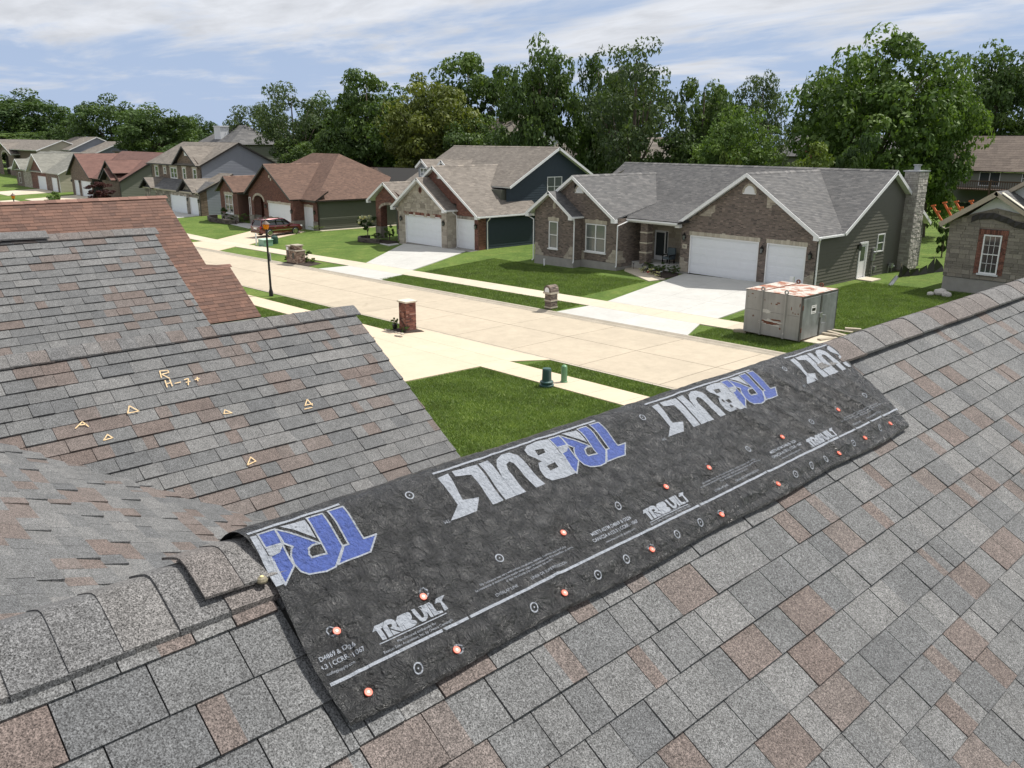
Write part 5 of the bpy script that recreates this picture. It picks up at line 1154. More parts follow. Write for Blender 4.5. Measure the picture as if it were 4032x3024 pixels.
# ---- grey-green roofed house
L = thing('grey_green_roof_house', (-185, 45, gz(-185, 46)), 'grey-green roofed house with a red brick gable over white garage doors', 'house')
sg = M['sage']
roof(L, [(-206, 50.5, -3.1), (-169.2, 50.5, -3.1), (-169.2, 43.7, -6.5), (-206, 43.7, -6.5)], sg, seed=191, fascia=([(1, 2)], wt), **XP)
roof(L, [(-169.2, 50.5, -3.1), (-206, 50.5, -3.1), (-206, 58, -6.6), (-169.2, 58, -6.6)], sg, seed=192, fascia=([(3, 0)], wt), **XP)
ygable(L, -197.5, -4.4, 43.4, 49, .57, 3.9, 3.4, sg, 193, wt, **XP); ygable(L, -183.6, -3.2, 43.3, 50.3, .56, 5.9, 5.9, sg, 195, wt, **XP)
for k, (poly, hol, mt) in enumerate((([(-188.8, -10.2), (-178.2, -10.2), (-178.2, -6.6), (-183.6, -3.5), (-188.8, -6.4)], [(-184, -178.6, -10.3, -7.3)], 'brickr'), ([(-200.6, -10.3), (-194.8, -10.3), (-194.8, -6.2), (-197.5, -4.7), (-200.6, -6.4)], [], 'brickt'), ([(-178.2, -10.2), (-169.6, -10.2), (-169.6, -6.7), (-178.2, -6.7)], [(-174.6, -171.3, -10.3, -7.3)], 'brickt'), ([(-194.8, -10.2), (-188.8, -10.2), (-188.8, -6.7), (-194.8, -6.7)], [], 'stone'))):
    w = part_empty(L, 'front_wall'); masonry(FRONT(44.0), poly, w, M[mt], M['mortar'], bw=.42, bh=.15, joint=.02, depth=.012, holes=hol, seed=200 + k)
garage_door(L, FRONT(44.0), -184, -178.6, -10.0, -7.3); garage_door(L, FRONT(44.0), -174.6, -171.3, -10.0, -7.3, cols=4)
window(L, FRONT(44.0), -198.6, -196.9, -9.2, -7.1, 1)
w = part_empty(L, 'siding_wall'); siding(RIGHT(-169.55), [(44.0, -10.1), (57.5, -10.1), (57.5, -6.4), (50.5, -3.3), (44.0, -6.5)], w, M['sidt'], expo=.25)
downspout(L, (-169.2, 43.7, -6.6), (-169.5, 43.9, -9.9), (0, -1, 0), wt); mb = MB(); mb.box(-200.5, -169.8, 46, 57.5, -10.2, -6.6); mb.build('inner_wall', M['sidt'], L)

# ---- the leftmost house, with a tall arched entry
J = thing('arched_entry_house', (-250, 54, gz(-250, 55)), 'tan-roofed brick house with a tall dark arched entry at the far left', 'house')
s = 1.23; q = lambda x: x * s
roof(J, [(-300, 60, -.87), (q(-182.3), 60, -.87), (q(-182.3), 54, -3.2), (-300, 54, -3.2)], tn, seed=211, fascia=([(1, 2)], wt), **XP)
roof(J, [(q(-182.3), 60, -.87), (-300, 60, -.87), (-300, 66, -3.2), (q(-182.3), 66, -3.2)], tn, seed=212, fascia=([(3, 0)], wt), **XP)
ygable(J, q(-207.5), -1.6, 53.4, 58.5, .3, 9.5, 9.5, tn, 213, wt, **XP)
w = part_empty(J, 'brick_wall'); masonry(FRONT(54.0), [(-263, -10.3), (-258.5, -10.3), (-258.5, -4.9), (-256.8, -4.1), (-253.4, -4.1), (-251.7, -4.9), (-251.7, -10.3), (-246, -10.3), (-246, -4.2), (q(-207.5), -1.9), (-263, -4.0)], w, M['brickt'], M['mortar'], bw=.5, bh=.2, joint=.02, depth=.012, seed=214)
arch_ring(J, FRONT(54.0), -255.1, -4.95, 3.3, 3.8, 11, M['cream'], rise=.3)
mb = MB(); mb.box(-262, -225, 55.5, 65, -10.3, -3.4); mb.build('inner_wall', M['brickt'], J)
w = part_empty(J, 'siding_wall'); siding(RIGHT(q(-182.3) - .4), [(54.2, -10), (65.8, -10), (65.8, -3.3), (60, -1.1), (54.2, -3.3)], w, M['sidt'], expo=.3)

# ---- grey sided house with two stepped gables behind
K = thing('stepped_gable_house', (-205, 66, gz(-205, 66)), 'tan-roofed grey house with two stepped side gables above the red roof', 'house')
roof(K, [(-236, 66, -.1), (-218.5, 66, -.1), (-218.5, 59.5, -3.05), (-236, 59.5, -3.05)], tn, seed=221, fascia=([(1, 2)], wt), **XP)
roof(K, [(-218.5, 66, -.1), (-236, 66, -.1), (-236, 73, -3.3), (-218.5, 73, -3.3)], tn, seed=222, fascia=([(3, 0)], wt), **XP)
roof(K, [(-218.5, 68, -1.1), (-207.5, 68, -1.1), (-207.5, 60.5, -4.2), (-218.5, 60.5, -4.2)], tn, seed=223, fascia=([(1, 2)], wt), **XP)
roof(K, [(-207.5, 68, -1.1), (-218.5, 68, -1.1), (-218.5, 77, -4.8), (-207.5, 77, -4.8)], tn, seed=224, fascia=([(3, 0)], wt), **XP)
roof(K, [(-262, 64, -1.6), (-236, 64, -1.6), (-232, 57.5, -4.4), (-262, 57.5, -4.4)], tn, seed=225, **XP)
roof(K, [(-224, 57, -3.3), (-190, 57, -3.4), (-190, 53, -4.3), (-224, 53, -4.3)], sg, seed=226, fascia=([(0, 1)], wt), **XP)
w = part_empty(K, 'siding_wall'); siding(RIGHT(-218.8), [(60, -9.5), (72.5, -9.5), (72.5, -3.3), (66, -.3), (60, -3.1)], w, M['sidb'], expo=.3)
w = part_empty(K, 'siding_wall'); siding(RIGHT(-207.8), [(61, -9.5), (76.5, -9.5), (76.5, -4.8), (68, -1.3), (61, -4.2)], w, M['sidb'], expo=.3)
mb = MB(); mb.box(-261, -208, 61, 72, -10, -4.4); mb.build('house_wall', M['sidb'], K)
# ---------------------------------------------------------------- red-brown roofed neighbour on this side
N = thing('red_shingle_house', (-28, 0, -8.8), 'neighbouring house with red-brown shingle roof beyond the grey gables', 'house')
rd = M['red']
def rsl(pts, seed, indiv=0):
    d = deck('roof_slope', pts, N); P = plane_from(pts); shingle_plane(P, [P.uv(p) for p in pts], .143, (.14, .34), .011, d, rd, seed=seed, indiv=indiv, order=nearfirst if indiv else None, gap=.002); return d
sl_ = .658; rx, rz_ = -27.85, -1.83
zz = lambda x: rz_ - sl_ * (x - rx)
rsl([(rx, 10.2, rz_), (rx, -14, rz_), (-22.92, -14, zz(-22.92)), (-22.92, 10.86, zz(-22.92)), (-24.9, 10.86, zz(-24.9)), (-24.9, 10.2, zz(-24.9))], 301, indiv=300)
rsl([(rx, -14, rz_), (rx, 10.2, rz_), (-33.5, 10.2, rz_ - sl_ * 5.65), (-33.5, -14, rz_ - sl_ * 5.65)], 302)
rsl([(-24.95, 9.9, zz(-24.9) - .02), (-24.95, 10.86, zz(-24.9) - .02), (-25.9, 10.86, zz(-24.9) - .65), (-25.9, 9.9, zz(-24.9) - .65)], 303)
capr = shingles('red_ridge_cap', [(0, (.15, .085, .068)), (1, (.24, .14, .11))], [(40, .2)])
caps((rx, 10.25, rz_), (rx, -13, rz_), .15, .3, 304, parent=N, matr=capr, lift=.02); caps((-24.95, 10.9, zz(-24.9) - .0), (-24.95, 10.0, zz(-24.9) - .0), .14, .3, 305, parent=N, matr=capr, lift=.02)
caps((rx, 4.6, rz_ + .02), (rx, -1.2, rz_ + .02), .16, .8, 306, parent=N, matr=capr, lift=.03, th=.03)
ridge_sheet = MB(); ridge_sheet.box(rx - .2, rx + .2, 1.0, 3.0, rz_ + .035, rz_ + .05); ridge_sheet.build('ridge_patch', mat('patch_felt', (.05, .055, .06), .35), N, label='dark shiny patch on the ridge')
mb = MB(); mb.box(-22.93, -22.78, -14, 10.9, zz(-22.92) - .16, zz(-22.92) - .03); mb.build('gutter', M['sidm'], N)
mb = MB(); mb.box(-33.4, -23.3, -12, 9.8, -9.2, -5.2); mb.poly([(-33.3, 9.8, -5.2), (-23.3, 9.8, -5.0), (rx, 9.8, rz_ - .15)]); mb.build('house_wall', M['brickr'], N)
# second roof of the same house further back
N2 = thing('red_gable_house', (-48, 3, -9.4), 'farther red-brown shingle gable at the left edge behind the red roof ridge', 'house')
def rsl2(pts, seed):
    d = deck('roof_slope', pts, N2); P = plane_from(pts); shingle_plane(P, [P.uv(p) for p in pts], .143, (.2, .4), .011, d, rd, seed=seed)
px_top = (-56.0, 10.0, -1.35)
rsl2([(-56.5, 9.6, -1.1), (-56.5, -10, -1.1), (-49.5, -10, -5.7), (-49.5, 9.6, -5.7)], 307); rsl2([(-56.5, -10, -1.1), (-56.5, 9.6, -1.1), (-63.5, 9.6, -5.7), (-63.5, -10, -5.7)], 308)
mb = MB(); mb.box(-63, -50, -9, 9.2, -9.8, -5.6); mb.poly([(-63, 9.2, -5.6), (-50, 9.2, -5.6), (-56.5, 9.2, -1.3)]); mb.build('house_wall', M['brickr'], N2)

# ---------------------------------------------------------------- stone house under construction on the right
Rh = thing('unfinished_stone_house', (-15, 50, gz(-15, 50)), 'unfinished tan stone house on the right with white sheathing showing in its gable', 'house')
w = part_empty(Rh, 'stone_wall')
masonry(FRONT(50.0), [(-18.65, -7.37), (-9.0, -7.37), (-9.0, -4.6), (-14.1, -4.1), (-14.6, -3.85), (-16.4, -3.5), (-17.5, -3.85), (-18.65, -4.35)], w, M['stoneg'], M['mortard'], bw=.42, bh=.2, joint=.014, depth=.03, irregular=True, rows=(.13, .19, .26), holes=[(-17.07, -15.6, -7.05, -4.62)], seed=311, indiv=220, order=dist_cam, tone=(.3, .14))
w = part_empty(Rh, 'brick_surround'); BS = Plane((0, 49.975, 0), (1, 0, 0), (0, 0, 1))
masonry(BS, [(-17.07, -7.05), (-16.8, -7.05), (-16.8, -4.9), (-17.07, -4.9)], w, M['brickr'], M['mortard'], bw=.2, bh=.075, joint=.012, depth=.02, seed=312, indiv=30, order=dist_cam); masonry(BS, [(-15.87, -7.05), (-15.6, -7.05), (-15.6, -4.9), (-15.87, -4.9)], w, M['brickr'], M['mortard'], bw=.2, bh=.075, joint=.012, depth=.02, seed=313, indiv=30, order=dist_cam)
soldier(w, FRONT(49.975), -17.07, -15.6, -4.9, -4.65, 16, M['brickr'], key=False, name='lintel_brick')
window(Rh, FRONT(49.97), -16.79, -15.88, -7.02, -4.92, 1, grid=(3, 4), sill=M['sidw'])
mb = MB(); mb.box(-18.63, -9, 50.02, 60, -8.7, -7.4); mb.box(-18.6, -9, 50.1, 60, -7.4, -4.5); mb.build('foundation', M['fnd'], Rh)
sheath = mat('printed_wall_sheathing', (.55, .57, .58), .8, var=.04)
mb = MB(); mb.poly([(-18.2, 50.03, -4.3), (-14.4, 50.03, -4.3), (-16.38, 50.03, -2.85)]); mb.build('wall_sheathing', sheath, Rh)
mb = MB()
pts = [(-17.55 + i * .36, 49.93, -3.97 + .22 * math.sin(i * .62) + (.02 if i % 2 else -.02)) for i in range(11)]
for a, b_ in zip(pts[:-1], pts[1:]): mb.poly([(a[0], 49.9, a[2] - .33), (b_[0], 49.93, b_[2] - .33), (b_[0], 49.9, b_[2]), (a[0], 49.93, a[2])])
mb.build('felt_flap', M['darktrim'], Rh)
tanw = mat('tan_fascia_wood', (.36, .31, .24), .7, var=.08)
roof(Rh, [(-16.38, 58, -2.6), (-16.38, 49.5, -2.6), (-13.4, 49.5, -4.5), (-13.4, 58, -4.5)], M['gray'], seed=314, fascia=([(1, 2)], tanw)); roof(Rh, [(-16.38, 49.5, -2.6), (-16.38, 58, -2.6), (-19.1, 58, -4.43), (-19.1, 49.5, -4.43)], M['gray'], seed=315, fascia=([(3, 0)], tanw), fh=.26)
for i in range(4):
    mb = MB(); mb.hexa(*[[(-16.1 + i * .48 + a, 49.45 + b_, -2.74 - i * .31 + c + e) for a, b_, c in ((0, 0, 0), (.5, 0, -.32), (.5, .3, -.32), (0, .3, 0))] for e in (.06, .09)]); mb.build('starter_board', mat('bare_board', (.62, .57, .46), .8) if i == 0 else bpy.data.materials['bare_board'], Rh)
roof(Rh, [(-12.2, 60, .2), (-12.2, 51.2, .2), (-17.0, 51.2, -3.0), (-17.0, 60, -3.0)], M['gray'], seed=316, fascia=([(1, 2)], tanw))
mb = MB(); mb.poly([(-16.6, 51.7, -4.2), (-9, 51.7, -4.2), (-9, 51.7, -.5), (-12.2, 51.7, -.1), (-16.6, 51.7, -2.95)]); mb.build('wall_sheathing', sheath, Rh)
for (s, x, y, z, sz) in (('HOUSE WRAP', -16.75, 50.02, -3.35, .12), ('HOUSE WRAP', -17.4, 50.02, -4.05, .10), ('HOUSE WRAP', -15.6, 50.02, -4.1, .10)): pass

# ---------------------------------------------------------------- houses in the distance
Q = thing('deck_house', (-40, 125, gz(-40, 125)), 'sage-sided house with worn brown roof and raised wooden deck beyond the backyards', 'house')
br2 = shingles('worn_brown_shingle', [(0, (.12, .095, .08)), (1, (.18, .145, .12))], [(4, .15)])
roof(Q, [(-47.4, 130.5, .6), (-20, 130.5, .6), (-20, 124.3, -3.95), (-49.3, 124.3, -3.95)], br2, expo=.5, tabw=(.8, 1.6), seed=321)
roof(Q, [(-20, 130.5, .6), (-47.4, 130.5, .6), (-49.3, 137, -4), (-20, 137, -4)], br2, expo=.5, tabw=(.8, 1.6), seed=322)
pk = shingles('salmon_shingle', [(0, (.36, .22, .17)), (1, (.5, .33, .26))], [(4, .1)])
roof(Q, [(-50, 134, .2), (-44, 134, .3), (-46.5, 128, -2.6), (-50.5, 128, -1.8)], pk, expo=.5, tabw=(.8, 1.6), seed=323)
w = part_empty(Q, 'siding_wall'); siding(FRONT(125.0), [(-48.6, -8.2), (-20, -8.2), (-20, -4.1), (-48.6, -4.1)], w, M['sidm'], expo=.3, holes=[(-47.1, -45.4, -5.0, -4.0), (-43.8, -41.2, -5.9, -4.1)])
mb = MB(); mb.box(-51, -48.6, 127, 134, -8.2, -2.4); mb.build('wing_wall', M['sidt'], Q)
window(Q, FRONT(125.0), -47.1, -45.4, -5.0, -4.0, 2); window(Q, FRONT(125.0), -43.8, -41.2, -5.9, -4.1, 2, sash=False); window(Q, FRONT(124.98), -38.6, -36.9, -5.4, -4.1, 2)
dk = MB(); dk.box(-46.2, -30, 121.5, 125, -6.35, -6.2); dk.box(-46.2, -30, 121.45, 121.55, -5.25, -5.1)
dk.build('deck_floor', mat('stained_wood', (.06, .032, .02), .8), Q)
for i in range(56): g = MB(); x = -46.1 + i * .28; g.box(x, x + .06, 121.46, 121.54, -6.2, -5.25); g.build('baluster', bpy.data.materials['stained_wood'], Q)
for x in (-46.0, -41.2, -36.5, -31.8): g = MB(); g.box(x, x + .22, 121.4, 121.62, -8.3, -5.0); g.build('deck_post', bpy.data.materials['stained_wood'], Q)
def simple_house(name, lab, x0, x1, y0, y1, base, eave, ridge, wallm, roofm, gab=True, wins=(), seed=1):
    h = thing(name, ((x0 + x1) / 2, y0, base), lab, 'house'); ym = (y0 + y1) / 2; xi = 0 if gab else (y1 - y0) / 2 * .9
    roof(h, [(x0 - .4 + xi, ym, ridge), (x1 + .4 - xi, ym, ridge), (x1 + .4, y0 - .4, eave), (x0 - .4, y0 - .4, eave)], roofm, expo=.4, tabw=(.7, 1.4), seed=seed); roof(h, [(x1 + .4 - xi, ym, ridge), (x0 - .4 + xi, ym, ridge), (x0 - .4, y1 + .4, eave), (x1 + .4, y1 + .4, eave)], roofm, expo=.4, tabw=(.7, 1.4), seed=seed + 1)
    if not gab:
        roof(h, [(x1 + .4 - xi, ym, ridge), (x1 + .4, y0 - .4, eave), (x1 + .4, y1 + .4, eave)], roofm, expo=.4, tabw=(.7, 1.4), seed=seed + 2); roof(h, [(x0 - .4 + xi, ym, ridge), (x0 - .4, y0 - .4, eave), (x0 - .4, y1 + .4, eave)], roofm, expo=.4, tabw=(.7, 1.4), seed=seed + 3)
    w = part_empty(h, 'siding_wall'); siding(FRONT(y0), [(x0, base), (x1, base), (x1, eave), (x0, eave)], w, wallm, expo=.35, holes=wins)
    w = part_empty(h, 'siding_wall'); siding(RIGHT(x1), [(y0, base), (y1, base), (y1, eave), (ym, ridge - .2), (y0, eave)] if gab else [(y0, base), (y1, base), (y1, eave), (y0, eave)], w, wallm, expo=.35)
    for q_ in wins: window(h, FRONT(y0), *q_, 1)
    return h
Sh = simple_house('chimney_house', 'distant hip-roofed house with a white sided chimney among the trees', -160.5, -146, 66, 76, -10.5, -1.3, 2.1, M['sidm'], M['gray'], gab=False, wins=[(-157.6, -156.9, -2.6, -1.6), (-154.2, -153.5, -2.6, -1.6)], seed=331)
mb = MB(); mb.box(-154.6, -151.9, 67.0, 68.6, -1.5, 1.75); mb.box(-154.75, -151.75, 66.9, 68.7, 1.75, 1.95); mb.build('chimney', M['sidw'], Sh)
simple_house('white_gable_house', 'white sided house glimpsed between trees behind the navy house', -92, -85.06, 77.2, 88, -9.5, .2, 3.4, M['sidw'], M['tan'], seed=341)
simple_house('pale_sided_house', 'pale blue-white sided house behind the trunks of the tall trees', -80, -69.9, 78.5, 88, -9.0, -2.4, .8, M['sidw'], M['tan'], wins=[(-74.5, -73.6, -4.4, -3.1)], seed=351)
simple_house('sage_sided_house', 'small sage sided house right of the forked tree trunks', -69.2, -62, 80.5, 90, -9.0, -2.2, .2, M['sidm'], M['tan'], seed=361)
Ph = simple_house('slate_roof_house', 'slate grey roofed house behind the olive bush', -58.8, -44, 98, 108, -8.8, -2.0, .55, M['sidm'], M['gray'], seed=371)
mb = MB(); mb.box(-54.4, -53.3, 97.6, 98.6, -3, -.2); mb.box(-54.55, -53.15, 97.5, 98.7, -.2, -.1); mb.build('chimney', M['brickr'], Ph)

# ---------------------------------------------------------------- trees
leafm = {}
def leafmat(name, c, tr=.28, v=.3):
    m = mat(name, c, .62, tint=[(0, (c[0] * .62, c[1] * .66, c[2] * .7)), (.5, c), (1, (c[0] * 1.55, c[1] * 1.4, c[2] * 1.1))], var=v, vscale=.45, spec=.3, trans=(tr, (1.25, 1.3, .55)))
    leafm[name] = m; return m
LM = dict(a=leafmat('dark_leaf', (.060, .105, .030)), b=leafmat('mid_leaf', (.068, .115, .032)), c=leafmat('grey_green_leaf', (.068, .105, .042)), d=leafmat('olive_leaf', (.11, .14, .032)), e=leafmat('bright_leaf', (.092, .155, .036)),
          red=leafmat('dark_red_leaf', (.055, .018, .02)), lime=leafmat('yellow_green_leaf', (.11, .16, .03)), shrub=leafmat('shrub_leaf', (.05, .09, .025)), cream=leafmat('cream_flower', (.55, .56, .36)))
def crown_mesh(name, matr, seed, lobes, leaves, leaf, squash=1.0, flat=.0, profile='round', gapf=.0):
    """unit crown (radius about 1, from z=0 to z=2): clumps spread through the volume, leaves spread over each clump"""
    r = np.random.RandomState(seed); V = []; F = []; T = []
    cl = []
    while len(cl) < lobes:
        p = r.uniform(-1, 1, 3); z = p[2]
        rad = 1 if profile == 'round' else (np.clip(1.15 - (z + 1) * .5, .12, 1) if profile == 'cone' else np.clip(1.0 - max(0, -z - .2) * .5, .3, 1))
        lump = 1 + .20 * noise.noise(Vector((p[0] * 1.6 + seed, p[1] * 1.6, p[2] * 1.6)))
        d = np.sqrt((p[0] / rad) ** 2 + (p[1] / rad) ** 2 + (p[2] ** 2 if profile != 'cone' else 0))
        if d < lump * .98 and (d > .38 or r.rand() < .18): cl.append((p, r.uniform(.13, .25) * (1.15 if profile == 'round' else 1)))
    per = leaves // lobes
    for (c, cr) in cl:
        ax = np.array([r.uniform(.8, 1.25), r.uniform(.8, 1.25), r.uniform(.5, .8)]) * cr; tn = r.uniform(.15, .85)
        d = r.normal(size=(per, 3)); d /= np.linalg.norm(d, axis=1)[:, None]; rad = r.uniform(.55, 1.0, per) ** .5
        pos = c + d * rad[:, None] * ax
        nrm = d * .7 + r.normal(size=(per, 3)) * .55 + np.array([0, 0, .35]); nrm /= np.linalg.norm(nrm, axis=1)[:, None]
        a = np.cross(nrm, r.normal(size=(per, 3))); a /= np.linalg.norm(a, axis=1)[:, None]; b = np.cross(nrm, a)
        s = leaf * r.uniform(.6, 1.35, per)[:, None]
        q = np.stack([pos - a * s, pos - b * s * .5 + nrm * s * .12, pos + a * s, pos + b * s * .5 + nrm * s * .12], 1)
        k = len(V) * 4 if False else sum(x.shape[0] for x in F) * 4 if False else None
        V.append(q.reshape(-1, 3)); T.append(np.repeat(np.clip(tn + r.uniform(-.22, .22, per), 0, 1), 4))
    V = np.concatenate(V); T = np.concatenate(T); n = len(V) // 4
    V[:, 2] = (V[:, 2] + 1) * squash
    me = bpy.data.meshes.new(name); me.vertices.add(len(V)); me.vertices.foreach_set('co', V.astype(np.float32).ravel())
    me.loops.add(n * 4); me.loops.foreach_set('vertex_index', np.arange(n * 4, dtype=np.int32)); me.polygons.add(n); me.polygons.foreach_set('loop_start', np.arange(0, n * 4, 4, dtype=np.int32)); me.polygons.foreach_set('loop_total', np.full(n, 4, dtype=np.int32))
    me.update(calc_edges=True); at = me.attributes.new('tint', 'FLOAT', 'POINT'); at.data.foreach_set('value', T.astype(np.float32)); me.materials.append(matr); me.validate(); return me
CRV = {}
for k, (sd, lob, lv, lf, prof) in dict(a=((1, 2), 120, 15000, .042, 'round'), b=((3, 4), 110, 15000, .043, 'round'), c=((5, 6), 78, 9500, .036, 'round'), d=((7,), 130, 17000, .040, 'round'), e=((8, 9), 150, 20000, .036, 'round')).items():
    CRV[k] = [crown_mesh('crown_' + k, LM[k], s_, lob, lv, lf, profile=prof) for s_ in sd]
def trunk_mb(h, r, crown_r, z0, seed, forks=5, fork_at=.35, double=False):
    """tapered trunk with limbs that run up into the crown; local coordinates, base at the origin"""
    rr_ = random.Random(seed); mb = MB(); f = h * fork_at; lean = (rr_.uniform(-.2, .2), rr_.uniform(-.2, .2))
    mb.tube([(0, 0, -.3), (lean[0] * .3, lean[1] * .3, f * .5), (lean[0], lean[1], f), (lean[0] * 1.4, lean[1] * 1.4, h * .72), (lean[0] * 1.6, lean[1] * 1.6, h * .92)], [r * 1.35, r, r * .8, r * .35, r * .08], 9)
    for i in range(forks):
        a = 2 * math.pi * i / forks + rr_.uniform(-.4, .4); z1 = f * rr_.uniform(.75, 1.35); e = crown_r * rr_.uniform(.45, .8); zt = z1 + (h - z1) * rr_.uniform(.4, .75)
        mb.tube([(lean[0] * .8, lean[1] * .8, z1), (math.cos(a) * e * .4, math.sin(a) * e * .4, z1 + (zt - z1) * .45), (math.cos(a) * e * .75, math.sin(a) * e * .75, z1 + (zt - z1) * .8), (math.cos(a) * e, math.sin(a) * e, zt)], [r * .5, r * .34, r * .2, r * .06], 6)
        b_ = a + rr_.uniform(.4, .8); mb.tube([(math.cos(a) * e * .4, math.sin(a) * e * .4, z1 + (zt - z1) * .45), (math.cos(b_) * e * .8, math.sin(b_) * e * .8, zt * .98)], [r * .26, r * .05], 5)
    return mb
TREES = [('a', -351.6, 85.0, 15.7, 14.4), ('a', -344.6, 76.0, 6.8, 11.2), ('b', -322.5, 72.0, 1.3, 14.0), ('a', -285.8, 78.0, 5.2, 7.8), ('a', -233.6, 74.0, 9.9, 8.8), ('b', -195.5, 72.0, 6.8, 8.3), ('a', -206.1, 86.0, 4.8, 5.0), ('c', -153.4, 74.0, 5.8, 5.4), ('c', -130.8, 70.0, 8.4, 5.7), ('b', -133.7, 78.0, 7.3, 4.9), ('b', -111.2, 72.0, 9.6, 6.0), ('d', -90.2, 68.0, 7.7, 6.0), ('b', -95.0, 78.0, 11.7, 6.5), ('b', -70.5, 68.0, 10.3, 4.4), ('c', -58.3, 70.0, 9.5, 5.1), ('a', -68.6, 76.0, 9.5, 3.3), ('b', -53.9, 76.0, 6.1, 3.1), ('c', -55.0, 88.0, 7.0, 3.0), ('e', -43.7, 67.0, 2.6, 3.6), ('e', -36.3, 76.0, 9.3, 6.7), ('e', -32.3, 80.0, 6.6, 3.9), ('b', -51.6, 150.0, 14.5, 6.3), ('b', -54.3, 110.0, 6.3, 4.1), ('b', -64.7, 94.0, 6.8, 3.3), ('b', -104.4, 76.0, 4.4, 4.8), ('c', -150.9, 80.0, 3.0, 5.4), ('a', -210.9, 84.0, 2.5, 8.1), ('a', -185.1, 82.0, 0.6, 5.4), ('b', -75.9, 90.0, 8.0, 3.9), ('b', -61.8, 112.0, 4.5, 3.3), ('b', -54.4, 150.0, 3.7, 4.2), ('b', -83.9, 70.0, 2.6, 4.8), ('b', -116.5, 70.0, 1.8, 5.0), ('a', -179.4, 72.0, -0.4, 6.1), ('b', -125.3, 68.0, -0.2, 4.6), ('b', -96.1, 92.0, 3.6, 3.9), ('b', -45.2, 92.0, 2.4, 3.2), ('a', -285.4, 76.0, -0.8, 9.4), ('b', -131.9, 90.0, 7.7, 5.9), ('b', -53.5, 74.0, 1.3, 2.6)]
TL = ['tall dark tree at the far left treetops', 'dark round tree beside the tall one at the left edge', 'low lighter tree filling the left corner behind the arched-entry house', 'low dark tree between the leftmost crown and the pointed one', 'pointed dark tree above the stepped gables', 'broad dark dome of a tree above the red roof', 'small dark treetop left of the white chimney', 'loose grey-green tree right of the white chimney', 'airy grey-green tree standing above the two-storey house', 'dark tree closing the gap left of the big oak', 'big dark oak at the left of the main clump', 'olive-lit round tree in front of the tallest dark crown', 'tall dark crown rising behind the olive tree', 'tall narrow tree above the navy house', 'tall spreading light green tree with forked trunk', 'dark tree partly hidden between the two tall narrow crowns', 'round dark tree right of the tall spreading one', 'feathery thin-topped tree behind the round one', 'bright leafy tree low over the grey ranch roof', 'largest bright green tree right of centre skyline', 'bright side crown leaning right from the largest tree', 'dark gappy tree at the right edge of the skyline', 'dark tree just left of the largest bright tree', 'dark tree behind the round tree tops', 'mid green tree low behind the hip roof', 'low loose tree behind the chimney house', 'low dark tree behind the stepped gable house', 'low dark tree right of the broad dome', 'dark tree between the two tallest centre crowns', 'far dark tree behind the feathery one', 'low dark tree behind the deck house', 'low tree directly behind the tan roofed house', 'low dark tree behind the two-storey gable', 'low dark tree above the faded red roof', 'shaded low tree right of the two-storey roof', 'narrow dark tree behind the tan roof peak', 'dark tree under the largest bright crown', 'low hedge-like tree at the far left', 'dark tree behind the airy grey-green one', 'bushy tree low behind the brick ranch ridge']
trees = []
for i, (k, x, y, zt, hw) in enumerate(TREES):
    zb = gz(x, y) - .1; H = zt - zb; small = H < 12
    t_ = thing('leafy_tree' if k != 'e' else 'maple_tree', (x, y, zb), TL[i], 'tree', 'trees along the backyards')
    rr_ = random.Random(500 + i); cb = H * (.16 if k in 'abd' else .2 if k == 'c' else .12)
    tm = trunk_mb(H * .98, .018 * H + .05, hw, cb, 600 + i, forks=6 if k == 'c' else 5, fork_at=.2 if k == 'c' else .26)
    o = tm.build('trunk', M['bark'], None, smooth=True); 
    for v in o.data.vertices: v.co.z -= ZO
    o.parent = t_
    c = bpy.data.objects.new('crown', CRV[k][i % len(CRV[k])]); C.objects.link(c); c.parent = t_
    c.scale = (hw * rr_.uniform(.98, 1.08), hw * rr_.uniform(.95, 1.1), (H - cb) / 2); c.location = (0, 0, cb); c.rotation_euler = (0, 0, rr_.uniform(0, 6.28))
    trees.append(t_)
# a far wood closing the horizon
wood = bpy.data.objects.new('distant_wood', None)
fw = []
rw = np.random.RandomState(44); mbw = MB()
Vw = []; Tw = []
def far_clump(x, y, z0, h, hw, n, leaf):
    d = rw.normal(size=(n, 3)); d /= np.linalg.norm(d, axis=1)[:, None]; rad = rw.uniform(.6, 1, n)[:, None] ** .5
    lump = np.array([1 + .25 * noise.noise(Vector((q[0] * 2.2 + x, q[1] * 2.2, q[2] * 2.2))) for q in d])[:, None]
    p = d * rad * lump * np.array([hw, hw, h / 2]) + np.array([x, y, z0 + h / 2]); nr = d + rw.normal(size=(n, 3)) * .6 + np.array([0, 0, .4]); nr /= np.linalg.norm(nr, axis=1)[:, None]
    a = np.cross(nr, rw.normal(size=(n, 3))); a /= np.linalg.norm(a, axis=1)[:, None]; b = np.cross(nr, a); s = leaf * rw.uniform(.6, 1.4, n)[:, None]
    Vw.append(np.stack([p - a * s, p - b * s * .6, p + a * s, p + b * s * .6], 1).reshape(-1, 3)); Tw.append(np.repeat(rw.uniform(0, 1, n), 4))
for i in range(120):
    x = -430 + i * 3.9 + rw.uniform(-2, 2); yy = 105 + rw.uniform(0, 14) + max(0, (x + 90)) * .45; hh = rw.uniform(8, 12.5)
    if x < -120: yy = 98 + rw.uniform(0, 10)
    far_clump(x, yy, -10.2, hh, rw.uniform(3.5, 5.5), 700, .32)
V = np.concatenate(Vw); T = np.concatenate(Tw); n = len(V) // 4; V[:, 2] += ZO
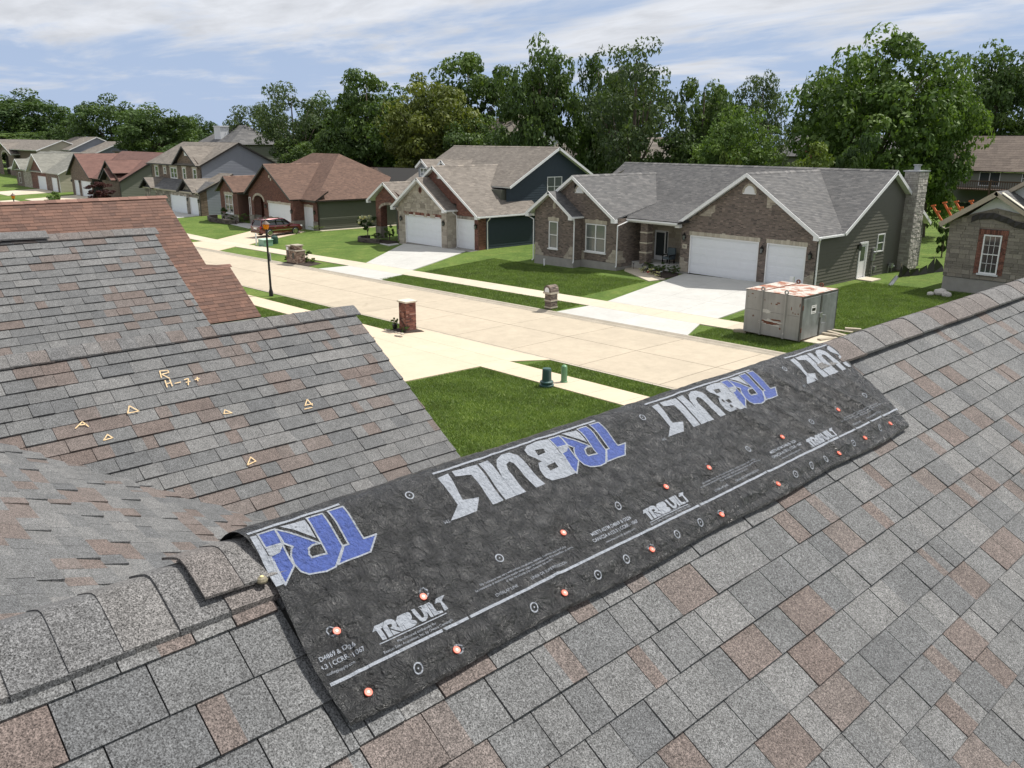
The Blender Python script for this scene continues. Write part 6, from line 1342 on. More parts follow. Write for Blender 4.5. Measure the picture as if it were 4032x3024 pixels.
me = bpy.data.meshes.new('distant_wood'); me.vertices.add(len(V)); me.vertices.foreach_set('co', V.astype(np.float32).ravel()); me.loops.add(n * 4); me.loops.foreach_set('vertex_index', np.arange(n * 4, dtype=np.int32)); me.polygons.add(n); me.polygons.foreach_set('loop_start', np.arange(0, n * 4, 4, dtype=np.int32)); me.polygons.foreach_set('loop_total', np.full(n, 4, dtype=np.int32)); me.update(calc_edges=True)
at = me.attributes.new('tint', 'FLOAT', 'POINT'); at.data.foreach_set('value', T.astype(np.float32)); me.materials.append(LM['b'])
bpy.data.objects.remove(wood); wood = bpy.data.objects.new('distant_wood', me); C.objects.link(wood); wood['kind'] = 'stuff'; wood['label'] = 'dark wood closing the view behind the backyards'
# shrubs and small plants: few leaves, own meshes
def plant(name, x, y, z, h, w, matr, label, n=900, leaf=.05, cat='shrub', stem=True, group=None, seed=1, lobes=14, lift=.1):
    t_ = thing(name, (x, y, z), label, cat, group); me = crown_mesh('leaves', matr, seed, lobes, n, leaf / max(w, .1) * 1.0)
    c = bpy.data.objects.new('foliage', me); C.objects.link(c); c.parent = t_; c.scale = (w, w, (h - lift) / 2); c.location = (0, 0, lift)
    if stem:
        mb = MB(); mb.tube([(0, 0, -.05), (.02, .01, lift + h * .3), (0, 0, h * .7)], [.02 + h * .012, .015 + h * .008, .01], 6)
        for a in range(4): mb.tube([(0, 0, lift * .7), (math.cos(a * 1.6) * w * .5, math.sin(a * 1.6) * w * .5, h * .65)], [.012 + h * .005, .006], 5)
        o = mb.build('stem', M['bark'], None)
        for v in o.data.vertices: v.co.z -= ZO
        o.parent = t_
    return t_
plant('conifer', -42.2, 63.5, gz(-42, 63), 7.8, 1.1, LM['lime'], 'narrow light green conifer just behind the grey ranch ridge', n=5000, leaf=.09, cat='tree', seed=21, lobes=60)
plant('olive_bush', -34.6, 63.0, gz(-34, 63), 8.2, 2.6, LM['lime'], 'tall yellow-green bush behind the ranch ridge near the slate roof', n=8000, leaf=.13, cat='bush', seed=22, lobes=60)
plant('dark_bush', -31.4, 64.5, gz(-31, 64), 8.6, 2.0, LM['a'], 'dark bushy evergreen behind the right end of the ranch ridge', n=7000, leaf=.13, cat='bush', seed=23, lobes=50)
plant('young_tree', -121.9, 30.6, gz(-122, 30), 3.3, 1.2, LM['e'], 'young light green street tree in front of the grey-green roofed house', n=2600, leaf=.11, cat='tree', seed=24, lobes=24, lift=.8)
plant('red_maple', -137.5, 41.2, gz(-137, 41), 3.5, 2.3, LM['red'], 'dark red ornamental maple in front of the faded red-roofed house', n=4500, leaf=.13, cat='tree', seed=25, lobes=30, lift=.3)
plant('edge_tree', -17.2, 75, gz(-17, 75), 9.2, 2.8, LM['e'], 'light green tree by the deck house at the right edge', n=7000, leaf=.13, cat='tree', seed=26, lobes=50, lift=2.5)
for i, (x, y, h, w_, m_, lab) in enumerate(((-45.3, 118, 2.6, 1.3, 'a', 'round dark shrub beside the deck house corner'), (-35.2, 95, 2.3, 1.5, 'e', 'bright leafy shrub on the back lawn below the deck'), (-27.5, 66.5, 3.2, .55, 'a', 'narrow dark arborvitae right beside the stone chimney'), (-24.9, 66, 2.8, .5, 'a', 'narrow dark arborvitae between the two orange booms'), (-22.9, 68, 2.9, .5, 'a', 'narrow dark arborvitae behind the unfinished roof edge'), (-49.5, 121, 5.5, 2.0, 'b', 'green tree-like bush at the left corner of the deck house'))):
    plant('garden_shrub', x, y, gz(x, y), h, w_, LM[m_], lab, n=2200, leaf=.1 if w_ > 1 else .06, seed=30 + i, lobes=22, group='garden shrubs')
# ---------------------------------------------------------------- rusty steel container on the verge
cx0, cx1, cy0, cy1 = -21.15, -18.25, 33.8, 36.95; czb = gz(-19.7, 35) + .04; czt = -6.62
CT = thing('steel_container', (-19.7, 35.5, czb), 'grey rusty steel storage container standing on blocks on the grass verge', 'container')
cg = mat('faded_grey_steel', (.30, .295, .28), .6, var=.12, vscale=1.2, streak=((6, 6, .35), .10), patches=[(3.2, .70, (.10, .032, .015), .015), (1.4, .665, (.48, .47, .44), .02)], bump=.3, bscale=30)
ctop = mat('rusty_white_roof', (.50, .465, .42), .7, var=.15, vscale=3, patches=[(1.5, .49, (.27, .10, .055), .06), (5, .58, (.34, .17, .11), .06)])
cdr = mat('blue_grey_steel_door', (.20, .215, .22), .45, metal=.3, var=.22, vscale=2.2, streak=((.8, 2.4, .5), .22), bump=.25, bscale=12)
rust = mat('rust', (.14, .05, .028), .85, var=.4, vscale=10)
mb = MB(); mb.box(cx0 + .05, cx1 - .05, cy0 + .05, cy1 - .05, czb, czt - .05); mb.build('frame', rust, CT)
W3 = [cx0, cx0 + .92, cx0 + 2.1, cx1]
for a, b_ in zip(W3[:-1], W3[1:]):
    zc_ = czb + (czt - czb) * .55
    for z0, z1 in ((czb + .02, zc_ - .004), (zc_ + .004, czt)): mb = MB(); mb.box(a + .05, b_ - .02, cy0, cy0 + .04, z0, z1); mb.build('side_panel', cg, CT, bevel=.004)
for x in W3[1:3]:
    mb = MB(); mb.box(x - .035, x + .035, cy0 - .06, cy0 + .02, czb, czt + .02); mb.box(x + .035, x + .06, cy0 - .03, cy0 + .02, czb, czt); mb.build('steel_rib', cg, CT)
    for yy in (cy0 - .02, cy1 - .1):
        mb = MB(); N_ = 12
        for i in range(N_):
            a0, a1 = math.pi * 2 * i / N_, math.pi * 2 * (i + 1) / N_; f = lambda a, r, dy: (x + r * math.cos(a), yy + dy, czt + .1 + r * math.sin(a))
            mb.hexa([f(a0, .05, 0), f(a1, .05, 0), f(a1, .11, 0), f(a0, .11, 0)], [f(a0, .05, .04), f(a1, .05, .04), f(a1, .11, .04), f(a0, .11, .04)])
        mb.build('lifting_eye', rust if yy > cy0 else cg, CT)
for x, hh in ((cx0 + .92, .03), (cx0 + 2.1, .018)): mb = MB(); mb.box(x - .03, x + .03, cy0, cy1, czt, czt + hh); mb.build('roof_rib', ctop if x > -20 else rust, CT)
for a, b_ in zip(W3[:-1], W3[1:]): mb = MB(); mb.box(a + .01, b_ - .01, cy0 + .0, cy1, czt - .02, czt + .008); mb.build('roof_panel', ctop, CT)
for (a, b_) in ((cy0 + .08, cy0 + 1.55), (cy0 + 1.72, cy1 - .1)):
    mb = MB(); mb.box(cx1 - .03, cx1 + .03, a, b_, czb + .06, czt - .1); dl = mb.build('door_leaf', cdr, CT, bevel=.01)
mb = MB(); mb.box(cx1 - .04, cx1 + .015, cy0, cy1, czt - .1, czt); mb.box(cx1 - .04, cx1 + .04, cy0 + 1.57, cy0 + 1.70, czb + .02, czt - .1); mb.box(cx1 - .04, cx1 + .02, cy1 - .1, cy1, czb, czt - .1); mb.box(cx1 - .05, cx1 + .02, cy0 - .01, cy0 + .07, czb, czt); mb.build('door_frame', mat('dark_steel', (.085, .085, .082), .5, metal=.4, var=.3, vscale=3), CT)
mb = MB(); mb.box(cx1 + .03, cx1 + .09, cy0 + 1.5, cy0 + 1.78, -7.72, -7.52); mb.tube([(cx1 + .08, cy0 + 1.7, -7.62), (cx1 + .14, cy0 + 1.95, -7.66), (cx1 + .14, cy0 + 1.95, -8.0), (cx1 + .06, cy0 + 1.75, -8.02)], .022, 6); mb.build('latch', M['galv'], CT)
for yy in (cy0 + .05,):
    for z in (czb + .5, czt - .5): mb = MB(); mb.cyl((cx1 + .02, yy, z - .1), (cx1 + .02, yy, z + .1), .03, n=8); mb.build('hinge', rust, CT)
mb = MB(); mb.box(cx1 + .032, cx1 + .036, cy0 + .78, cy0 + 1.2, -7.48, -7.1); dec = mb.build('notice', M['white'], CT)
mb = MB()
for (z0, z1) in ((-7.44, -7.42), (-7.36, -7.22), (-7.16, -7.14)): mb.box(cx1 + .0365, cx1 + .038, cy0 + .83, cy0 + 1.15, z0, z1)
mb.build('notice_print', M['black'], dec)
# rust scars and pits with a shape of their own: thin flakes lying on the panels
r = random.Random(8)
def flake(cx_, cz_, w, h, m, name='rust_scar', n=22, off=.002):
    P = FRONT(cy0); pts = []
    for i in range(n):
        a = 2 * math.pi * i / n; k = r.uniform(.55, 1.1); pts.append((cx_ + math.cos(a) * w * k, cz_ + math.sin(a) * h * k))
    mb = MB(); c = P.at(cx_, cz_, off)
    for i in range(n): mb.poly([c, P.at(*pts[i], off), P.at(*pts[(i + 1) % n], off)])
    mb.build(name, m, CT)
pale = mat('bare_pale_paint', (.52, .51, .48), .7, var=.1)
flake(-19.75, -8.0, .72, .17, pale, off=.0015); flake(-20.0, -7.5, .3, .1, pale, off=.0015)
flake(-19.7, -8.02, .58, .075, rust, off=.003); flake(-19.45, -7.85, .34, .05, rust, off=.003); flake(-20.1, -7.95, .14, .05, rust, off=.003); flake(-19.23, -8.2, .05, .06, rust)
for (x, z, w, h) in ((-19.5, -7.12, .09, .04), (-19.75, -7.12, .03, .05), (-18.75, -7.2, .03, .09), (-18.66, -7.38, .03, .04), (-18.55, -7.42, .04, .025), (-18.4, -7.4, .04, .03), (-20.95, -6.95, .03, .03), (-20.75, -6.8, .08, .03), (-20.1, -7.0, .03, .03), (-19.4, -7.05, .1, .03), (-18.35, -7.0, .03, .1)): flake(x, z, w, h, rust, n=9)
for i, (x, y, a, l) in enumerate(((-17.85, 36.9, .2, .5), (-17.7, 36.2, -.3, .55), (-17.5, 37.3, .5, .35), (-17.6, 35.2, 1.2, .5), (-17.95, 35.9, .1, .4), (-21.35, 34.0, .2, .3), (-17.2, 36.0, .2, .9))):
    bt = thing('timber_offcut', (x, y, gz(x, y)), ['pale board offcut under the container door edge', 'short pale board on the ground right of the container', 'smallest board by the far container corner', 'board lying crossways near the container front corner', 'thin board tucked against the container base', 'dark block under the left container corner', 'longest pale board lying away from the container'][i], 'board', 'boards lying beside the container')
    mb = MB(); c_, s_ = math.cos(a), math.sin(a); z = gz(x, y); hh = .05 + .04 * (i % 3)
    P_ = [(x + c_ * u - s_ * v_, y + s_ * u + c_ * v_) for u, v_ in ((-l, -.12), (l, -.12), (l, .12), (-l, .12))]; mb.hexa([(a_, b__, z - .02) for a_, b__ in P_], [(a_, b__, z + hh) for a_, b__ in P_]); mb.build('board', tanw, bt)

# ---------------------------------------------------------------- brick mailboxes
def brick_box(h, x0, x1, y0, y1, z0, z1, matr, seed, quota=0, bw=.2, bh=.072):
    for k, (P, a, b_) in enumerate(((FRONT(y0), x0, x1), (RIGHT(x1), y0, y1), (LEFT(x0), -y1, -y0), (Plane((0, y1, 0), (-1, 0, 0), (0, 0, 1)), -x1, -x0))):
        masonry(P, [(a, z0), (b_, z0), (b_, z1), (a, z1)], h, matr, M['mortar'], bw=bw, bh=bh, joint=.011, depth=.012, seed=seed + k, indiv=quota if k < 2 else 0, order=dist_cam)
z = gz(-33.1, 23.2)
MB1 = thing('brick_mailbox_pillar', (-33.15, 23.25, z), 'tall red brick mailbox pillar with a flat pale cap beside the near driveway', 'mailbox')
brick_box(MB1, -33.42, -32.84, 22.95, 23.53, z - .05, z + 1.42, M['brickp'], 401, quota=60)
mb = MB(); mb.box(-33.49, -32.77, 22.88, 23.6, z + 1.42, z + 1.5); mb.build('stone_cap', mat('pale_cap_stone', (.58, .53, .44), .85, var=.1), MB1, bevel=.01)
mb = MB(); mb.box(-33.12, -32.92, 22.87, 22.9, z + .78, z + .95, .9); mb.build('inscribed_stone', M['brickp'], MB1)
zb_ = gz(-61.6, 32.3)
MB2 = thing('stepped_brick_mailbox', (-61.6, 32.6, zb_), 'stepped brick and stone mailbox with niches beside the pale driveway', 'mailbox')
brm = mat('tumbled_brown_brick', (1, 1, 1), .9, tint=[(0, (.10, .055, .04)), (.5, (.25, .165, .125)), (1, (.42, .34, .27))])
brick_box(MB2, -62.35, -61.75, 32.1, 32.9, zb_, zb_ + 1.3, brm, 411, quota=30); brick_box(MB2, -61.74, -60.75, 32.12, 32.88, zb_, zb_ + 1.0, brm, 415, quota=30)
brick_box(MB2, -61.76, -60.95, 32.3, 32.8, zb_ + 1.06, zb_ + 1.4, brm, 419)
for (a, b_, c, d, z0) in ((-61.95, -60.68, 32.05, 32.95, 1.0), (-62.4, -61.7, 32.05, 32.95, 1.3), (-61.85, -60.9, 32.2, 32.9, 1.4)): mb = MB(); mb.box(a, b_, c, d, zb_ + z0, zb_ + z0 + .07); mb.build('stone_cap', M['stone'], MB2)
mb = MB(); mb.box(-61.4, -61.05, 32.09, 32.13, zb_ + .4, zb_ + .85); mb.box(-62.15, -61.95, 32.07, 32.11, zb_ + .45, zb_ + .95); mb.build('niche', M['black'], MB2)
mb = MB(); mb.box(-62.2, -61.9, 32.04, 32.08, zb_ + 1.02, zb_ + 1.28); mb.build('mail_door', wt, MB2)
zc2 = gz(-32.4, 32.5)
MB3 = thing('arched_brick_mailbox', (-32.42, 32.35, zc2), 'slim taupe brick mailbox with arched top and white door by the wide driveway', 'mailbox')
bx_, by_ = -32.42, 32.4
brick_box(MB3, bx_ - .24, bx_ + .24, by_ - .24, by_ + .24, zc2 - .02, zc2 + .85, M['brickg'], 421, quota=20)
for z0 in (.05, .42): mb = MB(); mb.box(bx_ - .27, bx_ + .27, by_ - .27, by_ + .27, zc2 + z0, zc2 + z0 + .07); mb.build('stone_band', M['cream'], MB3)
mb = MB(); mb.box(bx_ - .3, bx_ + .3, by_ - .34, by_ + .32, zc2 + .83, zc2 + .93); mb.build('stone_ledge', M['cream'], MB3)
for k in range(9):
    a0, a1 = math.pi * k / 9 + .03, math.pi * (k + 1) / 9 - .03; f = lambda a, r_, y_: (bx_ + r_ * math.cos(a), y_, zc2 + 1.03 + r_ * math.sin(a)); mb = MB()
    for q_ in range(3):
        y0, y1 = by_ - .32 + q_ * .21, by_ - .32 + q_ * .21 + .2
        mb.hexa([f(a0, .18, y0), f(a1, .18, y0), f(a1, .18, y1), f(a0, .18, y1)], [f(a0, .28, y0), f(a1, .28, y0), f(a1, .28, y1), f(a0, .28, y1)], r.random())
    mb.build('arch_brick', M['brickg'], MB3)
mb = MB(); mb.box(bx_ - .28, bx_ + .28, by_ - .3, by_ + .3, zc2 + .93, zc2 + 1.03, .4); mb.build('arch_base', M['brickg'], MB3)
mb = MB(); pts = [(bx_ + .17 * math.cos(math.pi * i / 10), by_ - .335, zc2 + 1.03 + .17 * math.sin(math.pi * i / 10)) for i in range(11)] + [(bx_ - .17, by_ - .335, zc2 + .94), (bx_ + .17, by_ - .335, zc2 + .94)]; mb.poly(pts); mb.build('mail_door', wt, MB3)

# ---------------------------------------------------------------- street lamp, sign, boxes
zl = gz(-47.85, 23.4)
LP = thing('street_lamp', (-47.85, 23.42, zl), 'black street lamp post with amber glass lantern on the near verge', 'street lamp')
mb = MB(); mb.lathe((-47.85, 23.42, zl), [(.13, -.05), (.13, .25), (.085, .4), (.07, .6), (.055, 3.9), (.05, 4.0)], 12); mb.build('post', M['black'], LP, smooth=True)
mb = MB(); mb.lathe((-47.85, 23.42, zl + 4.0), [(.05, 0), (.12, .04), (.13, .06)], 12); mb.build('lantern_base', M['black'], LP)
mb = MB(); mb.lathe((-47.85, 23.42, zl + 4.06), [(.13, 0), (.19, .26), (.19, .3)], 6)
amb = mat('amber_glass', (.85, .42, .03), .25, trans=(.55, (1.3, 1.1, .6))); mb.build('amber_lantern', amb, LP)
mb = MB(); mb.lathe((-47.85, 23.42, zl + 4.36), [(.26, 0), (.24, .03), (.1, .14), (.03, .2), (.03, .26), (.0, .3)], 12); mb.build('lantern_roof', mat('bronze_hood', (.10, .07, .055), .5), LP)
SG = thing('street_sign', (-47.85, 23.5, zl + 2.1), 'white rectangular sign fixed half way up the lamp post, seen from behind', 'sign')
mb = MB(); mb.box(-48.02, -47.68, 23.50, 23.515, zl + 2.12, zl + 2.62); mb.build('sign_plate', wt, SG); mb = MB(); mb.box(-47.95, -47.75, 23.47, 23.50, zl + 2.2, zl + 2.23); mb.box(-47.95, -47.75, 23.47, 23.50, zl + 2.5, zl + 2.53); mb.build('bracket', M['galv'], SG)
FL = thing('street_lamp', (-98.5, 21.0, gz(-98, 21)), 'far black street lamp top beside the red roof ridge at left', 'street lamp')
for o in LP.children:
    c = o.copy(); C.objects.link(c); c.parent = FL
TB = thing('transformer_box', (-74.6, 36.3, gz(-74, 36)), 'pale green utility transformer box on the lawn edge', 'utility box')
tg = mat('pale_green_paint', (.20, .36, .27), .5); z = gz(-74, 36)
mb = MB(); mb.box(-75.2, -74.0, 35.9, 36.8, z - .05, z + .55); mb.build('cabinet', tg, TB, bevel=.02); mb = MB(); mb.box(-75.25, -73.95, 35.85, 36.85, z + .55, z + .6); mb.build('lid', mat('pale_green_lid', (.42, .60, .50), .5), TB)
WP = thing('white_marker_post', (-75.8, 36.0, gz(-75, 36)), 'short white marker post left of the pale green box', 'post'); mb = MB(); mb.box(-75.88, -75.72, 35.95, 36.05, z - .05, z + 1.05); mb.build('post', wt, WP, bevel=.02)
DP = thing('dark_green_pedestal', (-76.0, 37.6, gz(-75, 37)), 'dark green domed pedestal behind the pale green box', 'utility box'); mb = MB(); mb.lathe((-75.2, 37.6, z), [(.33, -.05), (.33, .55), (.3, .68), (.12, .78)], 14); mb.build('cover', mat('dark_green_plastic', (.02, .06, .045), .45), DP)
z = gz(-21, 21)
GP = thing('green_ribbed_pedestal', (-21.02, 20.85, z), 'dark teal flared utility pedestal on the near lawn', 'utility box')
mb = MB(); mb.lathe((-21.02, 20.85, z), [(.25, -.04), (.27, .03), (.27, .07), (.2, .1), (.25, .14), (.25, .19), (.18, .22), (.175, .3), (.165, .62), (.15, .68), (.0, .7)], 22); mb.build('cover', mat('teal_plastic', (.035, .085, .08), .42), GP, smooth=False)
GP2 = thing('green_round_pedestal', (-21.02, 21.62, z), 'slim pale green round-topped pedestal beside the teal one', 'utility box')
mb = MB(); mb.lathe((-20.98, 21.72, z), [(.14, -.04), (.14, .03), (.115, .04), (.115, .56), (.1, .62), (.05, .66), (0, .665)], 18); mb.build('cover', mat('pale_green_plastic', (.12, .26, .14), .45), GP2)
MU = lambda x0, y0, pts, nm='mulch_bed': None
def bedpoly(pts, name='flower_bed', off=.0, lab=None):
    mb = MB(); n = len(pts); c = Vector((sum(p[0] for p in pts) / n, sum(p[1] for p in pts) / n))
    inner = [(c.x + (x - c.x) * .8, c.y + (y - c.y) * .8) for x, y in pts]
    top = [(x, y, gz(x, y) + .06) for x, y in inner]; lo = [(x, y, gz(x, y) - .02) for x, y in pts]
    mb.poly(top)
    for i in range(n): j = (i + 1) % n; mb.poly([lo[i], lo[j], top[j], top[i]])
    o = mb.build(name, M['soil'], None, kind='structure'); return o
bedpoly([(-33.8, 22.6), (-32.5, 22.55), (-32.3, 23.7), (-33.9, 23.8)])
bedpoly([(-36.8, 45.25), (-33.2, 43.2), (-33.0, 44.6), (-33.6, 45.5), (-36.2, 45.6)])
bedpoly([(-66.5, 43.0), (-63.2, 42.4), (-62.8, 43.3), (-64.2, 44.2), (-67.8, 44.2)])
bedpoly([(-62.9, 31.95), (-58.9, 32.0), (-59.4, 33.6), (-62.6, 33.4)])
bedpoly([(-101.8, 42.9), (-95.2, 43.0), (-95.0, 44.3), (-101.4, 43.9)])
# raised planters of dark stone
def planter(pts, zt, lab, matr=None, w=.25):
    t_ = thing('raised_planter', (pts[0][0], pts[0][1], gz(*pts[0])), lab, 'planter', 'raised stone planters'); matr = matr or mat('dark_block', (1, 1, 1), .9, tint=[(0, (.04, .03, .026)), (1, (.11, .09, .08))])
    rr_ = random.Random(3); 
    for (a, b_) in zip(pts[:-1], pts[1:]):
        A, B_ = Vector((a[0], a[1], 0)), Vector((b_[0], b_[1], 0)); L_ = (B_ - A).length; n = max(1, int(L_ / .4))
        for k in range(n):
            for j in range(3):
                o_ = .5 * (j % 2); p = A + (B_ - A) * ((k + .02) / n); q = A + (B_ - A) * ((k + .98) / n); zb0 = gz(p.x, p.y)
                h0 = zb0 + zt * j / 3; h1 = zb0 + zt * (j + 1) / 3 - .008; mb = MB(); mb.beam((p.x, p.y, (h0 + h1) / 2), (q.x, q.y, (h0 + h1) / 2), w, h1 - h0, tint=rr_.random()); mb.build('block', matr, t_)
    return t_
planter([(-68.9, 44.3), (-69.3, 43.4), (-68.2, 42.6), (-66.5, 42.5), (-64.6, 42.6)], .38, 'dark block planter below the white-flowered hydrangea')
planter([(-102.8, 44.0), (-103.0, 42.9), (-100.5, 42.1), (-96.5, 42.3), (-95.0, 42.8)], .5, 'long dark block planter in front of the hip-roofed house wing')
# hydrangea standard: trunk, foliage, blooms
hx, hy = -67.9, 43.4; hz = gz(hx, hy) + .3
HY = plant('hydrangea', hx, hy, hz, 2.1, .95, LM['shrub'], 'hydrangea with cream white blooms in the dark block planter', n=2200, leaf=.09, cat='shrub', seed=41, lift=.7)
rr_ = np.random.RandomState(9); mb = MB()
for i in range(26):
    a = rr_.uniform(1.6, 4.9); e = rr_.uniform(0, 1.1); c_ = (math.cos(a) * .85 * math.cos(e), math.sin(a) * .85 * math.cos(e), 1.25 + .75 * math.sin(e) + rr_.uniform(-.2, .1)); R_ = rr_.uniform(.09, .16)
    mb.lathe((c_[0], c_[1], c_[2] - R_ - 0), [(R_ * .3, 0), (R_ * .9, R_ * .5), (R_, R_), (R_ * .7, R_ * 1.7), (R_ * .2, R_ * 2)], 8, tint=rr_.rand())
o = mb.build('blooms', LM['cream'], None, kind='stuff')
for v in o.data.vertices: v.co.z -= ZO
o.parent = HY
pl_ = [('b', -65.9, 43.2, .6, .5, 'low dark shrub at the foot of the arched entry'), ('a', -64.0, 43.2, 1.5, .45, 'upright dark shrub beside the pale stone garage corner'), ('b', -66.9, 43.7, .5, .5, 'rounded dark shrub under the entry pier'), ('lime', -80.2, 45.0, .45, .8, 'spreading pale hosta at the corner of the dark side wall'), ('shrub', -61.0, 33.1, .95, .5, 'loose shrub right of the stepped brick mailbox'), ('lime', -60.2, 33.0, .5, .45, 'small yellow-green shrub by the stepped mailbox'), ('a', -99.2, 43.3, 1.35, .5, 'dark topiary-like shrub in front of the paired window'), ('b', -97.3, 43.4, .6, .5, 'low round shrub in the long planter'), ('b', -95.2, 44.0, .9, .6, 'dark shrub beside the recessed corner'), ('b', -62.8, 32.4, .5, .25, 'small leafy plant left of the stepped mailbox')]
for i, (m_, x, y, h, w_, lab) in enumerate(pl_): plant('small_shrub', x, y, gz(x, y) + (.25 if y > 40 else 0), h, w_, LM[m_], lab, n=900, leaf=.06, seed=50 + i, lift=.05, group='shrubs in front beds')
pt = thing('flower_pot', (-33.62, 22.95, gz(-33.6, 23)), 'small black pot with green plant left of the brick pillar', 'flower pot')
mb = MB(); z = gz(-33.6, 23); mb.lathe((-33.68, 22.85, z), [(.09, 0), (.13, .28), (.14, .3)], 12); mb.build('pot', M['black'], pt)
plant('potted_plant', -33.68, 22.85, z + .25, .4, .16, LM['lime'], 'green plant growing in the black pot by the pillar', n=260, leaf=.035, seed=70, lift=.0, cat='plant')
plant('pillar_plant', -32.75, 22.8, z, .35, .22, LM['shrub'], 'small reddish-green plant at the right foot of the brick pillar', n=300, leaf=.04, seed=71, lift=.0, cat='plant')
for i in range(9):
    x, y = -33.9 + i * .19, 22.45 + .05 * math.sin(i * 2.1)
    st = thing('edging_stone', (x, y, gz(x, y)), 'pale edging stone round the pillar bed', 'stone', 'edging stones round the pillar bed'); mb = MB(); z = gz(x, y); mb.lathe((x, y, z), [(.09, -.02), (.1, .03), (.06, .06)], 6, tint=r.random()); mb.build('stone', M['stone'], st)
for i, (x, y) in enumerate(((-32.2, 21.95), (-32.0, 22.0))):
    st = thing('edging_stone', (x, y, gz(x, y)), ['flat brown stone lying on the driveway edge beside the pillar', 'smaller flat stone next to it on the driveway edge'][i], 'stone', 'loose stones on the driveway'); mb = MB(); z = gz(x, y) + .014; mb.box(x - .14, x + .1, y - .06, y + .06, z, z + .05, .4); mb.build('stone', M['stoneg'], st, bevel=.01)
# porch garden at number 36
sol_lab = ['solar path light nearest the downspout', 'solar path light second from the downspout', 'solar path light in the middle of the bed edge', 'solar path light between the white petunias', 'solar path light nearest the driveway', 'solar path light set back beside the post']
for i, (x, y) in enumerate(((-37.15, 45.1), (-36.1, 44.75), (-35.2, 44.2), (-34.3, 43.7), (-33.4, 43.35), (-36.4, 45.2))):
    s_ = thing('solar_light', (x, y, gz(x, y)), sol_lab[i], 'garden light', 'solar path lights'); z = gz(x, y); mb = MB(); mb.cyl((x, y, z), (x, y, z + .32), .014, n=6); mb.lathe((x, y, z + .32), [(.04, 0), (.05, .09)], 8); mb.build('stake', M['iron'], s_); mb = MB(); mb.lathe((x, y, z + .41), [(.09, 0), (.085, .02), (.02, .045)], 10); mb.build('cap', M['galv'], s_)
pet = [(-35.6, 44.3, 'cream'), (-34.6, 43.9, 'cream'), (-33.75, 43.5, 'cream'), (-35.0, 44.6, 'b'), (-34.3, 44.7, 'b'), (-33.4, 44.7, 'shrub'), (-35.9, 45.3, 'a'), (-34.9, 45.2, 'a'), (-33.9, 45.3, 'b'), (-37.2, 46.6, 'b')]
for i, (x, y, m_) in enumerate(pet): plant('bedding_plant', x, y, gz(x, y) + (.04 if i < 9 else .4), .38 if m_ == 'cream' else .6, .3 if m_ == 'cream' else .4, LM[m_], ['white petunias nearest the post', 'white petunias in the middle of the bed', 'white petunias nearest the driveway', 'low dark foliage plant behind the petunias', 'low foliage plant at the bed centre', 'green plant by the garage corner', 'dark plant in front of the porch post', 'dark plant at the porch edge', 'leafy plant under the porch window', 'potted flowers beside the front door'][i], n=420, leaf=.035 if m_ == 'cream' else .05, seed=80 + i, lift=.03, cat='plant', group='bedding plants by the porch')
rf_ = thing('red_flowers', (-34.95, 43.95, gz(-35, 44)), 'small red flowers among the white petunias', 'plant'); mb = MB()
for i in range(12): a = i * 2.4; mb.lathe((-34.95 + .12 * math.cos(a) * (i / 12), 43.95 + .12 * math.sin(a) * (i / 12), gz(-35, 44) + .12 + .02 * (i % 3)), [(.02, 0), (.035, .02), (.01, .04)], 6)
mb.build('petals', mat('red_petal', (.5, .02, .03), .5), rf_)
chr_ = thing('porch_chair', (-35.3, 46.6, -8.2), 'grey-blue cushioned porch chair beside the window of number 36', 'chair')
cgm = mat('grey_blue_fabric', (.09, .12, .14), .8); x0, y0, z0 = -35.65, 46.3, -8.2
mb = MB(); mb.box(x0, x0 + .65, y0, y0 + .6, z0 + .3, z0 + .45); mb.build('seat', cgm, chr_, bevel=.02); mb = MB(); mb.box(x0, x0 + .65, y0 + .52, y0 + .68, z0 + .45, z0 + 1.05); mb.build('backrest', cgm, chr_, bevel=.03)
for dx in (0, .6): mb = MB(); mb.box(x0 + dx - .02, x0 + dx + .06, y0 - .02, y0 + .62, z0 + .55, z0 + .62); mb.build('armrest', M['iron'], chr_)
for dx in (.02, .6):
    for dy in (.02, .55): mb = MB(); mb.box(x0 + dx - .03, x0 + dx + .03, y0 + dy - .03, y0 + dy + .03, z0, z0 + .56); mb.build('leg', M['iron'], chr_)
vp = thing('white_vent_pipe', (-43.4, 42.6, gz(-43.4, 42.6)), 'short white pipe standing on the lawn below the bay window', 'pipe'); z = gz(-43.4, 42.6); mb = MB(); mb.cyl((-43.4, 42.6, z - .1), (-43.4, 42.6, z + .42), .055, n=12); mb.cyl((-43.4, 42.6, z + .42), (-43.4, 42.6, z + .5), .07, n=12); mb.build('pipe', wt, vp)
wb_ = thing('white_utility_post', (-24.55, 44.6, gz(-24.5, 44.6)), 'white post box standing behind the container at the garage corner', 'post'); z = gz(-24.5, 44.6); mb = MB(); mb.box(-25.0, -24.75, 44.5, 44.7, z, z + .75); mb.build('post', wt, wb_, bevel=.02)
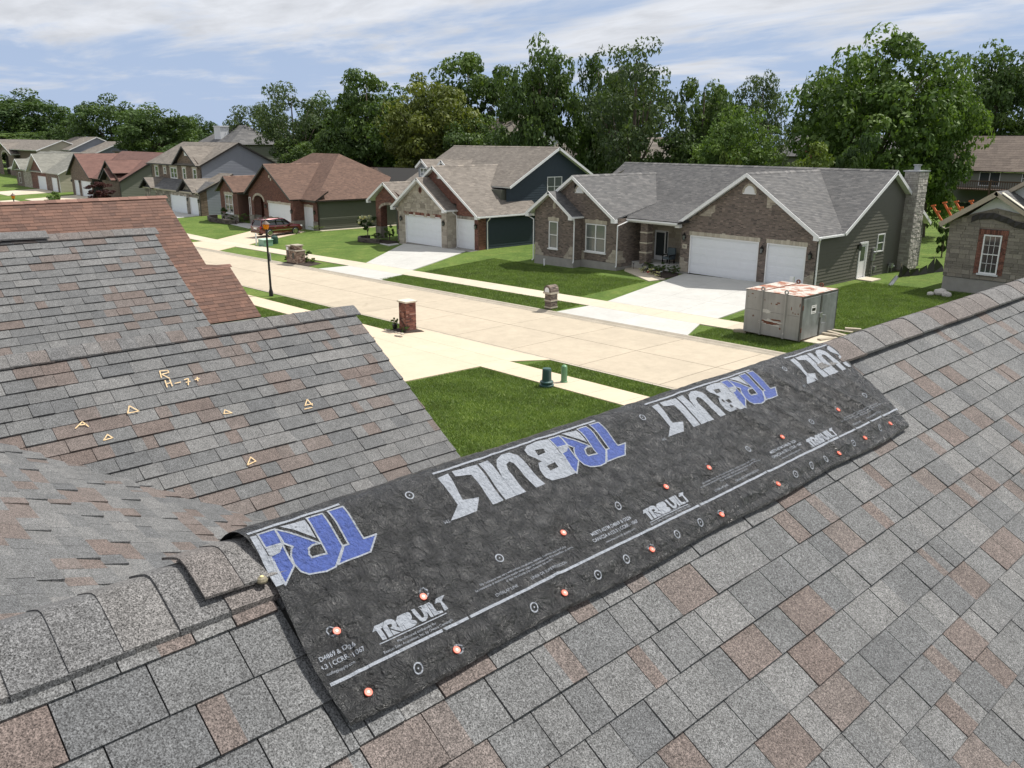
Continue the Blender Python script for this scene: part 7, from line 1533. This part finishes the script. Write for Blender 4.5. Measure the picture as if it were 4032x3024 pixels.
# silt fence, plastic, rocks, forks
SF = thing('silt_fence', (-22.2, 55, gz(-22, 55)), 'black silt fence fabric sagging between stakes behind the unfinished house', 'silt fence'); mb = MB()
bf = mat('black_fence_fabric', (.018, .018, .02), .5); zg = gz(-22, 55)
P_ = [(-22.6, 53.3, .1), (-22.5, 53.6, .75), (-22.3, 54.3, .42), (-22.1, 55.2, .4), (-22.0, 56.2, .55), (-21.9, 57.0, .95), (-21.7, 58.0, .35)]
for a, b_ in zip(P_[:-1], P_[1:]): mb.poly([(a[0], a[1], zg - .02), (b_[0] + .1, b_[1], zg - .02), (b_[0], b_[1], zg + b_[2]), (a[0] + .08, a[1], zg + a[2])])
mb.build('fabric', bf, SF)
for a in (P_[1], P_[5]): g = MB(); g.beam((a[0], a[1], zg - .1), (a[0] - .03, a[1], zg + a[2] + .08), .04, .03, up=(1, 0, 0)); g.build('stake', tanw, SF)
PS = thing('plastic_strip', (-21.8, 51.5, zg), 'crumpled grey and black plastic strip lying on the rough grass', 'plastic sheet'); mb = MB(); pr = [(-21.4 - .12 * i, 49.6 + .36 * i, .05 + .08 * abs(math.sin(i * 1.7))) for i in range(12)]
for a, b_ in zip(pr[:-1], pr[1:]): mb.poly([(a[0] - .12, a[1], zg), (b_[0] - .12, b_[1], zg), (b_[0], b_[1], zg + b_[2]), (a[0], a[1], zg + a[2])]); mb.poly([(a[0], a[1], zg + a[2]), (b_[0], b_[1], zg + b_[2]), (b_[0] + .15, b_[1], zg), (a[0] + .15, a[1], zg)])
mb.build('strip', mat('crumpled_plastic', (.10, .11, .12), .3, var=.5, vscale=6), PS)
for i, (x, y, s_) in enumerate(((-18.0, 48.3, .34), (-17.55, 48.0, .26), (-18.35, 47.85, .18))):
    rk = thing('pale_rock', (x, y, gz(x, y)), ['largest pale rock behind the ridge at right', 'middle pale rock beside the largest one', 'smallest pale rock left of the other two'][i], 'rock', 'pale rocks on the rough grass'); z = gz(x, y); mb = MB(); rg = random.Random(i)
    bm = bmesh.new(); bmesh.ops.create_icosphere(bm, subdivisions=2, radius=s_)
    for v in bm.verts: v.co *= 1 + .25 * noise.noise(v.co * 6 + Vector((i * 9, 0, 0))); v.co.z *= .7
    me = bpy.data.meshes.new('rock'); bm.to_mesh(me); bm.free(); me.materials.append(mat('pale_rock', (.5, .48, .44), .9, bump=1.0, bscale=20) if i == 0 else bpy.data.materials['pale_rock']); o = bpy.data.objects.new('rock', me); C.objects.link(o); o.parent = rk; o.location = (0, 0, s_ * .4)
FK = thing('lift_forks', (-22.6, 60, gz(-22, 60)), 'orange lift machine booms showing above the unfinished roof edge', 'lift machine'); orp = mat('orange_machine_paint', (.55, .13, .03), .5, var=.15); zg = gz(-22, 60)
for (a, b_) in (((-23.63, 60, -4.35), (-22.85, 60, -5.35)), ((-23.16, 60.6, -4.15), (-22.5, 60.6, -5.1)), ((-22.2, 60, -4.0), (-21.7, 60, -4.7)), ((-21.5, 60.6, -3.95), (-20.9, 60.6, -4.7))):
    g = MB(); g.beam(a, b_, .1, .12); g.build('boom', orp, FK); g = MB(); g.beam((a[0] - .14, a[1], a[2] + .05), (a[0] + .14, a[1], a[2] + .12), .12, .1); g.beam((a[0] + .3, a[1], a[2] - .3), (a[0] + .5, a[1], a[2] - .28), .1, .12); g.build('bracket', orp, FK)
g = MB(); g.tube([(-22.9, 59.9, -5.3), (-22.85, 59.9, -5.62), (-22.6, 59.9, -5.72), (-22.35, 59.9, -5.6), (-22.3, 59.9, -5.35)], .035, 6); g.build('hose', M['sidt'], FK)

# ---------------------------------------------------------------- maroon family car on the driveway
car = thing('parked_car', (0, 0, 0), 'maroon seven-seat family car parked on the driveway of the hip-roofed house', 'car')
LOC[car.name] = Vector((0, 0, 0)); car.location = (0, 0, 0)
def cbuild(mb, name, m, parent=car, smooth=False, bevel=0):
    o = mb.build(name, m, None, smooth=smooth, bevel=bevel)
    for v in o.data.vertices: v.co.z -= ZO
    o.parent = parent; return o
# side profile (x forward, z up), half widths
def loft(sections, mb, close=True):
    """sections: list of (x, [(y, z)...]) all the same length, half profile mirrored"""
    rings = []
    for x, pr in sections:
        ring = [(x, y, z) for y, z in pr] + [(x, -y, z) for y, z in reversed(pr)]; rings.append(ring)
    n = len(rings[0])
    for a, b_ in zip(rings[:-1], rings[1:]):
        for i in range(n): j = (i + 1) % n; mb.poly([a[i], b_[i], b_[j], a[j]])
    mb.poly(rings[0]); mb.poly(rings[-1][::-1])
def sec(x, zb0, w0, zs, ws, zt, wt_): return (x, [(w0 * .9, zb0), (w0, zb0 + .1), (ws, (zb0 + zs) / 2 + .05), (ws, zs - .12), (ws - .05, zs), (wt_, zt)])
body = MB(); loft([sec(-2.55, .48, .8, .95, .86, 1.0, .7), sec(-2.42, .36, .88, 1.08, .94, 1.1, .84), sec(-1.8, .3, .95, 1.12, 1.0, 1.14, .88), sec(-.6, .26, .96, 1.08, 1.0, 1.1, .88), sec(.8, .26, .96, 1.05, 1.0, 1.08, .86), sec(1.35, .28, .96, 1.02, 1.0, 1.06, .8), sec(1.9, .32, .95, .98, .97, 1.04, .72), sec(2.3, .36, .9, .9, .92, .97, .62), sec(2.5, .42, .78, .78, .8, .84, .5)], body)
cb_ = cbuild(body, 'body', M['paint'], smooth=False, bevel=.03)
cab = MB(); loft([sec(-2.4, 1.05, .86, 1.12, .84, 1.14, .8), sec(-2.15, 1.05, .88, 1.55, .74, 1.66, .62), sec(-1.6, 1.05, .88, 1.62, .76, 1.75, .62), sec(-.3, 1.03, .88, 1.63, .76, 1.78, .64), sec(.35, 1.02, .87, 1.56, .73, 1.70, .62), sec(1.3, 1.0, .84, 1.04, .80, 1.06, .74)], cab); cbuild(cab, 'glasshouse', M['carglass'])
rfm = MB(); loft([(-2.2, [(.60, 1.655), (.66, 1.66), (.7, 1.66), (.72, 1.66), (.66, 1.70), (.5, 1.72)]), (-1.5, [(.60, 1.71), (.68, 1.71), (.74, 1.70), (.75, 1.71), (.7, 1.77), (.5, 1.8)]), (-.3, [(.60, 1.74), (.68, 1.73), (.74, 1.72), (.75, 1.73), (.7, 1.80), (.5, 1.83)]), (.35, [(.60, 1.66), (.66, 1.66), (.71, 1.65), (.72, 1.66), (.68, 1.72), (.5, 1.75)])], rfm); cbuild(rfm, 'roof', M['paint'])
for sy in (-1, 1):
    for (xa, za, xb, zb2) in ((-1.72, 1.06, -1.6, 1.7), (-.62, 1.06, -.6, 1.72), (.32, 1.03, .2, 1.68)): g = MB(); g.beam((xa, sy * .895, za), (xb, sy * .775, zb2), .05, .07, up=(0, sy, 0)); cbuild(g, 'pillar', M['black'])
    g = MB(); g.beam((.38, sy * .73, 1.68), (1.32, sy * .85, 1.05), .06, .07, up=(0, sy, 0)); cbuild(g, 'windscreen_pillar', M['paint'])
    g = MB(); g.beam((-2.25, sy * .78, 1.62), (-2.42, sy * .88, 1.1), .1, .1, up=(0, sy, 0)); cbuild(g, 'rear_pillar', M['paint'])
    g = MB(); g.beam((-1.9, sy * .62, 1.83), (-.1, sy * .62, 1.86), .05, .04); g.beam((-1.8, sy * .62, 1.76), (-1.7, sy * .62, 1.84), .04, .04); g.beam((-.2, sy * .62, 1.78), (-.15, sy * .62, 1.86), .04, .04); cbuild(g, 'roof_rail', M['chrome'])
    g = MB(); g.beam((-1.25, sy * 1.005, .62), (1.15, sy * 1.005, .62), .02, .05); cbuild(g, 'side_strip', M['chrome'])
    g = MB(); g.beam((-2.3, sy * .93, 1.115), (1.2, sy * .90, 1.055), .02, .025); cbuild(g, 'window_strip', M['chrome'])
    for x in (-.95, .12): g = MB(); g.beam((x, sy * 1.01, .93), (x + .2, sy * 1.01, .93), .03, .035); cbuild(g, 'door_handle', M['chrome'])
    for x in (-1.45, -.55, .5): g = MB(); g.beam((x, sy * 1.0, .4), (x + .02, sy * .93, 1.06), .006, .01, up=(0, sy, 0)); cbuild(g, 'door_gap', M['black'])
    g = MB(); g.box(.72, .98, sy * 1.0 - (.22 if sy < 0 else 0), sy * 1.0 + (.22 if sy > 0 else 0), 1.05, 1.22); cbuild(g, 'wing_mirror', M['paint'], bevel=.03)
    g = MB(); g.box(2.2, 2.46, min(sy * .62, sy * .9), max(sy * .62, sy * .9), .78, .92); cbuild(g, 'headlight', mat('lamp_lens', (.6, .6, .62), .15) if sy < 0 else bpy.data.materials['lamp_lens'], bevel=.03)
    g = MB(); g.box(-2.52, -2.36, min(sy * .7, sy * .92), max(sy * .7, sy * .92), .82, 1.05); cbuild(g, 'tail_light', mat('red_lens', (.35, .01, .01), .2) if sy < 0 else bpy.data.materials['red_lens'], bevel=.02)
    for x in (-1.5, 1.52):
        g = MB(); N_ = 26
        for i in range(N_):
            a0, a1 = math.pi * i / N_, math.pi * (i + 1) / N_; f = lambda a, r_, dy: (x + r_ * math.cos(a), sy * (.97 + dy), .38 + r_ * math.sin(a))
            g.hexa([f(a0, .37, 0), f(a1, .37, 0), f(a1, .44, 0), f(a0, .44, 0)], [f(a0, .37, .045), f(a1, .37, .045), f(a1, .43, .04), f(a0, .43, .04)])
        cbuild(g, 'wheel_arch', M['black'])
        wl = MB(); wl.cyl((x, sy * .74, .38), (x, sy * 1.0, .38), .38, n=28); wh_ = cbuild(wl, 'wheel', M['tyre'], bevel=.03)
        g = MB(); g.cyl((x, sy * .98, .38), (x, sy * 1.012, .38), .27, .27, n=24); cbuild(g, 'wheel_hollow', M['black'], parent=wh_)
        g = MB()
        for k in range(10): a = 2 * math.pi * k / 10; g.beam((x + .05 * math.cos(a), sy * 1.02, .38 + .05 * math.sin(a)), (x + .26 * math.cos(a), sy * 1.02, .38 + .26 * math.sin(a)), .03, .045, up=(-math.sin(a), 0, math.cos(a)))
        for i in range(24): a0, a1 = 2 * math.pi * i / 24, 2 * math.pi * (i + 1) / 24; f = lambda a, r_, dy: (x + r_ * math.cos(a), sy * (1.0 + dy), .38 + r_ * math.sin(a)); g.hexa([f(a0, .255, 0), f(a1, .255, 0), f(a1, .285, 0), f(a0, .285, 0)], [f(a0, .255, .03), f(a1, .255, .03), f(a1, .285, .02), f(a0, .285, .02)])
        cbuild(g, 'rim', M['chrome'], parent=wh_)
g = MB(); g.box(-2.62, -2.45, -.85, .85, .38, .62); cbuild(g, 'rear_bumper', M['paint'], bevel=.04); g = MB(); g.box(-2.65, -2.55, -.75, .75, .36, .42); cbuild(g, 'bumper_strip', M['chrome'])
g = MB(); g.box(-2.58, -2.53, -.28, .28, .76, .92); cbuild(g, 'number_plate', wt); g = MB(); g.box(-2.575, -2.5, -.5, .5, .94, .98); cbuild(g, 'tailgate_strip', M['chrome'])
g = MB(); g.box(2.42, 2.56, -.6, .6, .5, .8); cbuild(g, 'grille', M['black'])
g = MB(); g.poly([(.42, -.62, 1.70), (.42, .62, 1.70), (1.33, .76, 1.07), (1.33, -.76, 1.07)]); cbuild(g, 'windscreen', M['carglass'])
ch_ = math.atan2(4.7, -2.5)
car.location = (-81.6, 41.2, gz(-81.6, 41.2) + .02 + ZO); car.rotation_euler = (0, 0, math.radians(95))

# grass blades along edges and in the nearest lawn, one mass
gb = np.random.RandomState(3)
def tufts(name, regions, n, hgt, m, seed=3):
    V = []; Fn = 0; T = []
    tot = sum((b_ - a) * (d - c) for a, b_, c, d in regions)
    for (a, b_, c, d) in regions:
        k = int(n * (b_ - a) * (d - c) / tot); x = gb.uniform(a, b_, k); y = gb.uniform(c, d, k); z = np.array([gz(xx, yy) for xx, yy in zip(x, y)]) - .03 + ZO
        an = gb.uniform(0, 2 * np.pi, k); w = gb.uniform(.006, .014, k); h = hgt * gb.uniform(.6, 1.5, k); lx = gb.normal(0, .5, k) * h; ly = gb.normal(0, .5, k) * h
        dx, dy = np.cos(an) * w, np.sin(an) * w
        V.append(np.stack([np.stack([x - dx, y - dy, z], 1), np.stack([x + dx, y + dy, z], 1), np.stack([x + lx, y + ly, z + h], 1)], 1).reshape(-1, 3)); T.append(np.repeat(gb.uniform(0, 1, k), 3))
    V = np.concatenate(V); T = np.concatenate(T); n_ = len(V) // 3
    me = bpy.data.meshes.new(name); me.vertices.add(len(V)); me.vertices.foreach_set('co', V.astype(np.float32).ravel()); me.loops.add(n_ * 3); me.loops.foreach_set('vertex_index', np.arange(n_ * 3, dtype=np.int32)); me.polygons.add(n_); me.polygons.foreach_set('loop_start', np.arange(0, n_ * 3, 3, dtype=np.int32)); me.polygons.foreach_set('loop_total', np.full(n_, 3, dtype=np.int32)); me.update(calc_edges=True)
    at = me.attributes.new('tint', 'FLOAT', 'POINT'); at.data.foreach_set('value', T.astype(np.float32)); me.materials.append(m); o = bpy.data.objects.new(name, me); C.objects.link(o); o['kind'] = 'stuff'; return o
gm = mat('grass_blade', (.06, .11, .02), .6, tint=[(0, (.07, .125, .024)), (.6, (.125, .19, .04)), (1, (.21, .26, .07))], var=.3, vscale=.9, trans=(.3, (1.2, 1.3, .5)))
tufts('grass', [(-24.9, -12, 12, 20.96), (-24.0, -13, 22.55, 23.9), (-47, -33.2, 22.55, 23.9), (-47, -33.4, 17.5, 20.9)], 260000, .06, gm)
tufts('grass', [(-49, -31.8, 32.1, 34.15), (-49, -38, 35.8, 42.6), (-38, -33.5, 35.8, 42), (-23.2, -14, 35.8, 50), (-22.8, -17, 32.1, 34.1)], 260000, .075, gm)
